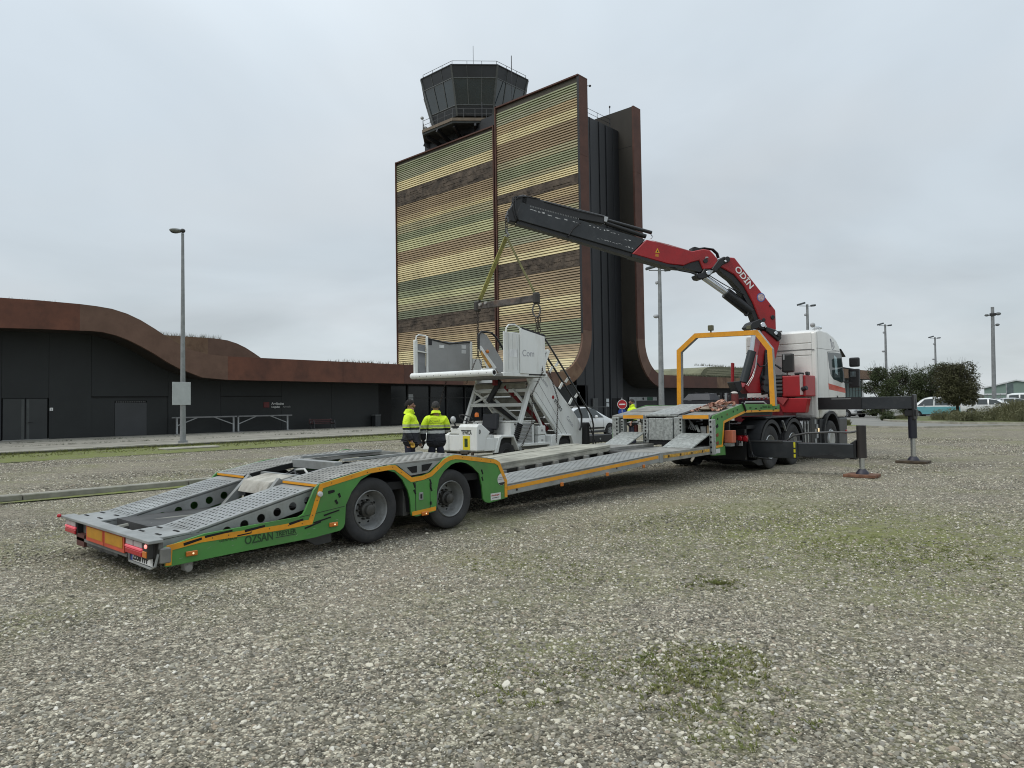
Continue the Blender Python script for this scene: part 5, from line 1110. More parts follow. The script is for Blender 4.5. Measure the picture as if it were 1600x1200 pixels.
# back wall panels with pressed lines
for za, zb in ((1.2,2.12),(2.14,2.86),(2.88,3.02),(3.04,3.2),(3.22,3.5)): MB().box(-8.92, -7.08, 20.005, 20.03, za, zb).build('back_panel', white, cb_, bevel=.012, seg=2)
MB().box(-8.95, -7.0, 20.0, 20.012, 3.015, 3.035).build('seam', mat('seam_grey', (0.2,)*3, .7), cb_)
MB().band([(20.12,1.15),(20.1,3.5)], .012, XN, .002).band([(20.95,1.25),(20.88,3.0),(22.05,3.05)], .008, XN, .002).band([(20.05,3.06),(21.9,3.06)], .010, XN, .002).build('door_seam', mat('seam_grey', (0.2,)*3, .7), cb_)
wn = MB().prism([(20.90,2.98),(21.60,3.0),(22.02,2.99),(22.27,2.17),(22.05,2.13),(21.35,2.22),(21.12,2.34),(21.02,2.55)], 0, XN-.01, XN+.004).build('side_window', mat('cab_window', (0.03, 0.045, 0.045), .06, var=.1), cb_)
MB().prism([(21.42,2.92),(21.66,2.85),(21.7,2.35),(21.5,2.4)], 0, XN+.004, XN+.007).build('window_view', mat('glass_pale', (0.32, 0.42, 0.44), .15), wn)
MB().prism([(22.0,3.0),(22.06,3.0),(22.31,2.2),(22.25,2.16)], 0, XN-.01, XN+.006).build('pillar', mat('pillar_grey', (0.16,)*3, .5), cb_)
MB().prism([(22.07,3.0),(22.16,3.02),(22.42,2.2),(22.36,2.15)], 0, -8.9, -7.05).build('windscreen', glass_m, cb_)
MB().prism([(20.90,2.10),(22.33,1.97),(22.36,1.83),(20.93,1.93)], 0, XN, XN+.004).build('red_stripe', mat('stripe_red', (0.55, 0.08, 0.045), .4), cb_)
MB().prism([(21.58,1.75),(21.68,1.74),(21.74,1.6),(21.76,1.5),(21.6,1.5)], 0, XN, XN+.006).build('door_handle', blk, cb_)
text('lettering', 'Scania', mat('print_grey', (0.2, 0.2, 0.22), .5), cb_, (XN+.004, 21.95, 1.58), (0,1,0), (0,0,1), .14, bold=True)
text('lettering', 'R 560', mat('print_grey', (0.2, 0.2, 0.22), .5), cb_, (XN+.004, 22.05, 1.48), (0,1,0), (0,0,1), .08)
gr = MB()
for a, b, w in (((21.15,3.38),(21.30,3.08),.02),((21.15,3.38),(21.36,3.26),.014),((21.36,3.26),(21.42,3.10),.02),((21.30,3.08),(21.42,3.10),.012),((21.25,3.28),(21.36,3.14),.014),((21.42,3.3),(21.5,3.14),.012)): gr.band([a, b], w, XN, .003)
gr.build('emblem', mat('print_violet', (0.10, 0.09, 0.16), .5), cb_)
# visor, mirrors, horns, aerial
MB().prism([(21.98,3.12),(22.02,3.14),(22.42,2.93),(22.40,2.90)], 0, -8.9, -6.93).build('sun_visor', mat('smoked_visor', (0.01,)*3, .2), lor, bevel=.01)
mr_ = MB().box(-6.84, -6.56, 22.38, 22.52, 2.60, 2.88).build('mirror', blk, lor, bevel=.05, seg=3)
m2_ = MB().box(-6.86, -6.56, 22.36, 22.50, 1.98, 2.54).build('mirror', blk, lor, bevel=.04, seg=3)
MB().box(-6.80, -6.64, 22.352, 22.358, 2.30, 2.46).build('mirror_glass', mat('mirror_silver', (0.25, 0.27, 0.28), .1, metal=.9), m2_)
for z in (2.52, 2.1): MB().bar((-6.97, 22.25, z+.06), (-6.7, 22.42, z), .04).build('mirror_arm', blk, lor)
MB().tube([(-7.1, 20.35, 3.58), (-7.05, 20.2, 3.68), (-7.1, 20.75, 3.68)], .018, 6).build('air_horn', chrome, lor); MB().lathe([(.012, 0), (.03, .35), (.06, .42)], (-7.1, 20.35, 3.68), (0,1,0), 12).build('air_horn', chrome, lor, smooth=True)
MB().ell((-7.08, 20.16, 3.71), .07, .07, .07, 12, 8).ell((-7.25, 20.85, 3.63), .09, .09, .07, 12, 8).build('roof_lamp', mat('lamp_grey', (0.3,)*3, .3), lor, smooth=True)
MB().box(-8.5, -8.0, 20.3, 20.33, 3.6, 3.64).build('roof_strip', mat('pillar_grey', (0.16,)*3, .5), lor)
# front arch and bumper
bm_ = MB()
n = 14; pi_ = [(21.0-.60*math.cos(R(-18+190*k/n)), .60+.64*math.sin(R(-18+190*k/n))) for k in range(n+1)]; po_ = [(21.0-.68*math.cos(R(-18+190*k/n)), .60+.72*math.sin(R(-18+190*k/n))) for k in range(n+1)]
bm_.prism(pi_ + po_[::-1], 0, -7.4, -6.90); bm_.build('front_fender', plas, lor)
MB().box(-8.98, -6.94, 21.68, 22.42, .28, 1.11).build('bumper', mat('bumper_grey', (0.06,)*3, .5), lor, bevel=.05, seg=2)
MB().box(-6.94, -6.925, 22.2, 22.36, .62, .74).build('red_marker', redl, lor, bevel=.01)
MB().box(-7.6, -6.98, 20.3, 20.42, .5, 1.2).build('arch_rear', blk, lor)

# ================================================================ LOADER CRANE
CB = Vector((-8.2, 19.4, 0)); CE = Vector((-12.6+8.2, 13.7-19.4, 0)).normalized(); CN = Vector((-CE.y, CE.x, 0))
if CN.x < 0: CN = -CN
def cp(a, z, o=0.0): return CB + CE*a + CN*o + Vector((0, 0, z))
def cprism(mb, pts, o0, o1):
    n_ = len(pts); vs = [cp(a, z, o0) for a, z in pts] + [cp(a, z, o1) for a, z in pts]
    return mb.add(vs, [tuple(range(n_))[::-1], tuple(range(n_, 2*n_))] + [(i, (i+1) % n_, n_+(i+1) % n_, n_+i) for i in range(n_)])
crn = thing('loader_crane', 'red hydraulic loader crane with black telescopic boom raised over the airstair', 'crane', (-8.2, 19.4, 1.0))
# pedestal, tank and slew base
MB().box(-8.9, -7.5, 19.0, 19.9, .95, 1.72).build('pedestal', mat('crane_red_dark', (0.14, 0.006, 0.01), .45), crn, bevel=.02)
pc = MB().prism([(-7.661,18.950,1.698)[::2], (-6.832,18.950,1.684)[::2], (-6.908,18.950,1.299)[::2], (-7.498,18.950,1.301)[::2]][::-1], 1, 18.95, 19.2).build('red_cover', red, crn, bevel=.015)
a_, b_, c_ = (-7.653,18.930,1.698), (-7.326,18.930,1.693), (-7.468,18.930,1.507)
MB().prism([(a_[0], a_[2]), (b_[0], b_[2]), (c_[0], c_[2])], 1, 18.9, 18.95).build('cover_gusset', mat('crane_red_light', (0.34, 0.05, 0.05), .35), pc)
e0, e1 = (-7.000,17.433,1.691), (-7.000,20.181,2.267)
MB().box(-7.62, -6.99, 19.25, 20.0, 1.73, 2.30).build('oil_tank', red, crn, bevel=.03, seg=2)
MB().box(-8.05, -7.62, 19.3, 19.95, 1.73, 2.34).build('valve_block', blk, crn, bevel=.02)
for k in range(5): MB().box(-8.1, -7.6, 19.2, 19.3, 1.82+.1*k, 1.88+.1*k).build('valve_rib', mat('rib_grey', (0.06,)*3, .5), crn, bevel=.01)
MB().box(-7.12, -7.05, 19.2, 19.25, 1.78, 2.33).build('sight_strip', mat('pale_pink', (0.42, 0.33, 0.32), .5), crn)
MB().box(-7.3, -7.1, 19.3, 19.5, 2.31, 2.38).box(-7.05, -6.98, 19.4, 19.6, 2.3, 2.4).build('filler_cap', blk, crn, bevel=.02)
ctl = MB().box(-7.72, -7.42, 19.5, 19.7, 2.40, 2.92).build('control_console', mat('console_black', (0.014,)*3, .45), crn, bevel=.05, seg=2)
MB().box(-7.66, -7.62, 19.47, 19.5, 2.75, 2.9).build('console_label', mat('label_grey', (0.3,)*3, .5), ctl); MB().tube([(-7.6,19.6,1.75),(-7.6,19.6,2.45)], .02, 8).build('console_post', mat('post_grey', (0.12, 0.1, 0.09), .5), ctl)
MB().tube([(-7.7,19.45,2.5),(-7.85,19.4,2.62),(-8.0,19.38,2.5),(-7.98,19.36,2.2),(-7.9,19.35,1.95),(-8.0,19.3,1.85),(-8.2,19.25,1.82)], .03, 8).build('hose', blk, crn, smooth=True)
MB().tube([(-7.75,18.9,1.72),(-7.72,18.88,1.5),(-7.78,18.86,1.25),(-7.85,18.9,1.05)], .022, 8).build('hose', blk, crn, smooth=True)
MB().cyl((-7.05,19.18,1.92), (-6.92,19.15,1.96), .06, 10).build('work_lamp', blk, crn)
MB().box(-9.35, -7.72, 18.95, 19.05, 1.55, 1.66).build('slew_rail', mat('slew_purple', (0.03, 0.01, 0.02), .4), crn)
bl = MB()
for k in range(12): bl.cyl((-9.2+.12*k, 18.94, 1.68), (-9.2+.12*k, 18.94, 1.73), .022, 6)
o = bl.build('slew_bolt', mat('bolt_steel', (0.2, 0.2, 0.2), .4, metal=.5), crn); o['kind'] = 'stuff'
MB().box(-9.3, -8.5, 18.98, 19.3, 1.3, 1.55).build('base_frame', mat('crane_red_dark', (0.14, 0.006, 0.01), .45), crn)
MB().box(-9.3, -8.9, 18.2, 18.9, 1.45, 1.8).build('valve_cluster', mat('valve_grey', (0.10, 0.10, 0.095), .5, var=.4, vscale=9), crn, bevel=.03)
for k in range(5): MB().box(-9.2+.14*k, -9.14+.14*k, 18.2, 18.3, 1.6, 1.86).build('lever', alu if k in (0, 3) else blk, crn)
MB().ell((-8.55, 18.3, 1.85), .1, .1, .05, 10, 6).build('pale_cap', mat('cap_white', (0.6, 0.55, 0.5), .5), crn, smooth=True); MB().cyl((-8.55, 18.3, 1.55), (-8.55, 18.3, 1.82), .11, 12).build('filter', mat('dull_red', (0.16, 0.03, 0.025), .5), crn, smooth=True)
# column
COLP = [(0.090,3.589), (-0.314,3.446), (-0.426,3.266), (-0.276,2.780), (-0.229,2.457), (-0.173,1.848), (0.560,1.838), (0.690,2.000), (0.510,2.283), (0.349,2.568), (0.199,3.122)]
cprism(MB(), COLP, -.2, .2).build('column', red, crn, bevel=.02)
cprism(MB(), [(0.047,3.032), (-0.148,3.068), (-0.155,1.884), (0.195,1.852), (0.222,2.281), (0.118,2.566)], .2, .23).build('column_recess', blk, crn)
cprism(MB(), [(0.069,2.943), (-0.087,2.978), (-0.063,2.099), (0.131,2.065)], .23, .3).build('motor_housing', plas, crn, bevel=.02)
for k in range(3): p = cp(*(0.111,2.101), .25) + Vector((0,0,-.12+.14*k)); MB().cyl(p, p+CN*.12, .11-.02*k, 12).build('slew_motor', mat('motor_grey', (0.03, 0.033, 0.036), .4), crn, smooth=True)
# lift cylinder beside the column
r0 = (0.380,3.588); r1 = (0.473,2.997); r2 = (0.744,2.143)
MB().cyl(cp(*r0, .28), cp(*r1, .28), .055, 16).build('lift_rod', chrome, crn, smooth=True); MB().cyl(cp(*r0, .17), cp(*r1, .17), .02, 8).build('lift_rod', chrome, crn, smooth=True)
MB().cyl(cp(*r1, .28), cp(*r2, .28), .115, 18).build('lift_cylinder', mat('cyl_dark', (0.02, 0.026, 0.027), .4), crn, smooth=True)
MB().tube([cp(*(0.398,2.890), .4), cp(*(0.446,2.550), .4), cp(*(0.568,2.283), .42), cp(*(0.727,2.071), .42)], .009, 6).tube([cp(*(0.360,2.890), .36), cp(*(0.407,2.550), .36), cp(*(0.510,2.283), .38), cp(*(0.670,2.035), .38)], .009, 6).build('hydraulic_pipe', alu, crn, smooth=True)
MB().tube([cp(*(0.365,2.693), .3), cp(*(0.272,2.567), .34), cp(*(0.117,2.602), .34), cp(*(-0.004,2.763), .3)], .018, 6).build('hose', blk, crn, smooth=True)
cprism(MB(), [(1.048,2.163), (0.819,2.179), (0.787,1.965), (0.904,1.860), (0.995,2.038)], -.1, .3).build('side_box', blk, crn, bevel=.015)
cprism(MB(), [(0.806,2.712), (0.749,2.694), (0.783,2.107), (0.821,2.108)], -.3, -.2).build('rear_post', red, crn)
# knuckle at column top: black links and pins
cprism(MB(), [(0.551,3.659), (0.432,3.803), (0.198,3.894), (0.065,3.823), (-0.029,3.679), (0.090,3.589), (0.244,3.642), (0.438,3.588)], -.16, .25).build('link', blk, crn, bevel=.02)
cprism(MB(), [(0.010,3.679), (-0.241,3.608), (-0.414,3.519), (-0.448,3.356), (-0.348,3.266), (-0.177,3.410), (0.014,3.553)], -.22, .26).build('link', blk, crn, bevel=.02)
def pin(px, r, m, name='pin', o=.27): p = cp(*px, o); return MB().cyl(p-CN*.5, p+CN*.02, r, 16).build(name, m, crn, bevel=.006)
pin((0.125,3.732), .07, chrome); pin((-0.354,3.464), .07, blk); pin((-0.257,3.500), .05, chrome, o=.275)
cprism(MB(), [(0.162,3.804), (0.084,3.805), (0.010,3.679), (0.050,3.643)], .26, .285).build('lock_plate', alu, crn)
MB().box(*(lambda p: (p.x-.06, p.x+.06, p.y-.06, p.y+.06, p.z-.05, p.z+.05))(cp(*(0.494,3.659), .2))).build('knuckle_lamp', mat('lamp_olive', (0.10, 0.095, 0.05), .5), crn, bevel=.01)
# main boom
MBP = [(1.234,5.422), (1.095,5.613), (0.857,5.600), (-0.333,4.150), (-0.338,3.608), (-0.239,3.536), (0.087,3.697), (0.160,3.894), (0.341,4.360), (0.589,4.806), (0.869,5.124), (1.123,5.263), (1.387,5.383)]
mbm = cprism(MB(), MBP, -.17, .17).build('main_boom', red, crn, bevel=.02)
cprism(MB(), [(1.387,5.383), (1.123,5.263), (0.869,5.124), (0.589,4.806), (0.341,4.360), (0.160,3.894), (0.087,3.697), (0.183,3.750), (0.277,3.857), (0.458,4.305), (0.716,4.732), (0.958,4.997), (1.202,5.172)], -.15, .12).build('boom_underside', blk, mbm)
tr_ = (0.875,5.250); d_ = (0.389,4.701); dirv = (cp(*d_)-cp(*tr_)).normalized(); upv = CN.cross(dirv)
if upv.z < 0: upv = -upv
lw = mat('letter_white_clean', (0.75, 0.75, 0.74), .5, var=.02)
text('lettering', 'ODİN', lw, mbm, cp(*(0.884,5.285), .176), (cp(*(0.446,4.754))-cp(*(0.884,5.285))), upv, .235, bold=True, sx=1.12)
c0 = cp(*(0.104,4.506), .172)
em = MB().lathe([(.125, 0), (.125, .003), (.001, .004)], c0, CN, 24).build('round_emblem', mat('emblem_blue', (0.08, 0.11, 0.35), .4), mbm); MB().lathe([(.10, .004), (.001, .0055)], c0, CN, 24).build('emblem_face', mat('emblem_pale', (0.55, 0.42, 0.42), .5, var=.3, vscale=20), em)
pin((-0.230,3.951), .06, blk, o=.18); pin((0.044,3.877), .05, blk, o=.18); pin((-0.161,4.275), .025, blk, o=.175)
MB().tube([cp(*(0.580,4.035), .1), cp(*(0.523,3.999), .1), cp(*(0.464,4.053), .1), cp(*(0.463,4.107), .1)], .025, 8).build('hook', blk, crn, smooth=True)
# outer boom cylinder
MB().cyl(cp(*(1.697,5.075)), cp(*(1.006,4.621)), .095, 18).build('boom_rod', chrome, crn, smooth=True)
MB().cyl(cp(*(1.062,4.647)), cp(*(0.347,4.126)), .155, 20).build('boom_cylinder', mat('cyl_black', (0.01, 0.011, 0.013), .35), crn, smooth=True)
MB().tube([cp(*(1.583,5.094), .12), cp(*(1.284,4.903), .16), cp(*(0.984,4.729), .2), cp(*(0.720,4.571), .2)], .014, 6).tube([cp(*(0.945,4.765), .17), cp(*(0.756,4.642), .2), cp(*(0.605,4.572), .18)], .02, 6).build('hydraulic_pipe', blk, crn, smooth=True)
# elbow linkage
cprism(MB(), [(2.016,5.105), (1.846,5.161), (1.767,5.287), (1.579,5.273), (1.524,5.167), (1.622,5.058), (1.850,4.983), (1.962,4.999)], -.16, .2).build('link', blk, crn, bevel=.02)
cprism(MB(), [(1.579,5.255), (1.364,5.527), (1.191,5.620), (1.039,5.569), (1.061,5.461), (1.234,5.386), (1.449,5.168)], -.2, .22).build('link', blk, crn, bevel=.02)
pin((1.676,5.155), .06, chrome, o=.22); pin((1.116,5.532), .08, blk, o=.24); pin((1.175,5.477), .03, chrome, o=.25)
cprism(MB(), [(1.714,5.128), (1.655,5.235), (1.523,5.220), (1.621,5.094)], .2, .222).build('lock_plate', alu, crn)
for k in range(3): MB().tube([cp(*(2.056,5.814), .05*k), cp(*(1.716,5.867), .05*k), cp(*(1.451,5.837), .05*k), cp(*(1.321,5.724), .05*k), cp(*(1.286,5.600), .05*k)], .02, 6).build('hose', blk, crn, smooth=True)
cprism(MB(), [(2.073,5.867), (1.998,5.887), (1.717,5.822), (1.718,5.769), (2.076,5.761)], -.1, .12).build('hose_clamp', blk, crn)
# outer (red) boom
OBP = [(3.423,6.029), (2.799,5.921), (2.114,5.742), (1.792,5.812), (1.604,5.789), (1.493,5.685), (1.364,5.527), (1.464,5.337), (1.579,5.273), (1.806,5.251), (1.913,5.497), (2.139,5.440), (2.366,5.347), (2.811,5.382), (3.833,5.633)]
obm = cprism(MB(), OBP, -.2, .2).build('outer_boom', red, crn, bevel=.02)
cprism(MB(), [(2.366,5.347), (2.139,5.440), (1.913,5.497), (1.806,5.251), (1.883,5.178), (2.330,5.294)], -.17, .15).build('boom_underside', blk, obm)
cprism(MB(), [(3.833,5.633), (2.811,5.373), (2.366,5.329), (2.386,5.275), (2.813,5.303), (3.835,5.563)], -.19, .19).build('boom_skid', blk, obm)
cprism(MB(), [(3.350,6.030), (2.799,5.915), (2.132,5.742), (2.800,5.877)], .2, .204).build('paint_edge', mat('pink_edge', (0.5, 0.2, 0.2), .4), obm)
pin((1.744,5.483), .065, blk, o=.21); MB().box(*(lambda p: (p.x-.03, p.x+.03, p.y-.03, p.y+.03, p.z-.02, p.z+.02))(cp(*(1.704,5.573), .22))).build('grease_tag', alu, obm)
tri = cprism(MB(), [(3.116,5.807), (3.054,5.668), (3.183,5.683)], .2, .204).build('warning_triangle', mat('warning_yellow', (0.65, 0.35, 0.01), .5), obm); cprism(MB(), [(3.117,5.754), (3.094,5.693), (3.140,5.698)], .204, .206).build('triangle_mark', prn, tri)
cprism(MB(), [(3.174,5.648), (3.083,5.632), (3.093,5.561), (3.185,5.577)], .2, .204).build('warning_label', mat('warning_orange', (0.5, 0.2, 0.02), .5), obm)
MB().tube([cp(*(2.812,5.338), .15), cp(*(2.481,5.221), .15), cp(*(2.164,5.173), .15), cp(*(1.922,5.089), .15)], .025, 8).build('hose', blk, obm, smooth=True)
# black telescopic extensions
BBP = [(6.856,6.948), (6.649,6.886), (3.442,6.037), (3.814,5.668), (6.932,6.467), (6.982,6.568)]
bbm = cprism(MB(), BBP, -.17, .17).build('boom_extension', dkb, crn, bevel=.012)
cprism(MB(), [(6.932,6.467), (3.814,5.668), (3.835,5.563), (5.334,5.962), (6.985,6.380)], -.12, .12).build('boom_skid', blk, bbm)
sc_m = mat('scuffed_white', (0.45, 0.45, 0.45), .6, var=.4, vscale=10)
scf = MB()
rnd = random.Random(2)
for (xa, ya, xb, yb, n_) in ((823,330,902,352,13),): pass
def scuff(p, q, n_, w):
    P0, Q0 = Vector(p), Vector(q)
    for i in range(n_):
        f = (i+rnd.random()*.6)/n_; g_ = f + (.3+.7*rnd.random())/n_*.8; a = P0.lerp(Q0, f); b = P0.lerp(Q0, min(1, g_)); ww = w*(.4+rnd.random()); dz = rnd.gauss(0, w*.5)
        cprism(scf, [(a.x, a.y+dz), (b.x, b.y+dz), (b.x, b.y+dz+ww), (a.x, a.y+dz+ww)], .17, .172)
scuff((6.686,6.748), (5.608,6.473), 9, .028); scuff((5.502,6.459), (5.238,6.380), 3, .015); scuff((5.043,6.368), (4.150,6.132), 9, .02); scuff((4.799,6.045), (3.794,5.774), 12, .018); scuff((4.043,6.030), (3.808,5.966), 2, .015)
o = scf.build('scuff_mark', sc_m, bbm); o['kind'] = 'stuff'
tt = MB()
for i in range(30):
    f = i/30; a = Vector((6.616,6.836)).lerp(Vector((5.271,6.535)), f); b = Vector((6.616,6.836)).lerp(Vector((5.271,6.535)), f+.016); cprism(tt, [(a.x, a.y-.02), (b.x, b.y-.02), (b.x, b.y+.02), (a.x, a.y+.02)], .17, .176)
o = tt.build('rack_tooth', mat('tooth_grey', (0.16,)*3, .5), bbm); o['kind'] = 'stuff'
cprism(MB(), [(6.819,7.103), (6.543,7.079), (4.554,6.662), (4.502,6.576), (4.594,6.434), (5.253,6.536), (6.857,6.879)], -.12, .16).build('extension_cylinder', blk, crn, bevel=.02)
MB().cyl(cp(*(4.538,6.557), .1), cp(*(3.235,6.245), .1), .05, 12).cyl(cp(*(4.540,6.470), .1), cp(*(3.403,6.135), .1), .06, 12).build('extension_cylinder', blk, crn, smooth=True)
cprism(MB(), [(4.591,6.625), (4.483,6.611), (4.522,6.471), (4.594,6.486)], .0, .2).build('cylinder_clamp', alu, crn, bevel=.01)
MB().tube([cp(*(3.254,6.209), .1), cp(*(3.210,6.140), .1), cp(*(3.257,6.086), .1)], .018, 6).build('end_ring', chrome, crn, smooth=True)
MB().tube([cp(*(6.231,6.969), .17), cp(*(5.320,6.759), .19), cp(*(4.788,6.654), .2), cp(*(4.466,6.595), .17)], .012, 6).build('hydraulic_pipe', blk, crn, smooth=True)
MB().tube([cp(*(5.237,6.449), .19), cp(*(5.453,6.270), .2), cp(*(5.580,6.077), .18), cp(*(5.545,6.061), -.1)], .018, 6).build('strap_band', blk, crn, smooth=True)
# boom head with its hose tangle and hook
cprism(MB(), [(7.203,6.731), (7.063,6.906), (6.957,7.098), (6.784,7.156), (6.646,7.109), (6.684,6.885), (6.862,6.538), (7.002,6.397), (7.156,6.426)], -.16, .16).build('boom_head', blk, crn, bevel=.03)
for k in range(9):
    o_ = -.15+.04*k; MB().tube([cp((6.984,6.466)[0]+rnd.gauss(0,.05), (6.984,6.466)[1], o_+.05), cp((7.083,6.735)[0]+rnd.gauss(0,.06), (7.083,6.735)[1]+rnd.gauss(0,.05), o_+.06), cp((6.958,7.047)[0]+rnd.gauss(0,.05), (6.958,7.047)[1]+rnd.gauss(0,.04), o_+.05), cp((6.681,7.108)[0], (6.681,7.108)[1]+rnd.gauss(0,.03), o_), cp((6.335,7.035)[0], (6.335,7.035)[1], o_)], .016, 6).build('hose', blk, crn, smooth=True)
hkx = cp(*(7.223,6.543), 0)
MB().tube([cp(*(7.101,6.666)), cp(*(7.222,6.612)), hkx], .03, 8).build('head_shackle', mat('shackle_grey', (0.12,)*3, .4, metal=.5), crn, smooth=True)
HZ = Vector((hkx.x, hkx.y, 0)); zap = (7.228,6.152)[1]
lk = MB()
for k in range(5): c = HZ + Vector((0, 0, hkx.z-.05-.075*k)); lk.tube([c+Vector((0.03 if k % 2 else 0, 0 if k % 2 else .03, .045)), c+Vector((.03 if k % 2 else 0, 0 if k % 2 else .03, -.045)), c+Vector((-.03 if k % 2 else 0, 0 if k % 2 else -.03, -.045)), c+Vector((-.03 if k % 2 else 0, 0 if k % 2 else -.03, .045)), c+Vector((.03 if k % 2 else 0, 0 if k % 2 else .03, .045))], .013, 6)
o = lk.build('hook_chain', mat('chain_dark', (0.05, 0.045, 0.04), .5, metal=.4), crn); o['kind'] = 'stuff'
MB().tube([HZ+Vector((0,0,zap+.12)), HZ+Vector((.0,0,zap+.02)), HZ+Vector((.06,.03,zap-.06)), HZ+Vector((.02,.01,zap-.11)), HZ+Vector((-.06,-.02,zap-.06))], .025, 8).build('load_hook', mat('hook_steel', (0.2, 0.2, 0.2), .4, metal=.6), crn, smooth=True)
# ---- outriggers
MB().box(-9.4, -7.0, 20.06, 20.36, 1.34, 1.70).build('outrigger_beam', blk, crn)
ob = MB().box(-7.05, -4.63, 20.08, 20.34, 1.37, 1.69).build('outrigger_beam', dkb, crn, bevel=.012)
MB().box(-7.0, -5.85, 20.06, 20.08, 1.365, 1.695).build('beam_sleeve', blk, ob); MB().box(-6.6, -6.1, 20.055, 20.06, 1.64, 1.665).build('scuff_mark', mat('scuff_grey', (0.2,)*3, .5), ob)
def leg(x, y, z0, z1, z2, r, rr, m):
    l_ = MB().cyl((x, y, z0), (x, y, z1), r, 16).build('outrigger_leg', m, crn, smooth=True)
    MB().cyl((x, y, z1), (x, y, z2), rr, 16).build('leg_rod', chrome, l_, smooth=True)
    MB().lathe([(rr*1.3, .10), (rr*2.2, .035), (rr*2.4, 0), (.001, 0)], (x, y, z2-.06), (0,0,1), 16).build('foot', mat('foot_violet', (0.02, 0.018, 0.03), .5), l_, smooth=True); return l_
L1 = leg(-4.70, 20.25, 1.62, .62, .12, .10, .06, mat('leg_black', (0.012, 0.012, 0.02), .4))
MB().box(-4.85, -4.58, 20.12, 20.38, 1.18, 1.36).box(-4.66, -4.61, 20.05, 20.4, 1.1, 1.74).build('leg_clamp', blk, L1, bevel=.02)
st_o = MB().box(-7.12, -5.98, 15.88, 16.18, .335, .72).build('outrigger_beam', dkb, crn, bevel=.012)
MB().box(-5.98, -4.82, 15.91, 16.15, .385, .685).build('beam_inner', dkb, st_o, bevel=.012); MB().prism([(-5.9,.38),(-5.3,.36),(-4.95,.37),(-5.3,.46)], 1, 15.89, 15.91).build('beam_gusset', blk, st_o)
yt = MB().box(-6.06, -6.02, 15.876, 15.882, .36, .70).build('yellow_tape', mat('hazard_yellow', (0.55, 0.50, 0.02), .5), st_o); MB().box(-6.06, -6.02, 15.872, 15.876, .44, .47).box(-6.06, -6.02, 15.872, 15.876, .55, .58).build('tape_mark', prn, yt)
MB().box(-7.1, -6.3, 15.86, 15.88, .69, .72).build('beam_lip', mat('lip_grey', (0.05,)*3, .4), st_o)
L2 = leg(-4.69, 16.03, 1.08, .40, .12, .095, .055, mat('leg_brown', (0.022, 0.018, 0.016), .5))
MB().prism([(-4.95,.66),(-4.78,.78),(-4.78,.36),(-4.92,.37)], 1, 15.94, 16.12).build('leg_clamp', blk, L2, bevel=.015)
MB().tube([(-6.25,16.0,.73),(-6.1,16.0,.84),(-5.8,16.0,.90),(-5.3,16.0,.93),(-4.9,16.0,.93),(-4.75,16.0,.96)], .022, 8).build('hose', mat('hose_grey', (0.05,)*3, .5), L2, smooth=True)
# wooden spreader pads
def pad(x, y, lx, ly, h, m, lab):
    t = thing('outrigger_pad', lab, 'wooden pad', (x, y, 0), 'pads under the crane outriggers')
    n_ = 3
    for i in range(n_):
        yy_ = y-ly/2+ly*i/n_; MB().box(x-lx/2+random.uniform(-.02,.02), x+lx/2+random.uniform(-.02,.02), yy_+.004, yy_+ly/n_-.004, 0, h+random.uniform(-.005,.005)).build('board', m, t, bevel=.012, seg=2)
pad(-4.69, 16.03, .62, .5, .06, mat('reddish_board', (0.20, 0.095, 0.055), .85, var=.3, vscale=6, dirt=(.1,.06,.04), dirt_amt=.6), 'reddish wooden pad under the low near outrigger leg')
pad(-4.70, 20.25, .72, .55, .06, mat('dark_board', (0.075, 0.055, 0.035), .85, var=.3, vscale=6), 'dark wooden pad under the tall front outrigger leg')

# ================================================================ AIRSTAIR hanging from the crane
AN, AF = -11.5, -13.4
aw = mat('airstair_white', (0.76, 0.77, 0.74), 0.4, var=0.05, vscale=1.2, dirt=(0.44, 0.42, 0.36), dirt_amt=0.5, dscale=2.2, streak=True)
ag = mat('airstair_grey', (0.30, 0.30, 0.29), 0.45, var=0.05, vscale=1.0, dirt=(0.22, 0.2, 0.18), dirt_amt=.4)
ash = mat('underside_grey', (0.22, 0.215, 0.195), .7, var=.15, vscale=3)
air = thing('airstair_vehicle', 'white motorised passenger airstair hanging in chains beside the trailer', 'airstair', (-12.4, 13.2, 0.12))
def awheel(x, y, z, sgn=1):
    w = wheel(air, x, y, z, .30, .2, .15, .04, sgn, n=28, rim_m=mat('rim_dark', (0.08,)*3, .5), nuts=5, holes=False, tread=False); return w
for y in (12.42, 14.62):
    awheel(AN-.04, y, .44); awheel(AF+.04, y, .44, -1)
# chassis
MB().box(AF+.1, AN-.1, 11.5, 15.3, .52, .66).build('chassis', mat('chassis_grey', (0.16, 0.16, 0.15), .6), air, bevel=.01)
MB().box(AN-.08, AN-.02, 12.75, 14.05, .60, .67).build('side_rail', aw, air, bevel=.01)
# front body: bonnet, dash column, wings
MB().prism([(11.38,.56),(11.38,.93),(11.44,.97),(11.95,.97),(12.05,.93),(12.10,.56)], 0, AF, -12.45).build('front_body', aw, air, bevel=.025, seg=2)
MB().prism([(11.40,.56),(11.40,.93),(11.95,.93),(12.05,.56)], 0, -12.45, AN-.02).build('front_body', aw, air, bevel=.02, seg=2)
dsh = MB().prism([(11.36,.58),(11.36,1.13),(11.42,1.19),(11.52,1.19),(11.80,1.00),(11.66,.86),(11.62,.58)], 0, -12.08, AN+.03).build('dash_column', aw, air, bevel=.025, seg=2)
MB().box(-12.4, -12.09, 11.4, 11.6, .95, 1.10).build('side_box', aw, air, bevel=.02)
text('lettering', 'TEWICA', mat('hand_print', (0.04,)*3, .7, var=0), dsh, (-11.98, 11.356, .955), (1,0,0), (0,0,1), .125, bold=True, sx=.72)
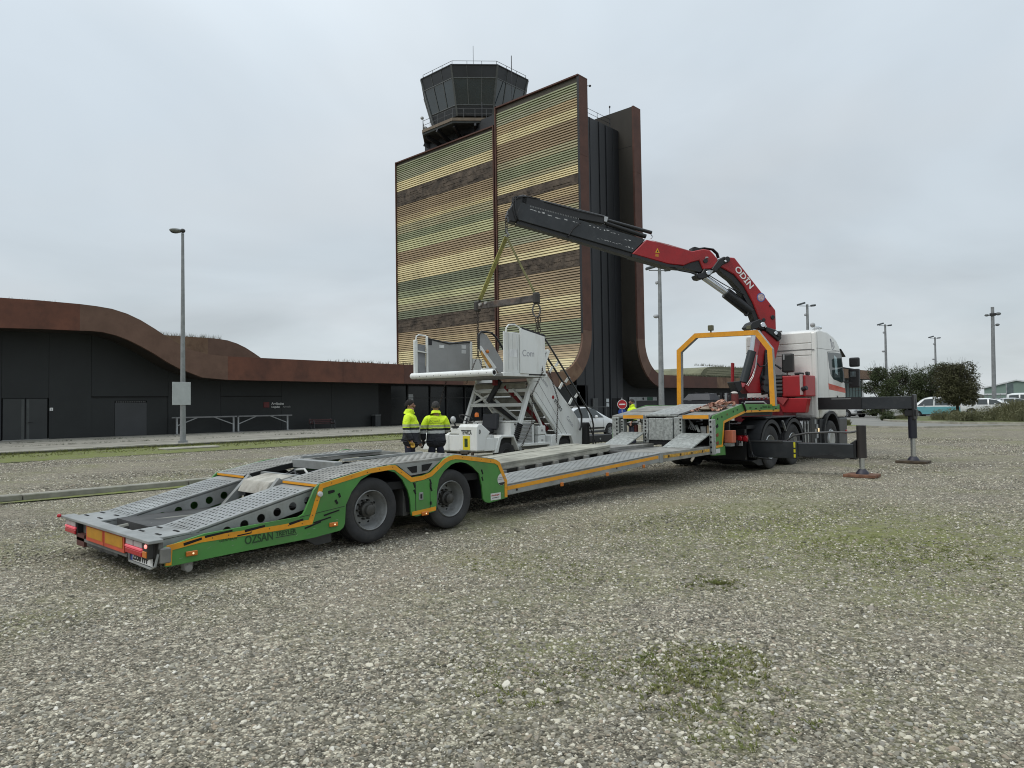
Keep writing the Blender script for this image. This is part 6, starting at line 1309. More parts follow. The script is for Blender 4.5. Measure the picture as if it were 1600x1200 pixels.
MB().box(-11.99, -11.66, 11.352, 11.357, 1.045, 1.056).build('print_bar', prn, dsh)
ys_ = MB().box(-11.93, -11.70, 11.352, 11.358, .60, .92).build('yellow_sticker', mat('sticker_yellow', (0.75, 0.62, 0.03), .5, var=.05), dsh, bevel=.002)
MB().box(-11.87, -11.77, 11.347, 11.352, .67, .86).build('sticker_green', mat('sticker_green', (0.02, 0.06, 0.02), .5, var=.4, vscale=30), ys_)
MB().tube([(AN+.035,11.44,1.06),(AN+.05,11.44,1.05),(AN+.05,11.44,.99),(AN+.035,11.44,.98)], .012, 6).build('latch_hook', prn, dsh)
MB().box(AN-.02, AN-.005, 11.86, 11.95, .82, .92).build('white_label', mat('decal_white', (0.62, 0.62, 0.60), 0.5), air)
MB().box(-12.0, -11.75, 11.33, 11.4, .50, .555).box(-11.66, -11.6, 11.33, 11.4, .48, .56).box(-12.1, -12.06, 11.33, 11.4, .48, .56).build('tow_coupling', mat('rust_dark', (0.06, 0.045, 0.03), .7), air, bevel=.01)
MB().box(AF-.1, AF+.3, 11.45, 11.6, .56, .62).build('step_plate', aw, air, bevel=.01)
hl = MB().ell((-12.3, 11.4, 1.29), .075, .06, .085, 14, 10).build('head_lamp', mat('lamp_glass', (0.45, 0.46, 0.46), .15), air, smooth=True); MB().cyl((-12.25, 11.45, 1.1), (-12.3, 11.43, 1.22), .02, 8).box(-12.34, -12.16, 11.38, 11.5, 1.10, 1.14).build('lamp_bracket', blk, hl)
# wings with cut-out wheel arches
def wing(pts, name='mudguard'): return MB().prism(pts, 0, AN-.32, AN+.03).build(name, aw, air, bevel=.012)
wing([(11.95,.5),(12.08,.86),(12.18,.91),(12.62,.90),(12.82,.52),(12.78,.52),(12.60,.84),(12.24,.85),(12.16,.80),(12.06,.5)])
MB().prism([(11.6,.56),(11.6,.86),(12.08,.86),(12.0,.56)], 0, AN-.3, AN).build('wing_panel', aw, air, bevel=.012)
wing([(13.98,.46),(14.04,.82),(14.10,.85),(14.86,.83),(15.02,.46),(14.98,.46),(14.84,.78),(14.46,.80),(14.36,.72),(14.28,.46)])
MB().box(AN-.31, AN-.05, 12.08, 12.6, .5, .84).box(AN-.31, AN-.05, 14.35, 14.9, .5, .78).build('arch_liner', blk, air)
MB().cyl((AN, 12.83, .56), (AN+.04, 12.83, .56), .05, 12).build('chain_eye', galv, air)
# seat, wheel, beacon
stt = MB().box(-12.35, -11.95, 12.0, 12.45, .95, 1.05).build('seat', mat('black_vinyl', (0.012, 0.013, 0.017), .45), air, bevel=.04, seg=2)
MB().prism([(12.38,1.02),(12.50,1.02),(12.56,1.42),(12.44,1.42)], 0, -12.36, -11.86).build('backrest', mat('black_vinyl', (0.012, 0.013, 0.017), .45), stt, bevel=.05, seg=3)
for z in (1.14, 1.24, 1.34): MB().box(-12.28, -12.02, 12.39+.12*(z-1.02), 12.41+.12*(z-1.02), z, z+.012).build('seat_rib', mat('rib_black', (0.03,)*3, .5), stt)
MB().prism([(11.95,.86),(12.45,.86),(12.45,.95),(12.0,.95)], 0, -12.4, -11.9).build('seat_base', blk, air)
MB().tube([(-12.25+.19*math.cos(2*PI*k/16), 11.80+.17*math.sin(2*PI*k/16), 1.31-.09*math.sin(2*PI*k/16)) for k in range(17)], .013, 6).build('steering_wheel', blk, air, smooth=True)
MB().tube([(-12.25,11.8,1.31),(-12.2,11.72,1.15),(-12.1,11.66,1.0)], .022, 6).tube([(AN-.15,11.55,1.2),(AN-.05,11.75,1.02),(AN-.0,11.85,.96)], .014, 6).build('steering_column', blk, air)
MB().lathe([(.05,0),(.055,.05),(.045,.10),(.001,.115)], (-12.62, 12.5, 1.33), (0,0,1), 14).build('beacon', mat('beacon_orange', (0.55, 0.12, 0.02), .2, emit=(1,.3,.05), estr=.15), air, smooth=True)
# engine housing with louvres, electric cabinets
eb = MB().box(-12.9, AN-.1, 12.62, 13.50, .62, 1.20).build('engine_housing', aw, air, bevel=.015)
lv = MB()
for i in range(14): lv.prism([(.70+.034*i, 0), (.722+.034*i, .012), (.724+.034*i, 0)], 1, 12.80, 13.42) if False else lv.add([(AN-.1,12.80,.70+.034*i),(AN-.1,13.42,.70+.034*i),(AN-.083,13.42,.70+.034*i),(AN-.083,12.80,.70+.034*i),(AN-.1,12.80,.724+.034*i),(AN-.1,13.42,.724+.034*i)], [(0,1,2,3),(3,2,5,4)])
o = lv.build('louvre', ag, eb); o['kind'] = 'stuff'
MB().box(-12.92, AN-.08, 12.6, 13.52, 1.20, 1.225).build('housing_lid', aw, eb, bevel=.008)
for y in (12.78, 13.46): MB().cyl((AN-.1, y, 1.15), (AN-.08, y, 1.15), .02, 10).build('latch', prn, eb)
for z0, z1 in ((.86,1.08),(.60,.84)): c = MB().box(-11.95, AN-.06, 13.62, 13.90, z0, z1).build('electric_cabinet', aw, air, bevel=.012); MB().box(AN-.06, AN-.057, 13.72, 13.80, (z0+z1)/2-.03, (z0+z1)/2+.02).build('label_grey', mat('label_grey', (0.3,)*3, .5), c)
MB().box(-12.0, -11.7, 13.5, 13.62, .62, 1.05).build('battery_tray', blk, air)
# A-frame carrying the platform
tub = lambda pts, r=.045: MB().tube(pts, r, 10)
for x in (AN-.1, AF-.1):
    MB().bar((x, 13.42, 2.22), (x, 12.94, 1.12), .10, .11).build('frame_leg', aw, air, bevel=.012)
bo = MB()
p0, p1 = Vector((AN-.1, 12.95, 1.14)), Vector((AN-.1, 12.78, .78))
pts = []
for i in range(8): f = i/8; pts += [(.095, f), (.065, f+.06)]
d = (p1-p0); bo.lathe([(r, f*d.length) for r, f in pts] + [(.09, d.length)], p0, d, 16)
bo.build('rubber_bellows', rubber, air, smooth=True)
for z in (2.16, 1.98, 1.62): MB().bar((AN-.1, 13.42-(2.22-z)*.435, z), (AF-.1, 13.42-(2.22-z)*.435, z), .08, .09).build('frame_crossbar', ash if z > 2 else aw, air, bevel=.01)
yb = 13.42-.6*.435
for a, b in (((AF-.05, 1.66), (-12.55, 2.02)), ((AN-.15, 1.66), (-12.1, 2.02)), ((AF-.0, 1.98), (-12.9, 1.66))): MB().bar((a[0], yb+.03, a[1]), (b[0], yb+.12, b[1]), .05).build('frame_brace', aw, air)
MB().bar((-13.15, 13.3, 1.75), (-12.55, 14.2, .9), .05, .08).build('frame_brace', aw, air); MB().bar((-12.75, 13.3, 1.75), (-12.2, 14.3, .8), .05, .06).build('frame_brace', aw, air)
MB().bar((-12.9, 13.25, 1.72), (-12.35, 14.2, .95), .16, .14).build('lift_ram', blk, air, bevel=.02)
MB().bar((-12.45, 13.2, 2.25), (-12.75, 13.05, 1.7), .14, .12).build('lift_ram', blk, air, bevel=.02)
MB().bar((-12.3, 13.2, 2.1), (-11.9, 14.4, .95), .05, .11).build('red_strut', mat('strut_red', (0.20, 0.012, 0.015), .45), air, bevel=.01); MB().box(-12.55, -12.45, 13.0, 13.1, 2.12, 2.26).build('red_block', mat('strut_red', (0.20, 0.012, 0.015), .45), air)
# stairs: stringers, treads, underside
ST = (13.25, 2.30); SB = (15.40, .42); nS = 10
for x0, x1, nm in ((AN-.12, AN-.06, 'stringer'), (AF-.04, AF+.02, 'stringer')):
    MB().prism([(13.26,2.24),(13.36,2.02),(13.30,1.98),(14.50,.80),(14.98,.45),(15.42,.45),(15.45,1.0),(15.2,1.30),(13.72,2.63),(13.5,2.60),(13.25,2.34)], 0, x0, x1).build(nm, aw, air, bevel=.008)
ln = MB(); ln.band([(13.30,2.21),(13.62,2.20),(15.05,.50)], .008, AN-.06, .003).band([(13.33,2.0),(13.55,1.92),(14.78,.62)], .007, AN-.06, .003); ln.build('panel_seam', mat('seam_dark', (0.12,)*3, .7), air)
for i in range(nS):
    f = i/(nS-1); y = ST[0]+.1+(SB[0]-ST[0]-.25)*f; z = ST[1]-.12-(ST[1]-.1-SB[1]-.15)*f
    MB().box(AF+.02, AN-.12, y-.13, y+.12, z-.03, z).build('tread', galv_d, air, bevel=.005)
    MB().box(AF+.02, AN-.12, y-.135, y-.12, z-.15, z-.031).build('riser', mat('riser_beige', (0.27, 0.255, 0.21), .7, var=.2, vscale=4), air)
MB().bar((AN-.13, 13.45, 1.90), (AN-.13, 14.75, .55), .05).build('lower_rail', aw, air); MB().bar((AN-.2, 13.32, 1.98), (AN-.2, 14.2, .62), .05).build('lower_rail', aw, air)
# platform and bumper tube
MB().box(-13.95, -11.25, 11.68, 13.45, 2.28, 2.36).build('platform', ash, air, bevel=.01)
MB().box(-11.3, -11.22, 12.0, 13.6, 2.29, 2.38).build('platform_edge', aw, air, bevel=.008)
MB().box(-11.24, -11.2, 12.9, 13.5, 2.33, 2.36).build('platform_slide', blk, air)
bt = MB().cyl((-14.02, 11.6, 2.38), (-11.13, 11.6, 2.36), .075, 20).build('bumper_tube', aw, air, smooth=True); MB().cyl((-11.132, 11.6, 2.36), (-11.126, 11.6, 2.36), .05, 16).build('tube_mouth', void, bt)
for i in range(11): MB().ell((-13.9+.26*i, 11.53, 2.36), .012, .012, .012, 6, 4).build('bolt', prn, bt)
# far guard (grey panels seen from inside), return gate and hoop
fp = MB().box(-13.98, -13.95, 12.05, 13.55, 2.40, 3.32).build('guard_panel', ag, air, bevel=.005)
f2 = MB().prism([(12.02,2.4),(12.02,3.36),(12.8,3.26),(13.6,3.34),(13.6,2.4)], 0, -13.95, -13.935).build('guard_panel', ag, air)
MB().tube([(-13.93,12.02,3.37),(-13.93,12.8,3.27),(-13.93,13.62,3.36)], .022, 8).build('guard_rail', blk, air)
MB().box(-13.96, -13.9, 12.0, 12.05, 2.38, 3.42).box(-13.96, -13.90, 13.56, 13.64, 2.38, 3.36).build('guard_post', aw, air, bevel=.008)
MB().box(-13.94, -13.92, 12.06, 12.2, 3.2, 3.36).build('rubber_pad', blk, air, bevel=.01)
MB().box(-13.932, -13.928, 12.45, 12.62, 3.14, 3.22).box(-13.932, -13.928, 13.25, 13.42, 3.16, 3.26).box(-13.932, -13.928, 13.25, 13.42, 3.03, 3.13).build('paper_label', mat('decal_white', (0.62, 0.62, 0.60), 0.5), air)
MB().box(-13.934, -13.932, 12.75, 12.757, 2.45, 3.2).build('panel_seam', mat('seam_pale', (0.38, 0.37, 0.34), .6), air)
MB().box(-14.0, -13.95, 11.62, 11.74, 2.38, 3.30).build('guard_post', aw, air, bevel=.012)
MB().box(-13.99, -13.96, 11.74, 12.0, 2.42, 3.2).build('gate_panel', mat('gate_grey', (0.22, 0.225, 0.23), .5), air)
MB().tube([(-13.96,11.68,3.28),(-13.96,11.7,3.40),(-13.96,11.78,3.44),(-13.96,12.02,3.43)], .018, 8).build('hoop', aw, air, smooth=True); MB().bar((-13.93, 11.72, 3.02), (-13.93, 12.02, 2.99), .05, .03).build('gate_bar', aw, air)
MB().box(-13.95, -13.9, 13.62, 14.0, 2.40, 2.9).build('white_panel', aw, air)
# far balustrade of the stairs
fb_ = [(13.402,3.077), (13.409,3.488), (13.508,3.572), (13.678,3.523), (13.898,3.292), (14.170,2.989), (14.422,2.697), (14.312,2.375), (14.035,2.598)]
MB().prism(fb_, 0, -13.43, -13.40).build('balustrade', ag, air, bevel=.004)
fr2 = [(13.358,3.108), (13.366,3.501), (13.464,3.593), (13.858,3.585), (14.032,3.473), (14.409,3.069), (14.666,2.811)]
MB().tube([(-13.38, y, z) for y, z in fr2], .03, 8).build('handrail', blk, air, smooth=True)
rr_ = [(13.364,3.192), (13.437,3.213), (14.019,2.648), (13.943,2.594), (13.669,2.586)]
MB().prism(rr_, 0, -13.38, -13.365).build('side_board', aw, air); r2_ = [(13.435,3.093), (13.868,2.644), (13.744,2.623), (13.408,2.989)]
MB().prism(r2_, 0, -13.365, -13.36).build('yellow_board', mat('board_ochre', (0.50, 0.26, 0.05), .5, var=.3, vscale=12), air)
lp = [(13.641,3.064)]
MB().ell((-13.33, lp[0][0], lp[0][1]), .04, .05, .05, 10, 8).build('side_lamp', amber, air, smooth=True)
# near guard: two white leaves on the platform edge, hoop, black rail
MB().box(-11.28, -11.24, 12.05, 12.62, 2.38, 3.33).build('guard_leaf', aw, air, bevel=.012); nl = MB().prism([(12.58,2.36),(12.58,3.42),(12.62,3.44),(13.5,3.30),(13.52,2.34)], 0, -11.235, -11.20).build('guard_leaf', aw, air, bevel=.012)
MB().bar((-11.22, 12.66, 3.445), (-11.22, 13.52, 3.31), .04, .045).build('guard_rail', blk, air)
MB().tube([(-11.26,12.15,3.3),(-11.26,12.16,3.42),(-11.26,12.24,3.50),(-11.26,12.45,3.52),(-11.26,12.62,3.46),(-11.26,12.66,3.36)], .02, 8).build('hoop', aw, air, smooth=True)
for y in (12.2, 12.35, 12.5): MB().box(-11.243, -11.236, y, y+.012, 2.45, 3.3).build('pressed_rib', mat('rib_pale', (0.52, 0.53, 0.52), .4), air)
text('lettering', 'Com', mat('faded_print', (0.36, 0.36, 0.38), .6, var=0), nl, (-11.197, 12.64, 2.78), (0,1,0), (0,0,1), .22)
MB().box(-11.24, -11.236, 12.24, 12.52, 2.75, 2.93).build('paper_label', mat('decal_pale', (0.7, 0.7, 0.69), 0.5), air)
MB().bar((-11.4, 13.55, 2.9), (-11.4, 13.85, 2.98), .05, .06).bar((-11.4, 13.85, 2.98), (-11.4, 13.62, 2.55), .08, .08).build('rail_bracket', aw, air); MB().box(-11.5, -11.44, 13.5, 13.7, 2.6, 2.95).build('dark_hinge', blk, air)
# near handrails on white stanchions
r1_ = [(13.62, 3.05), (13.86, 2.86), (15.2, 1.52), (15.32, 1.30), (15.30, 1.02), (15.22, .92)]; r3_ = [(13.56, 3.38), (13.9, 3.06), (15.60, 1.30), (15.68, 1.05), (15.66, .5)]
MB().tube([(-11.48, y, z) for y, z in r1_], .026, 8).build('handrail', blk, air, smooth=True); MB().tube([(-11.36, y, z) for y, z in r3_], .024, 8).build('handrail', mat('rail_dark', (0.03,)*3, .35), air, smooth=True)
for f in (.2, .5, .8):
    y = 13.86+(15.2-13.86)*f; z = 2.86+(1.52-2.86)*f
    MB().bar((-11.5, y-.12, z-.17), (-11.48, y, z), .03, .06).build('stanchion', aw, air); MB().bar((-11.45, y+.07, z+.0), (-11.38, y+.15, z+.14), .05, .06).build('stanchion', aw, air)
text('lettering', 'Camin', mat('faded_print', (0.36, 0.36, 0.38), .6, var=0), air, (AN-.055, 13.72, 2.30), (0,.71,-.71), (0,.71,.71), .14)
text('lettering', 'Camin', mat('faded_print', (0.36, 0.36, 0.38), .6, var=0), air, (AN-.055, 14.75, 1.26), (0,.71,-.71), (0,.71,.71), .14)
dg = MB().lathe([(.05,.003),(.001,.004)], (AN-.06, 14.22, 1.80), (1,0,0), 14).build('red_decal', mat('decal_red', (0.35, 0.03, 0.03), .5), air)
text('lettering', 'STAIRS', mat('decal_print', (0.05,)*3, .6, var=0), dg, (AN-.055, 14.25, 1.70), (0,.71,-.71), (0,.71,.71), .13, bold=True)
MB().box(-11.6, -11.42, 15.46, 15.6, .45, 1.12).build('rubber_buffer', blk, air, bevel=.02); MB().bar((-11.45, 15.6, 1.1), (-11.45, 15.95, .42), .02).build('stay', blk, air)
MB().box(AF, AN-.1, 15.3, 15.5, .4, .46).build('bottom_step', galv_d, air)

# ================================================================ LIFTING RIG
rig = thing('lifting_rig', 'rusty spreader bar on yellow straps with chains, hanging from the boom tip', 'lifting gear', (-12.4, 13.45, 4.2))
apex = Vector((HZ.x, HZ.y, zap-.1)); BL, BRt = Vector((-13.599,13.550,4.295)), Vector((-11.504,13.550,4.286))
dy = (apex.y-13.55)
sm1 = mat('strap_yellow_green', (0.36, 0.34, 0.10), .7, var=.2, vscale=8, dirt=(.18,.17,.08), dirt_amt=.5); sm2 = mat('strap_olive', (0.14, 0.13, 0.045), .7, var=.2, vscale=8)
sl, sr = Vector((-13.498,13.550,4.475)), Vector((-11.523,13.550,4.369))
MB().bar(apex, sl, .13, .025, (1,0,.3)).build('strap', sm1, rig); MB().bar(apex, sr, .055, .03).build('strap', sm2, rig)
MB().bar(BL, BRt, .10, .17).build('spreader_bar', mat('rusty_bar', (0.10, 0.085, 0.075), .7, var=.35, vscale=4, dirt=(.18,.10,.06), dirt_amt=.7, dscale=3), rig, bevel=.01)
for c in (BL, BRt): MB().box(c.x-.07, c.x+.07, 13.46, 13.64, c.z-.14, c.z+.14).build('end_fitting', mat('fitting_dark', (0.04, 0.035, 0.03), .6), rig, bevel=.03)
MB().cyl((BL.x+.18, 13.45, BL.z+.03), (BL.x+.18, 13.52, BL.z+.03), .045, 10).cyl((BL.x+.38, 13.45, BL.z+.05), (BL.x+.38, 13.52, BL.z+.05), .04, 10).build('bar_bolt', mat('bolt_pale', (0.35, 0.33, 0.3), .5), rig)
MB().tube([sl, sl+(BL-sl)*.5, BL], .03, 6).tube([sr, BRt], .03, 6).build('shackle', mat('fitting_dark', (0.04, 0.035, 0.03), .6), rig)
chm = mat('chain_rust', (0.06, 0.045, 0.035), .6, metal=.4, var=.3)
def ringlink(mb, c, d, u, l, w, r):
    n_ = 10; pts = [c + d*(l*math.sin(2*PI*k/n_)) + u*(w*math.cos(2*PI*k/n_)) for k in range(n_+1)]; mb.tube(pts, r, 5, cap=False)
def chain(p, q, r=.006, step=.05):
    p = Vector(p); q = Vector(q); d = (q-p); L_ = d.length; d.normalize(); u = d.cross(Vector((.3,.8,.2))).normalized(); v = d.cross(u); mb = MB(); n_ = max(1, int(L_/step))
    for i in range(n_): ringlink(mb, p + d*(L_*(i+.5)/n_), d, u if i % 2 else v, step*.66, step*.33, r)
    o = mb.build('chain', chm, rig); o['kind'] = 'stuff'; return o
cr = MB(); ringlink(cr, BRt+Vector((0,0,-.3)), Vector((0,0,1)), Vector((.7,.7,0)), .17, .10, .022); cr.build('oval_ring', mat('ring_steel', (0.13, 0.12, 0.11), .5, metal=.5), rig, smooth=True)
RBT = BRt+Vector((0,0,-.47)); chain(RBT, RBT+Vector((0,0,-.42)), .013, .11); chain(RBT+Vector((.05,.05,0)), RBT+Vector((.04,.04,-.40)), .013, .11)
R2 = RBT+Vector((0,0,-.42)); chain(R2, (-11.16, 13.35, 2.4)); chain((-11.16, 13.33, 2.4), (AN-.02, 13.36, 1.9)); chain((AN, 13.3, 1.15), (AN+.04, 12.86, .6)); chain((AN-.02, 13.36, 1.9), (AN, 13.30, 1.15)); chain(R2, (AN+.02, 14.32, 1.75)); chain((AN+.02, 14.32, 1.75), (AN+.04, 14.2, .65))
chain(BL+Vector((0,0,-.14)), BL+Vector((0,.0,-1.3)), .011, .08); chain(BL+Vector((0,0,-1.3)), (AF-.1, 13.0, 2.2)); chain((AF-.45, 12.6, 2.25), (AF-.05, 11.75, 1.0)); chain(BL+Vector((0,0,-1.3)), (AF-.1, 14.4, .8))

# ================================================================ PEOPLE
skin_m = mat('skin', (0.36, 0.19, 0.13), .6, var=.06, vscale=8); hair_m = mat('dark_hair', (0.014, 0.011, 0.009), .95, var=.3, vscale=30)
hair_g = mat('greying_hair', (0.035, 0.032, 0.030), .8, var=.4, vscale=40)
trous_m = mat('navy_trousers', (0.016, 0.018, 0.035), .85, var=.25, vscale=9); shoe_m = mat('work_boot', (0.02, 0.018, 0.016), .7)
def hivis(name, z_yel, z_s1, z_b, z_s2a, z_s2b):
    m = bpy.data.materials.new(name); m.use_nodes = True; t = m.node_tree; n = t.nodes; l = t.links; b = n['Principled BSDF']; b.inputs['Roughness'].default_value = .75
    tc = n.new('ShaderNodeTexCoord'); sp = n.new('ShaderNodeSeparateXYZ'); l.new(tc.outputs['Object'], sp.inputs[0])
    nz = n.new('ShaderNodeTexNoise'); nz.inputs['Scale'].default_value = 7; l.new(tc.outputs['Object'], nz.inputs['Vector'])
    ad = n.new('ShaderNodeMath'); ad.operation = 'MULTIPLY_ADD'; l.new(nz.outputs['Fac'], ad.inputs[0]); ad.inputs[1].default_value = .03; ad.inputs[2].default_value = -.015
    a2 = n.new('ShaderNodeMath'); a2.operation = 'ADD'; l.new(sp.outputs['Z'], a2.inputs[0]); l.new(ad.outputs[0], a2.inputs[1])
    hf = n.new('ShaderNodeMath'); hf.operation = 'MULTIPLY'; hf.inputs[1].default_value = .5; l.new(a2.outputs[0], hf.inputs[0])
    rp = n.new('ShaderNodeValToRGB'); rp.color_ramp.interpolation = 'CONSTANT'; l.new(hf.outputs[0], rp.inputs[0])
    navy = (0.008, 0.009, 0.014, 1); sil = (0.42, 0.43, 0.42, 1); sil2 = (0.36, 0.40, 0.20, 1); yl = (0.62, 0.82, 0.02, 1)
    e = rp.color_ramp.elements; e[0].position = 0; e[0].color = navy; e[1].position = z_s2a/2; e[1].color = sil
    for p, c in ((z_s2b/2, navy), (z_b/2, yl), ((z_b+.018)/2, sil2), (z_s1/2, yl)): k = e.new(p); k.color = c
    l.new(rp.outputs[0], b.inputs['Base Color'])
    bn = n.new('ShaderNodeTexNoise'); bn.inputs['Scale'].default_value = 9; bn.inputs['Detail'].default_value = 3; bn.inputs['Distortion'].default_value = 1.2; l.new(tc.outputs['Object'], bn.inputs['Vector'])
    bb = n.new('ShaderNodeBump'); bb.inputs['Strength'].default_value = .7; bb.inputs['Distance'].default_value = .035; l.new(bn.outputs['Fac'], bb.inputs['Height']); l.new(bb.outputs[0], b.inputs['Normal'])
    return m
def skinned(name, verts, edges, m, parent=None, root=0, sub=2, loc=None):
    me = bpy.data.meshes.new(name); me.from_pydata([v[:3] for v in verts], edges, []); me.update(); me.materials.append(m)
    o = bpy.data.objects.new(name, me); COL.objects.link(o)
    me.attributes.new('x', 'FLOAT', 'POINT') if False else None
    md = o.modifiers.new('skin', 'SKIN'); md.use_smooth_shade = True; md.branch_smoothing = .6
    if not me.skin_vertices:
        bm = bmesh.new(); bm.from_mesh(me); bm.verts.layers.skin.verify(); bm.to_mesh(me); bm.free()
    for i, v in enumerate(verts):
        sv = me.skin_vertices[0].data[i]; r = v[3]; sv.radius = (r, v[4] if len(v) > 4 else r); sv.use_root = (i == root)
    sb = o.modifiers.new('sub', 'SUBSURF'); sb.levels = sub; sb.render_levels = sub
    if parent is not None: o.parent = parent
    return o
def person(label, loc, rz, jacket_m, hair_mat, arms, belly=.0, beard=False, glove=None, name='person'):
    # arms: (elbow, wrist, hand direction) for the right (+x) and left (-x) side
    V_l = [(0,0,.95,.13,.10),(0,.01,1.12,.12,.09),(0,.01,1.28,.11,.075),(0,.0,1.38,.07,.05),(0,0,1.49,.052,.055),(0,.02,1.56,.068,.075),(0,.025,1.63,.078,.098),(0,.015,1.70,.07,.085),(0,.01,1.742,.035,.045)]
    E_l = [(i, i+1) for i in range(8)]
    def add(v, p): V_l.append(v); E_l.append((p, len(V_l)-1)); return len(V_l)-1
    add((0,.135,1.612,.014,.016), 6); add((0,.105,1.548,.03,.025), 5)
    for s in (1, -1): add((s*.088,-.0,1.625,.012,.022), 6)
    for s, (el, wr, hd) in zip((1, -1), arms):
        a = add((s*.15,-.0,1.36,.04), 3); e = add((*el,.045), a); w = add((*wr,.03), e); d = Vector(hd).normalized(); side = Vector((s*.0+d.y, -d.x, 0)) if abs(d.z) < .8 else Vector((0,1,0)); side.normalize()
        palm = Vector(wr)+d*.06; p = add((*palm,.036,.02), w); nr = d.cross(side).normalized()
        for k, (off, ln) in enumerate(((-.027,.066),(-.009,.076),(.009,.072),(.027,.058))):
            q1 = palm+d*.03+side*off; q2 = q1+d*ln*.55+nr*.008*s; q3 = q2+d*ln*.35+nr*.025*s
            i1 = add((*q1,.0095), p); i2 = add((*q2,.0085), i1); add((*q3,.007), i2)
        t1 = Vector(wr)+d*.03-side*.035; t2 = t1+d*.04-side*.012+nr*.01*s; i1 = add((*t1,.011), w); add((*t2,.009), i1)
    for s in (1, -1):
        h = add((s*.09,0,.90,.085,.09), 0); k = add((s*.105,.02,.50,.055), h); an = add((s*.11,-.02,.09,.04), k); add((s*.125,.13,.04,.035), an)
    body = skinned(name, V_l, E_l, skin_m, None, 0, 2); body.location = loc; body.rotation_euler = (0,0,rz); tag(body, label, 'person')
    # trousers, boots
    T = [(0,0,.96,.165,.135),(0,.0,.90,.17,.14)]; TE = [(0,1)]
    for s in (1, -1):
        T += [(s*.095,0,.84,.105,.11),(s*.11,.02,.50,.082),(s*.115,-.01,.12,.075)]; n_ = len(T); TE += [(1,n_-3),(n_-3,n_-2),(n_-2,n_-1)]
    skinned('trousers', T, TE, trous_m, body, 0, 2)
    for s in (1, -1): skinned('boot', [(s*.115,-.05,.07,.055,.06),(s*.12,.06,.055,.05,.045),(s*.125,.16,.045,.045,.035),(s*.115,-.03,.16,.055)], [(0,1),(1,2),(0,3)], shoe_m, body, 0, 2)
    # jacket with collar and sleeves
    J = [(0,.0,.73,.225,.18),(0,.02+belly*.5,.90,.22,.18),(0,.02+belly,1.06,.215,.17+belly*.4),(0,.02+belly*.5,1.24,.21,.16),(0,-.005,1.38,.185,.13),(0,0,1.455,.13,.11),(0,.005,1.50,.108,.10),(0,.0,1.572,.105,.10)]
    JE = [(i, i+1) for i in range(7)]
    for s, (el, wr, hd) in zip((1, -1), arms):
        n_ = len(J); wv = Vector(wr); ev = Vector(el); w2 = wv-(wv-ev).normalized()*.0
        J += [(s*.185,-.01,1.385,.088,.095),((s*.2+el[0])/2,(el[1]-.01)/2,(1.40+el[2])/2,.085),(*el,.078),(*((ev+w2)/2),.07),(*w2,.058)]; JE += [(4,n_),(n_,n_+1),(n_+1,n_+2),(n_+2,n_+3),(n_+3,n_+4)]
    jk = skinned('jacket', J, JE, jacket_m, body, 2, 3)
    MB().box(-.006,.006,.0,.02,.8,1.5)
    # hair cap
    hc = MB(); vs = []; 
    n1_, m1_ = 18, 10
    for i in range(m1_+1):
        th = PI*.60*i/m1_
        for k in range(n1_):
            ph = 2*PI*k/n1_; front = max(0, math.sin(ph)); th2 = th*(1-.42*front); r_ = 1+.03*math.sin(9*ph+5*th)
            vs.append((.089*math.sin(th2)*math.cos(ph)*r_, .012+.108*math.sin(th2)*math.sin(ph)*r_, 1.645+.112*math.cos(th2)*r_))
    hc.add(vs, [(i*n1_+k, (i+1)*n1_+k, (i+1)*n1_+(k+1) % n1_, i*n1_+(k+1) % n1_) for i in range(m1_) for k in range(n1_)])
    hc.build('hair', hair_mat, body, smooth=True, loc=(0,0,0)).parent = body
    fc = MB()
    for s in (1, -1): e = MB().ell((s*.033,.112,1.645),.012,.008,.008,8,6).build('eye', prn, None, smooth=True); e.parent = body; e2 = MB().box(s*.033-.02,s*.033+.02,.108,.122,1.665,1.672).build('eyebrow', hair_mat); e2.parent = body
    mo = MB().box(-.025,.025,.108,.118,1.572,1.580).build('mouth', mat('lip', (0.22, 0.08, 0.07), .6)); mo.parent = body
    if beard:
        b_ = MB().ell((0,.068,1.555),.062,.058,.05,14,8).ell((0,.10,1.585),.035,.028,.014,10,6).build('beard', mat('grey_beard', (0.10, 0.075, 0.06), .9, var=.4, vscale=50), None, smooth=True); b_.parent = body
    if glove:
        s, gm_ = glove; el, wr, hd = arms[0 if s == 1 else 1]; d = Vector(hd).normalized(); wv = Vector(wr); side = Vector((0,1,0)); palm = wv+d*.06; nr = d.cross(side).normalized()
        G = [(*(wv-d*.02),.05),(*palm,.05,.035)]; GE = [(0,1)]
        for off, ln in ((-.033,.055),(-.011,.065),(.011,.062),(.033,.05)):
            q1 = palm+d*.03+side*off; q2 = q1+d*ln*.6+nr*.02*s; q3 = q2+d*ln*.2+nr*.04*s; n_ = len(G); G += [(*q1,.015),(*q2,.013),(*q3,.011)]; GE += [(1,n_),(n_,n_+1),(n_+1,n_+2)]
        n_ = len(G); t1 = wv+d*.03-side*.045; G += [(*t1,.016),(*(t1+d*.04+nr*.02*s),.012)]; GE += [(0,n_),(n_,n_+1)]
        skinned('glove', G, GE, gm_, body, 0, 2)
    return body, jk
g_y = mat('leather_glove_yellow', (0.42, 0.25, 0.03), .7, var=.25, vscale=20); g_b = mat('black_glove', (0.012,)*3, .7)
h1 = hivis('hivis_jacket', 1.16, 1.235, 1.165, 1.055, 1.125)
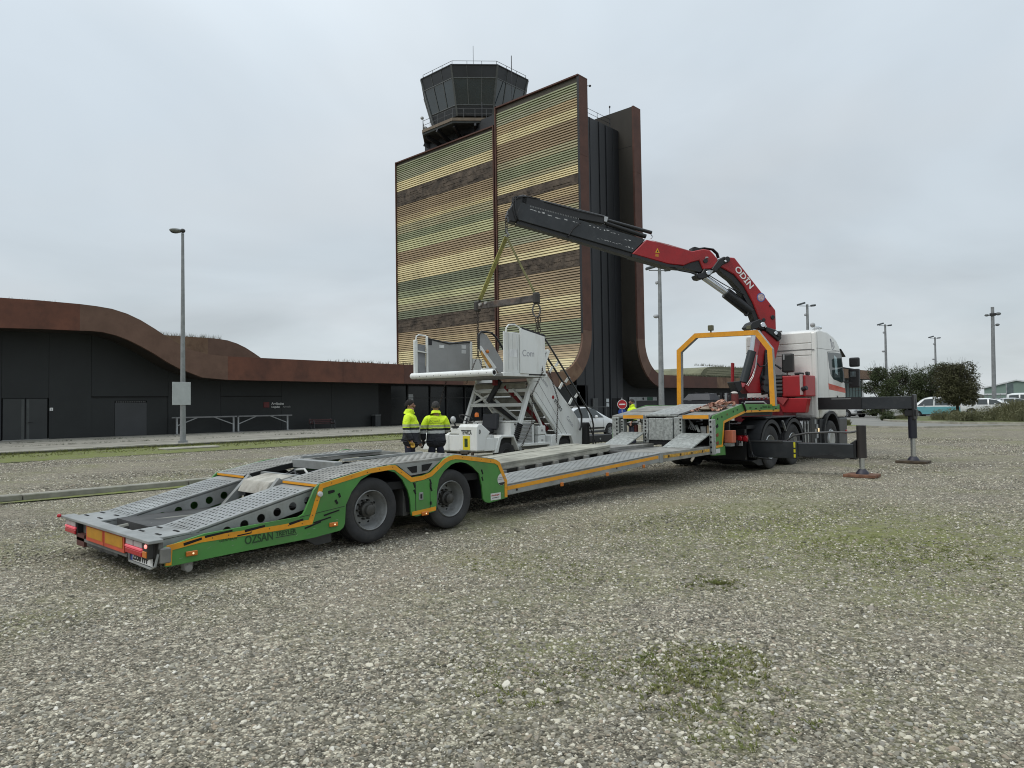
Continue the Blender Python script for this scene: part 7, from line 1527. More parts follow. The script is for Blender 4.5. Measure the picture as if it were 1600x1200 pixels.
m1, j1 = person('man in profile with dark hair, yellow and navy hi-vis jacket and a yellow work glove', (-11.66, 9.56, .01), R(-52), h1, hair_m,
                (((.27,-.02,1.13),(.25,.10,.90),(-.05,.25,-1)), ((-.26,-.0,1.13),(-.24,.14,.90),(0,.3,-1))), belly=.05, glove=(1, g_y))
m2, j2 = person('man seen from behind, short greying hair, hi-vis jacket with print across the back', (-11.55, 10.2, -.03), R(50), h1, hair_g,
                (((.25,.03,1.14),(.17,.24,1.06),(-.2,1,0)), ((-.28,-.03,1.13),(-.27,.05,.89),(0,.2,-1))), glove=(-1, g_b))
m3, j3 = person('bearded man in a yellow hi-vis jacket behind the trailer neck, only head and shoulders showing', (-14.0, 21.7, .02), R(150), hivis('hivis_jacket_plain', 1.0, 1.05, 1.0, .9, .95), hair_g,
                (((.26,.0,1.14),(.22,.16,.95),(0,.3,-1)), ((-.26,.0,1.14),(-.22,.16,.95),(0,.3,-1))), beard=True)
t_ = text('lettering', 'Saurola', mat('jacket_print', (0.05, 0.06, 0.02), .8, var=0), None, (.10,-.172,1.30), (-1,0,0), (0,0,1), .085, shear=.25); t_.parent = m2
u_ = MB().box(-.14,.12,-.176,-.166,1.275,1.281).build('print_line', mat('jacket_print', (0.05, 0.06, 0.02), .8, var=0)); u_.parent = m2

# ================================================================ LAMPS, STREET FURNITURE, CARS, TREES
pole_m = mat('pole_grey', (0.25, 0.26, 0.26), .6, metal=.2, var=.12, vscale=3)
head_m = mat('lamp_head_grey', (0.22, 0.23, 0.22), .5); lens_m = mat('lamp_lens', (0.4, 0.4, 0.36), .3)
# left lamp with the back of a sign on its pole
lp_ = thing('street_lamp', 'tall grey street lamp with a blank sign back on its pole at the left', 'street lamp', (-33.3, 13.95, .1))
MB().tube([(-33.3,13.95,.1),(-33.3,13.95,9.8)], .13, 14, .062).build('pole', pole_m, lp_, smooth=True)
MB().cyl((-33.3,13.95,.1), (-33.3,13.95,.2), .2, 16).build('base_plate', pole_m, lp_)
hd_ = MB().ell((-33.3-.16, 13.95-.24, 9.92), .22, .30, .10, 16, 10).build('lamp_head', head_m, lp_, smooth=True)
MB().ell((-33.3-.2, 13.95-.28, 9.86), .14, .2, .07, 12, 8).build('lens', mat('lens_dark', (0.05,)*3, .3), hd_, smooth=True); MB().ell((-33.3, 13.95, 9.92), .10, .12, .10, 12, 8).build('head_joint', mat('joint_dark', (0.03,)*3, .5), lp_, smooth=True)
MB().bar((-33.17, 13.42, 2.36), (-33.17, 14.25, 2.36), .03, 1.05, (0,0,1)).build('sign_back', mat('sign_back_grey', (0.42, 0.44, 0.44), .5, var=.06), lp_, bevel=.006); MB().box(-33.24,-33.16,13.85,14.05,2.55,2.6).box(-33.24,-33.16,13.85,14.05,2.1,2.15).build('sign_clamp', pole_m, lp_)
# car-park lamps in a row
def park_lamp(label, x, y, h):
    t = thing('street_lamp', label, 'street lamp', (x, y, 0), 'lamps along the car park')
    MB().tube([(x,y,0),(x+.06,y,h)], .19, 12, .10).build('pole', pole_m, t, smooth=True)
    MB().bar((x-.45,y-.42,h-.12), (x+.5,y+.46,h-.16), .05).build('cross_arm', pole_m, t)
    for s, ln, dz in ((-1, .34, .05), (1, .2, -.10)):
        p = MB().box(-.17,.17,-ln,ln,-.08,.08).build('lamp_head', mat('lamp_head_dark', (0.07, 0.08, 0.085), .5), t, bevel=.04, loc=(0,0,0)); p.location = (s*.38+.05, s*.36, h+dz); p.rotation_euler = (R(16 if s < 0 else -6), 0, R(-45+180*(s > 0)))
    MB().ell((x-.1, y-.1, h-.9), .10, .10, .12, 10, 6).ell((x-.16, y-.16, h-3.0), .17, .17, .13, 12, 8).build('camera_dome', mat('dome_pale', (0.4, 0.41, 0.42), .4), t, smooth=True)
park_lamp('grey lamp post with twin heads between the tower and the yellow frame', -22.9, 38.8, 10.0)
park_lamp('grey lamp post rising behind the white lorry cab', -22.6, 63.0, 10.0)
park_lamp('grey lamp post behind the left end of the trees', -22.6, 86.7, 10.0)
park_lamp('grey lamp post behind the middle of the trees, smallest of the row', -22.6, 110.4, 10.0)
l5 = thing('floodlight_mast', 'tallest grey mast with a cluster of lamps near the right edge', 'lamp mast', (-14.1, 97, 0))
MB().tube([(-14.1,97,0),(-13.95,97,12)], .24, 14, .17).build('pole', pole_m, l5, smooth=True)
for dx, dy, dz, r in ((-.55,-.2,-.95,.15),(.5,.2,-.85,.19),(.4,.15,-2.1,.15)):
    MB().bar((-13.95,97,12+dz), (-13.95+dx,97+dy,12+dz), .07).build('arm', pole_m, l5); MB().ell((-13.95+dx,97+dy,12+dz+.05), r*1.5, r, r, 12, 8).build('lamp_head', mat('lamp_head_mid', (0.13, 0.14, 0.14), .5), l5, smooth=True)
MB().lathe([(.3,-.15),(.32,0),(.3,.15)], (-13.95,97,11.15), (0,0,1), 14).build('collar', mat('joint_dark', (0.03,)*3, .5), l5)
# two long steel racks against the wall
steel_p = mat('rack_steel', (0.34, 0.35, 0.35), .5, metal=.2, var=.08)
def rack(label, y0, y1):
    x = -44.8; t = thing('metal_rack', label, 'rack', (x, (y0+y1)/2, .1), 'racks against the terminal wall')
    for xx in (-.25, .25): MB().box(x+xx-.04, x+xx+.04, y0-.2, y1+.2, 1.09, 1.17).build('top_rail', mat('rail_mid_grey', (0.17,)*3, .5), t)
    for y in (y0, y1):
        MB().box(x-.05, x+.05, y-.045, y+.045, .1, 1.1).build('leg', steel_p, t); MB().box(x-.3, x+.3, y-.25, y+.25, .1, .13).build('foot_plate', mat('rail_mid_grey', (0.17,)*3, .5), t)
    MB().bar((x, y0, .62), (x, y0+1.25, 1.1), .055).build('brace', steel_p, t); MB().bar((x, y1, .62), (x, y1-1.25, 1.1), .055).build('brace', steel_p, t)
rack('long steel rack by the wall behind the left lamp post', 18.4, 22.02); rack('long steel rack by the wall under the arrivals lettering', 22.34, 25.9)
# bench
bn = thing('bench', 'dark red slatted bench against the dark terminal wall', 'bench', (-44.4, 28.45, .1))
bw = mat('bench_maroon', (0.05, 0.014, 0.014), .5); bi = mat('bench_iron', (0.04, 0.042, 0.045), .5)
for k in range(2): MB().box(-44.68, -44.64, 27.5, 29.4, .56+.13*k, .66+.13*k).build('back_slat', bw, bn, bevel=.008)
for k in range(3): MB().box(-44.6+.14*k, -44.49+.14*k, 27.5, 29.4, .48, .52).build('seat_slat', bw, bn, bevel=.008)
for y in (27.6, 29.3): MB().box(-44.6, -44.1, y-.03, y+.03, .44, .48).bar((-44.15, y, .1), (-44.18, y, .48), .06).bar((-44.55, y, .1), (-44.7, y, .85), .06).bar((-44.15, y, .48), (-44.2, y, .70), .05).bar((-44.2, y, .70), (-44.6, y, .70), .05).build('bench_frame', bi, bn)
# bin
bi_ = thing('litter_bin', 'dark litter bin with a pale lid beside the glazed entrance', 'bin', (-45.2, 33.75, .1))
MB().box(-45.45, -44.95, 33.5, 34.0, .1, .95).build('bin_body', mat('bin_grey', (0.025, 0.028, 0.03), .5), bi_, bevel=.02); MB().box(-45.47, -44.93, 33.48, 34.02, .95, 1.0).build('bin_lid', mat('bin_lid_grey', (0.2, 0.21, 0.21), .5), bi_, bevel=.01)
# traffic signs by the tower
ts = thing('no_entry_sign', 'red no entry sign above a round blue sign on a post beside the white hatchback', 'road sign', (-28, 41, 0))
px_ = (-27.251,41.000,1.544); pb_ = (-27.263,41.000,1.009); nv = Vector((0.67, -0.74, 0))
MB().cyl((px_[0]-.05, 41.05, 0), (px_[0]-.05, 41.05, 2.0), .035, 8).build('post', pole_m, ts)
c = Vector((px_[0], 41, px_[2])); d1 = MB().lathe([(.30,-.01),(.30,.012),(.001,.013)], c, nv, 24).build('red_disc', mat('sign_red_bright', (0.42, 0.012, 0.02), .4), ts); MB().bar(c+nv*.02-Vector((.15,.136,0)), c+nv*.02+Vector((.15,.136,0)), .012, .09).build('white_bar', white_m, d1)
MB().lathe([(.33,-.012),(.33,.008),(.30,.009)], c, nv, 24).build('white_rim', white_m, d1)
c2 = Vector((pb_[0], 41, pb_[2])); d2 = MB().lathe([(.27,-.01),(.27,.012),(.001,.013)], c2, nv, 24).build('blue_disc', mat('sign_blue', (0.012, 0.05, 0.28), .4), ts); MB().bar(c2+nv*.02+Vector((0,0,-.15)), c2+nv*.02+Vector((0,0,.15)), .012, .07).build('white_arrow', white_m, d2)
# wall notices near the tower foot
nb_ = thing('notice_board', 'wide white and green notice board on the dark wall behind the bearded man', 'notice board', (-46.85, 74, 1.6))
a = (-46.800,71.914,2.374); b = (-46.800,78.168,2.365); MB().box(-46.88, -46.8, a[1], b[1], 1.0, a[2]).build('board', mat('board_black', (0.02,)*3, .5), nb_)
MB().box(-46.8, -46.77, a[1], a[1]+1.5, 1.0, a[2]-.02).box(-46.8, -46.77, a[1]+1.5, b[1], 1.9, a[2]-.02).build('white_sheet', mat('board_white', (0.5, 0.52, 0.52), .5), nb_); MB().box(-46.77, -46.74, b[1]-2.3, b[1]-1.0, 1.92, a[2]-.04).build('green_sheet', mat('board_green', (0.02, 0.12, 0.06), .5), nb_)
MB().lathe([(.18,0),(.001,.005)], (-46.76, b[1]-3.2, (1.9+a[2])/2), (1,0,0), 12).build('dark_spot', prn, nb_)
wn_ = thing('wall_notices', 'pair of small white notices on the dark wall at the tower foot', 'notices', (-45.55, 65.6, 1.5))
for z in (1.25, 1.75): MB().box(-45.58, -45.54, 65.4, 65.9, z, z+.4).build('notice', mat('board_white', (0.5, 0.52, 0.52), .5), wn_)
MB().box(-45.6, -45.4, 62.7, 63.6, .2, 2.2).build('wall_cabinet', mat('cabinet_grey', (0.06, 0.062, 0.062), .5), tow, bevel=.02)
MB().box(-45.62, -45.56, 66.6, 68.6, 0.1, 2.2).build('door', void, tow)
MB().tube([(-44.6, 59.5, 1.25), (-44.6, 64.3, 1.25)], .04, 6).tube([(-44.6, 60, .1), (-44.6, 60, 1.25)], .04, 6).tube([(-44.6, 64, .1), (-44.6, 64, 1.25)], .04, 6).build('guard_rail', mat('rail_grey', (0.10,)*3, .5), tow)

# ---- cars
tyre_c = mat('car_tyre', (0.015,)*3, .8, var=0.1); alloy = mat('alloy', (0.30, 0.31, 0.32), .35, metal=.5); cglass = mat('car_glass', (0.06, 0.07, 0.072), .07, var=.05)
def car(name, label, cat, loc, rz, Lc, Wc, Hc, paint, st, wins, wheelx, wr=.31, group=None, lights=True, two=None, scale=1.0, extras=None):
    # built along +x (front), then turned and placed. st: (x, z_low, z_belt, z_top, half width at belt)
    t = thing(name, label, cat, (0,0,0), group)
    mb = MB(); rings = []
    for (x, zl, zb, zt, w) in st:
        r_ = [(w*.86, zl), (w*.97, zl+.10), (w, (zl+zb)*.5+.05), (w*.985, zb-.06), (w*.955, zb), (w*.955-(zt-zb)*.27, zt-(zt-zb)*.12), (w*.90-(zt-zb)*.42, zt-(zt-zb)*.02), (w*.40, zt+.012*(zt-zb > .2)), (0, zt+.018*(zt-zb > .2))]
        rings.append([(x, y, z) for y, z in r_] + [(x, -y, z) for y, z in r_[-2::-1]])
    n_ = len(rings[0]); vs = [v for r_ in rings for v in r_]; fs = []
    for i in range(len(rings)-1):
        for k in range(n_-1): fs.append((i*n_+k, (i+1)*n_+k, (i+1)*n_+k+1, i*n_+k+1))
        fs.append((i*n_+n_-1, (i+1)*n_+n_-1, (i+1)*n_, i*n_))
    fs.append(tuple(range(n_))); fs.append(tuple((len(rings)-1)*n_+k for k in range(n_))[::-1])
    mb.add(vs, fs); body = mb.build('body', paint, t, smooth=True)
    sb = body.modifiers.new('sub', 'SUBSURF'); sb.levels = 1; sb.render_levels = 2
    def side(x, z, s, off=.006):
        for (a, b) in zip(st, st[1:]):
            if a[0] <= x <= b[0]:
                f = (x-a[0])/(b[0]-a[0]+1e-9); zb = a[2]+(b[2]-a[2])*f; zt = a[3]+(b[3]-a[3])*f; w = a[4]+(b[4]-a[4])*f
                y = w*.965-max(0, z-zb)*.27 if z > zb else w*.99
                return (x, s*(y+off), z)
        return (x, s*(st[0][4]+off), z)
    for s in (1, -1):
        for w in wins:
            q = [side(x, z, s, .004) for x, z in w]; q2 = [side(x, z, s, -.03) for x, z in w]; m_ = len(q)
            MB().add(q+q2, [tuple(range(m_)), tuple(range(m_, 2*m_))[::-1]] + [(i, (i+1) % m_, m_+(i+1) % m_, m_+i) for i in range(m_)]).build('side_window', cglass, t)
        for wx in wheelx:
            c = (wx, s*(Wc/2-.02), wr)
            MB().lathe([(wr+.065, -.10), (wr+.065, .012), (wr*.5, .013)], (wx, s*(Wc/2-.012), wr), (0,s,0), 24).build('wheel_arch', void, t)
            w_ = MB().lathe([(wr*.62,-.2),(wr*.95,-.2),(wr,-.17),(wr,-.03),(wr*.94,0.01),(wr*.68,.015),(wr*.62,0)], (wx, s*(Wc/2+.005), wr), (0,s,0), 24).build('wheel', tyre_c, t, smooth=True)
            rm = MB().lathe([(wr*.64,.012),(wr*.58,-.01),(wr*.2,-.02),(wr*.18,.0),(.001,.0)], (wx, s*(Wc/2+.005), wr), (0,s,0), 20)
            for k in range(5):
                a = 2*PI*k/5; rm.bar((wx+math.cos(a)*wr*.15, s*(Wc/2+.008), wr+math.sin(a)*wr*.15), (wx+math.cos(a)*wr*.6, s*(Wc/2+.008), wr+math.sin(a)*wr*.6), .05, .03, (0,1,0))
            rm.build('rim', alloy, w_, smooth=True)
    # windscreen and rear glass between the belt and the roof
    zmx = max(q[3] for q in st); i0 = next(i for i, q in enumerate(st) if q[3] > zmx-.06); i1 = max(i for i, q in enumerate(st) if q[3] > zmx-.06)
    for (a, b, nm) in ((st[i1], st[i1+1], 'windscreen'), (st[i0], st[i0-1], 'rear_window')):
        zA, zB = a[3]-.05, b[3]+.04; fA, fB = .08, .93; pA = (a[0]+(b[0]-a[0])*fA, a[3]+(b[3]-a[3])*fA); pB = (a[0]+(b[0]-a[0])*fB, a[3]+(b[3]-a[3])*fB)
        wA = a[4]*.80-(a[3]-a[2])*.36; wB = b[4]*.84-(b[3]-b[2])*.30; d = Vector((pB[0]-pA[0], 0, pB[1]-pA[1])).normalized(); nn2 = Vector((-d.z, 0, d.x)); nn2 = nn2 if nn2.z > 0 else -nn2; o_ = nn2*.022
        q = [Vector((pA[0], wA, pA[1]))+o_, Vector((pA[0], -wA, pA[1]))+o_, Vector((pB[0], -wB, pB[1]))+o_, Vector((pB[0], wB, pB[1]))+o_]; q2 = [v-nn2*.03 for v in q]
        MB().add(q+q2, [(0,1,2,3),(7,6,5,4),(0,4,5,1),(1,5,6,2),(2,6,7,3),(3,7,4,0)]).build(nm, cglass, t)
    xf, xr = st[-1][0], st[0][0]
    if lights:
        for s in (1, -1):
            MB().ell((xf-.10, s*(st[-1][4]*.80), st[-1][2]-.08), .12, .17, .07, 12, 8).build('headlight', mat('headlight_glass', (0.45, 0.47, 0.48), .1), t, smooth=True)
            MB().ell((xr+.06, s*(st[0][4]*.86), st[0][2]-.05), .08, .11, .13, 12, 8).build('tail_light', redl, t, smooth=True)
            p = side(st[i1+1][0]-.12, st[i1+1][2]+.06, s); MB().ell((p[0], p[1]+s*.07, p[2]+.03), .05, .10, .07, 12, 8).build('mirror', paint, t, smooth=True)
        MB().box(xf-.06, xf+.015, -.45, .45, st[-1][1]+.05, st[-1][1]+.28).build('grille', blk, t, bevel=.03)
    for s in (1, -1): MB().add([side(wheelx[0]+wr+.08, st[2][1]+.10, s, .004), side(wheelx[1]-wr-.08, st[2][1]+.10, s, .004), side(wheelx[1]-wr-.08, st[2][1]+.0, s, .012), side(wheelx[0]+wr+.08, st[2][1]+.0, s, .012)], [(0,1,2,3)]).build('sill', blk, t)
    if extras: extras(t, side, body)
    t.location = loc; t.rotation_euler = (0,0,rz); t.scale = (scale,)*3
    return t
cw = mat('car_white', (0.68, 0.69, 0.69), .22, var=.02, coat=.5)
hatch = [(-2.02,.30,.80,.86,.74),(-1.95,.26,.90,1.02,.80),(-1.62,.24,.93,1.36,.85),(-1.1,.22,.93,1.475,.865),(-.3,.22,.92,1.50,.87),(.22,.22,.91,1.44,.87),(1.12,.22,.88,.97,.86),(1.72,.24,.78,.83,.80),(1.96,.28,.62,.66,.70)]
def hatch_x(t, side, body):
    b = MB()
    for s in (1, -1): b.add([side(-.95, .42, s, .012), side(.80, .42, s, .012), side(.80, .50, s, .016), side(-.95, .50, s, .016)], [(0,1,2,3)])
    b.build('side_moulding', blk, t)
    for s in (1, -1):
        d = MB()
        for x in (-.35, .72):
            p = [side(x, .35+.06*i, s, .004) for i in range(10)]
            for a, c in zip(p, p[1:]): d.bar(a, c, .008)
        d.build('door_seam', mat('seam_dark', (0.12,)*3, .7), t); q = side(-.22, .80, s, .02); MB().box(q[0]-.08, q[0]+.08, q[1]-.012, q[1]+.012, q[2]-.015, q[2]+.015).build('door_handle', cw, t)
    MB().box(-1.2, .1, -.55, -.50, 1.49, 1.53).box(-1.2, .1, .50, .55, 1.49, 1.53).build('roof_bar', mat('rail_dark', (0.03,)*3, .35), t); MB().ell((-.3, 0, 1.52), .1, .06, .04).build('aerial_base', blk, t)
hw = [[(-1.52,.97),(-1.40,1.28),(-1.05,1.40),(-.98,.97)], [(-.9,.96),(-.93,1.41),(-.40,1.43),(-.36,.95)], [(-.26,.95),(-.28,1.42),(.15,1.37),(.82,.95)]]
car('parked_car', 'white hatchback parked beyond the foot of the airstair', 'car', (-20.75, 27.55, 0), R(90), 4.0, 1.72, 1.5, cw, hatch, hw, (-1.25, 1.27), .31, 'cars parked around the terminal', extras=hatch_x)
# low black loading ramp in front of it
rmp = thing('loading_ramp', 'low black steel ramp lying on the gravel in front of the white hatchback', 'ramp', (-17.6, 24.4, 0))
MB().prism([(23.0,.0),(23.15,.30),(25.5,.30),(26.0,.22),(26.0,.0)], 0, -19.0, -17.5).build('ramp_body', mat('ramp_black', (0.014,)*3, .6), rmp, bevel=.02)
for y in (23.6, 24.6): MB().cyl((-17.49, y, .14), (-17.46, y, .14), .04, 10).build('ramp_bolt', galv, rmp)
# row of cars seen under the outrigger beam
suv = [(-2.15,.32,.92,.98,.78),(-2.08,.28,1.02,1.2,.84),(-1.75,.26,1.04,1.55,.89),(-1.1,.25,1.04,1.64,.9),(-.2,.25,1.03,1.66,.9),(.35,.25,1.02,1.58,.9),(1.15,.25,.99,1.06,.89),(1.85,.27,.90,.95,.84),(2.12,.32,.72,.76,.74)]
sw = [[(-1.6,1.08),(-1.45,1.42),(-1.05,1.54),(-1.0,1.08)], [(-.9,1.07),(-.92,1.56),(-.35,1.58),(-.3,1.06)], [(-.2,1.06),(-.22,1.57),(.28,1.5),(.9,1.06)]]
wr_face = R(-28)
car('parked_car', 'white car with dark trim, nearest of the row behind the outrigger beam', 'car', (-22.2, 70.6, 0), wr_face, 4.2, 1.8, 1.65, cw, suv, sw, (-1.3, 1.35), .34, 'cars parked around the terminal')
car('parked_car', 'white car second in the row behind the outrigger beam', 'car', (-22.6, 76.0, 0), wr_face, 4.2, 1.8, 1.65, mat('car_offwhite', (0.55, 0.56, 0.57), .25, var=.02, coat=.4), suv, sw, (-1.3, 1.35), .34, 'cars parked around the terminal')
car('parked_car', 'dark blue car at the far end of the row behind the outrigger beam', 'car', (-23.6, 82.2, 0), wr_face, 4.2, 1.8, 1.65, mat('car_navy', (0.012, 0.016, 0.035), .25, var=.02, coat=.4), suv, sw, (-1.3, 1.35), .34, 'cars parked around the terminal')
# two-tone van
teal = mat('van_teal', (0.13, 0.36, 0.40), .3, var=.03, coat=.3)
vst = [(-2.45,.34,.98,1.75,.86),(-2.38,.30,1.08,1.90,.91),(-2.0,.28,1.10,1.96,.94),(-1.0,.27,1.10,1.98,.95),(.5,.27,1.10,1.97,.95),(1.05,.27,1.09,1.86,.94),(1.75,.27,1.06,1.16,.93),(2.25,.30,.92,.99,.88),(2.42,.36,.74,.78,.80)]
vw = [[(-2.2,1.16),(-2.15,1.76),(-1.35,1.80),(-1.3,1.16)], [(-1.2,1.16),(-1.2,1.81),(.02,1.81),(.05,1.16)], [(.18,1.15),(.16,1.80),(.86,1.74),(1.48,1.14)]]
def van_x(t, side, body):
    for s in (1, -1):
        b = MB(); xs_v = [-2.4+.2*i for i in range(24)]; lo = [side(x, .36, s, .006) for x in xs_v]; mid = [side(x, .75, s, .010) for x in xs_v]; hi = [side(x, 1.04, s, .006) for x in xs_v]; n_ = len(xs_v); o = len(b.v)
        b.v += lo+mid+hi; b.f += [(i, i+1, n_+i+1, n_+i) for i in range(n_-1)] + [(n_+i, n_+i+1, 2*n_+i+1, 2*n_+i) for i in range(n_-1)]
        b.build('teal_side', teal, t, smooth=True)
        p = [side(.10, .4+.15*i, s, .012) for i in range(10)]; d = MB()
        for a, c in zip(p, p[1:]): d.bar(a, c, .012)
        d.build('door_seam', mat('seam_dark', (0.12,)*3, .7), t)
car('parked_van', 'two-tone van, white above and turquoise below, behind the front outrigger leg', 'van', (-14.7, 71.5, -.05), R(189), 4.9, 1.9, 1.98, mat('van_white', (0.62, 0.64, 0.63), .3, var=.02, coat=.3), vst, vw, (-1.5, 1.5), .33, None, extras=van_x, scale=.93)
est = [(-2.2,.34,.86,.92,.76),(-2.15,.28,.92,1.1,.82),(-1.85,.26,.95,1.42,.87),(-1.0,.25,.95,1.50,.88),(-.1,.25,.94,1.50,.88),(.45,.25,.93,1.42,.88),(1.25,.25,.90,.97,.87),(1.95,.27,.80,.84,.82),(2.2,.32,.62,.66,.72)]
ew = [[(-1.8,.99),(-1.65,1.34),(-1.1,1.40),(-1.05,.98)], [(-.95,.98),(-.97,1.41),(-.25,1.42),(-.2,.97)], [(-.1,.97),(-.12,1.42),(.38,1.35),(.98,.97)]]
car('parked_car', 'white estate car seen from behind over the bushes at the right', 'car', (-10.35, 70.5, .1), R(-2), 4.4, 1.78, 1.5, cw, est, ew, (-1.35, 1.35), .32, 'cars parked around the terminal')
car('parked_car', 'grey estate car roof showing just beyond the white estate', 'car', (-9.6, 78, .1), R(8), 4.4, 1.78, 1.5, mat('car_silver', (0.4, 0.41, 0.42), .3, var=.02, coat=.3), est, ew, (-1.35, 1.35), .32, 'cars parked around the terminal')
car('parked_car', 'red hatchback tail between the turquoise van and the white estate', 'car', (-12.9, 77.5, 0), R(70), 4.0, 1.72, 1.5, mat('car_red', (0.35, 0.015, 0.02), .3, var=.02, coat=.3), hatch, hw, (-1.25, 1.27), .31, 'cars parked around the terminal')
car('parked_van', 'white van cut by the right edge of the picture', 'van', (-9.2, 88, .1), R(-6), 4.9, 1.9, 1.98, mat('van_white', (0.62, 0.64, 0.63), .3, var=.02, coat=.3), vst, vw, (-1.5, 1.5), .33)
# round sign seen from behind, and a distant board
rs = thing('round_sign', 'back of a round grey road sign above the front outrigger beam', 'road sign', (-19.86, 75, 0)); MB().cyl((-19.86,75,0), (-19.86,75,2.1), .035, 8).build('post', pole_m, rs); MB().lathe([(.28,-.01),(.28,.01),(.001,.012)], (-19.84, 74.96, 2.0), (.3,-.95,0), 20).build('disc', mat('sign_back_pale', (0.33, 0.34, 0.34), .5), rs)
ib = thing('grey_sign_board', 'tall narrow grey sign board in front of the distant green hangar', 'sign board', (-11.65, 90, 0)); MB().box(-11.95,-11.35,89.95,90.05,1.6,3.1).build('board', mat('board_green_grey', (0.10, 0.13, 0.13), .5), ib); MB().box(-12.0,-11.93,89.94,90.06,1.55,3.15).build('edge', mat('sign_back_pale', (0.33, 0.34, 0.34), .5), ib); MB().cyl((-11.65,90,0), (-11.65,90,1.6), .06, 8).build('post', pole_m, ib)
# distant hangar and fence
hg_ = thing('hangar', 'distant green hangar with a white roof edge at the far right', 'hangar', (-20, 236, 0))
hgm = mat('hangar_green', (0.17, 0.235, 0.20), .7, var=.06, vscale=.1)
MB().prism([(-35.6,0),(-35.6,4.15),(-28.3,6.0),(-19.0,4.1),(-12,3.6),(-12,0)], 1, 230, 262).build('wall', hgm, hg_)
MB().prism([(-36,4.1),(-28.3,6.05),(-18.8,4.15),(-18.8,4.45),(-28.3,6.4),(-36,4.4)], 1, 229.5, 262.5).build('roof', mat('hangar_white', (0.55, 0.57, 0.57), .6), hg_)
MB().box(-35.5,-12,229.8,230,2.45,2.8).build('white_band', mat('hangar_white', (0.55, 0.57, 0.57), .6), hg_); MB().box(-30.3,-12,229.85,229.98,.6,2.4).build('door', mat('hangar_pale', (0.36, 0.41, 0.42), .6), hg_); 
for i in range(8): MB().box(-30.2+2.4*i,-30.0+2.4*i,229.8,229.86,.6,2.4).build('door_rib', hgm, hg_)
fn = thing('perimeter_fence', 'grey perimeter fence in front of the distant hangar', 'fence', (-15, 140, 0))
for i in range(24): MB().box(-24+.9*i,-23.92+.9*i,139.96,140.04,0,2.2).build('fence_post', mat('fence_grey', (0.16, 0.17, 0.17), .6), fn)
fm = MB()
for i in range(90): fm.box(-24+.24*i, -23.97+.24*i, 139.99, 140.0, .05, 2.1)
for z in (.3, 1.1, 2.05): fm.box(-24, -2.4, 140.0, 140.02, z, z+.05)
o = fm.build('fence_bar', mat('fence_grey', (0.16, 0.17, 0.17), .6), fn); o['kind'] = 'stuff'

# ---- trees and bushes
bark = mat('bark', (0.045, 0.035, 0.025), .9, var=.2, vscale=6)
def leaf_mat(name, a, b): return mat(name, a, .75, var=.3, vscale=.55, detail=5, col2=b, spec=.25)
leaf_g = leaf_mat('leaf_dark_green', (0.070, 0.086, 0.034), (0.030, 0.042, 0.018)); leaf_b = leaf_mat('leaf_brown_green', (0.080, 0.080, 0.036), (0.042, 0.040, 0.020)); leaf_y = leaf_mat('bush_olive', (0.15, 0.145, 0.075), (0.075, 0.08, 0.04))
def foliage(mb, blobs, n, ls, rnd, twig=0.0):
    tot = sum(b[3]**2 for b in blobs)
    for (cx_, cy_, cz_, r, sq) in blobs:
        for _ in range(int(n*r*r/tot)):
            v = Vector((rnd.gauss(0,1), rnd.gauss(0,1), rnd.gauss(0,1))).normalized(); q = r*(.45+.6*rnd.random()**.6) * (1+ (rnd.random() < .06)*rnd.random()*.35)
            p = Vector((cx_, cy_, cz_)) + Vector((v.x*q, v.y*q, v.z*q*sq)); l_ = ls*(.6+.8*rnd.random()); a = Vector((rnd.gauss(0,1), rnd.gauss(0,1), rnd.gauss(0,.7))).normalized(); b = a.cross(Vector((rnd.gauss(0,1), rnd.gauss(0,1), rnd.gauss(0,1)))).normalized()
            mb.add([p-a*l_*.5, p+b*l_*.26, p+a*l_*.5, p-b*l_*.26], [(0,1,2,3)])
def tree(label, x, y, h, rx, ry, m, n, seed, z0=.5, group='trees at the edge of the car park', trunk=True):
    rnd = random.Random(seed); t = thing('tree', label, 'tree', (x, y, 0), group)
    b = MB(); b.tube([(x,y,0),(x+.05,y,.5),(x+.02,y+.03,1.1)], .15, 8, .10); tips = []
    for k in range(7):
        a = 6.28*k/7+rnd.random(); q = Vector((x+math.cos(a)*rx*.6, y+math.sin(a)*ry*.6, h*(.55+.3*rnd.random()))); b.tube([(x+.02,y+.03,.9+.1*k*.3), (x+math.cos(a)*rx*.25, y+math.sin(a)*ry*.25, h*.4), q], .06, 6, .015); tips.append(q)
    for k in range(60):
        a = rnd.random()*6.28; el = rnd.random()*1.25+.05; d = Vector((math.cos(a)*math.cos(el)*rx*1.05, math.sin(a)*math.cos(el)*ry*1.05, math.sin(el)*h*.56)); c = Vector((x, y, h*.46)); b.tube([c+d*.5, c+d*.85+Vector((0,0,.05)), c+d*(.98+.22*rnd.random())], .012, 4, .004)
    b.build('trunk', bark, t, smooth=True)
    bl = []
    for k in range(30):
        a = rnd.random()*6.28; u = rnd.random()**.6; f = rnd.random(); zz = z0+(h-z0)*(.10+.78*f); wdt = math.sqrt(max(.08, 1-(abs(f-.42)/.62)**2)); bl.append((x+math.cos(a)*rx*.74*u*wdt, y+math.sin(a)*ry*.74*u*wdt, zz, .30*min(rx, ry, h*.45)*(.65+.65*rnd.random()), .85))
    c = MB(); foliage(c, bl, int(n*1.5), .125, rnd); c.build('crown', m, t)
tree('round brownish-green tree in front of the turquoise van, rightmost of the trees', -11.45, 62.5, 4.4, 1.95, 2.0, leaf_b, 11000, 21, 1.15)
tree('dark green tree with ragged top just right of the lorry mirrors', -18.6, 70, 4.8, 2.0, 2.0, leaf_g, 9000, 22, .3)
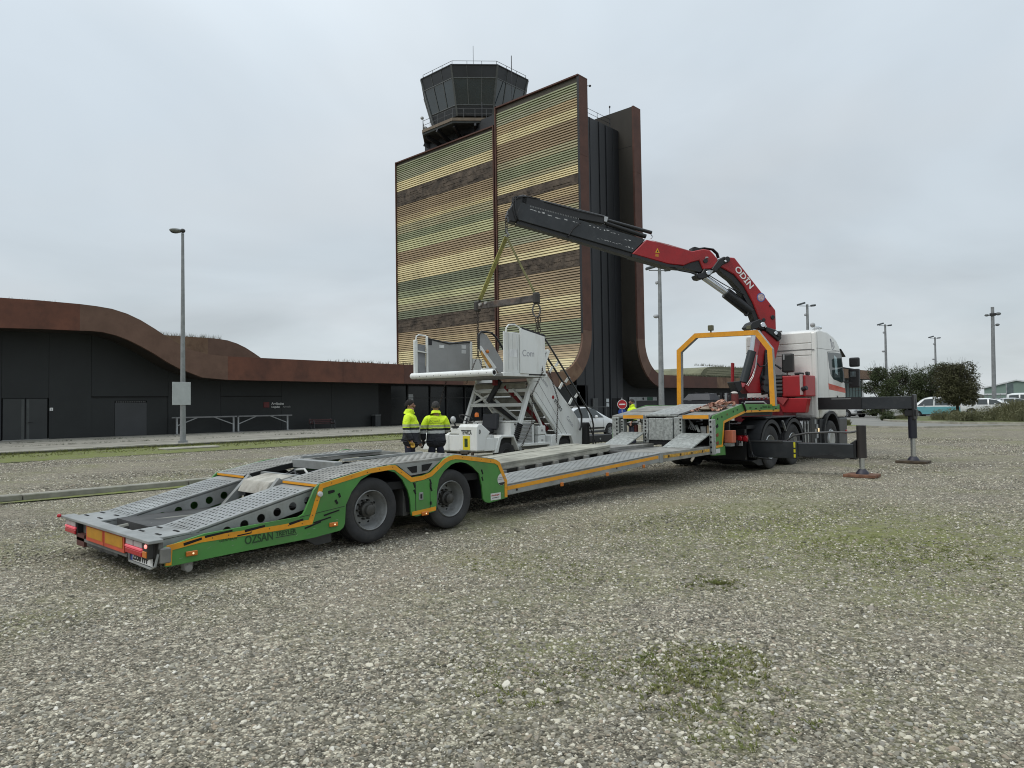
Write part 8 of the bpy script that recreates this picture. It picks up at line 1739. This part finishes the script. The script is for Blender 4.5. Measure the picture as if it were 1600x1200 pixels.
tree('dark green tree second from the lorry mirrors', -18.3, 76, 4.8, 2.2, 2.2, leaf_g, 8000, 23, .3)
tree('dark green tree between the tall outrigger leg and the turquoise van', -16.4, 75, 4.7, 2.1, 2.0, leaf_g, 8000, 24, .5)
tree('dark green tree over the roof of the turquoise van', -15.5, 79, 5.1, 2.4, 2.2, leaf_g, 8000, 25, .5)
tree('brownish tree filling the gap behind the round tree', -13.6, 74.5, 4.7, 1.9, 1.9, leaf_b, 7000, 26, 1.4)
def bush(label, x, y, h, r, m, n, seed, grassy=False, group='bushes along the road'):
    rnd = random.Random(seed); t = thing('bush', label, 'bush', (x, y, .1), group); b = MB()
    if grassy:
        for _ in range(n):
            a = rnd.random()*6.28; q = r*math.sqrt(rnd.random()); px, py = x+math.cos(a)*q, y+math.sin(a)*q*.8; a2 = rnd.random()*6.28; ln = h*(.5+.6*rnd.random())*(1-.4*q/r); s = .35*rnd.random(); w = .018
            tip = (px+math.cos(a2)*ln*s*1.6, py+math.sin(a2)*ln*s*1.6, ln); mid = (px+math.cos(a2)*ln*s*.6, py+math.sin(a2)*ln*s*.6, ln*.6)
            b.add([(px-w,py,.05),(px+w,py,.05),(mid[0]+w*.8,mid[1],mid[2]),(mid[0]-w*.8,mid[1],mid[2]),tip], [(0,1,2,3),(3,2,4)])
    else:
        foliage(b, [(x+rnd.gauss(0,r*.42), y+rnd.gauss(0,r*.4), h*(.15+.6*rnd.random()), r*.34*(.6+.8*rnd.random()), .8) for _ in range(16)], int(n*1.6), .085, rnd)
        for _ in range(260):
            px, py = x+rnd.gauss(0,r*.5), y+rnd.gauss(0,r*.4); ln = h*(.5+.7*rnd.random()); a2 = rnd.random()*6.28; w = .010; b.add([(px-w,py,.1),(px+w,py,.1),(px+math.cos(a2)*ln*.3,py+math.sin(a2)*ln*.3,ln)], [(0,1,2)])
    st2 = MB()
    for k in range(5): a = rnd.random()*6.28; st2.tube([(x+math.cos(a)*.1, y+math.sin(a)*.1, 0), (x+math.cos(a)*r*.5, y+math.sin(a)*r*.5, h*.6)], .015, 5, .006)
    st2.build('stem', bark, t); b.build('foliage', m, t)
for i, (lab, x, y, h, r, g_) in enumerate((('olive bush at the foot of the round tree', -11.3, 57.5, .8, 1.0, False), ('wide olive bush right of the round tree, nearest the road', -9.4, 55.2, .8, 1.3, False), ('tall olive bush in front of the white estate car', -8.2, 56.6, 1.2, 1.2, False), ('tallest feathery bush near the right edge', -7.0, 56.4, 1.7, 1.1, True), ('low olive bush at the right edge by the road', -6.4, 54.4, .95, 1.3, False), ('dense bush behind the tallest feathery bush', -6.4, 58.5, 1.6, 1.4, False), ('small dark bush left of the tall outrigger leg', -15.6, 59.6, .75, .5, False), ('small tuft left of the van wheel', -14.7, 60.5, .5, .6, True), ('long grass tuft beside the lorry front wheel', -16.9, 49.5, .85, .75, True), ('lower grass tuft beyond the short outrigger leg', -15.2, 47.4, .6, .7, True), ('bush between the car row and the trees', -19.8, 84, .8, 2.4, False))):
    bush(lab, x, y, h, r, leaf_y if i not in (6, 10) else leaf_g, 1800 if g_ else 2400, 60+i, g_)

# ---- distant low vegetation line so the plain does not end bare
far_v = mat('far_scrub', (0.10, 0.105, 0.07), .9, var=.25, vscale=.05)
rnd = random.Random(77); fv = MB()
for i in range(260):
    x = -130+i*1.2+rnd.gauss(0,.8); y = 330+rnd.gauss(0,12)+abs(x)*.1; fv.ell((x, y, 1.0), 1.6+rnd.random()*2, 2, 1.2+rnd.random()*1.6, 7, 4)
o = fv.build('scrub', far_v); o['kind'] = 'stuff'; o['label'] = 'low scrub at the far edge of the airfield'

# lettering becomes plain mesh, so that each piece is an object like the others
dg_ = bpy.context.evaluated_depsgraph_get()
for o in [o for o in S.objects if o.type == 'FONT']:
    me = bpy.data.meshes.new_from_object(o.evaluated_get(dg_)); n_ = bpy.data.objects.new('lettering', me); COL.objects.link(n_)
    nm = o.name; n_.parent = o.parent; n_.matrix_local = o.matrix_local.copy(); bpy.data.objects.remove(o); n_.name = nm
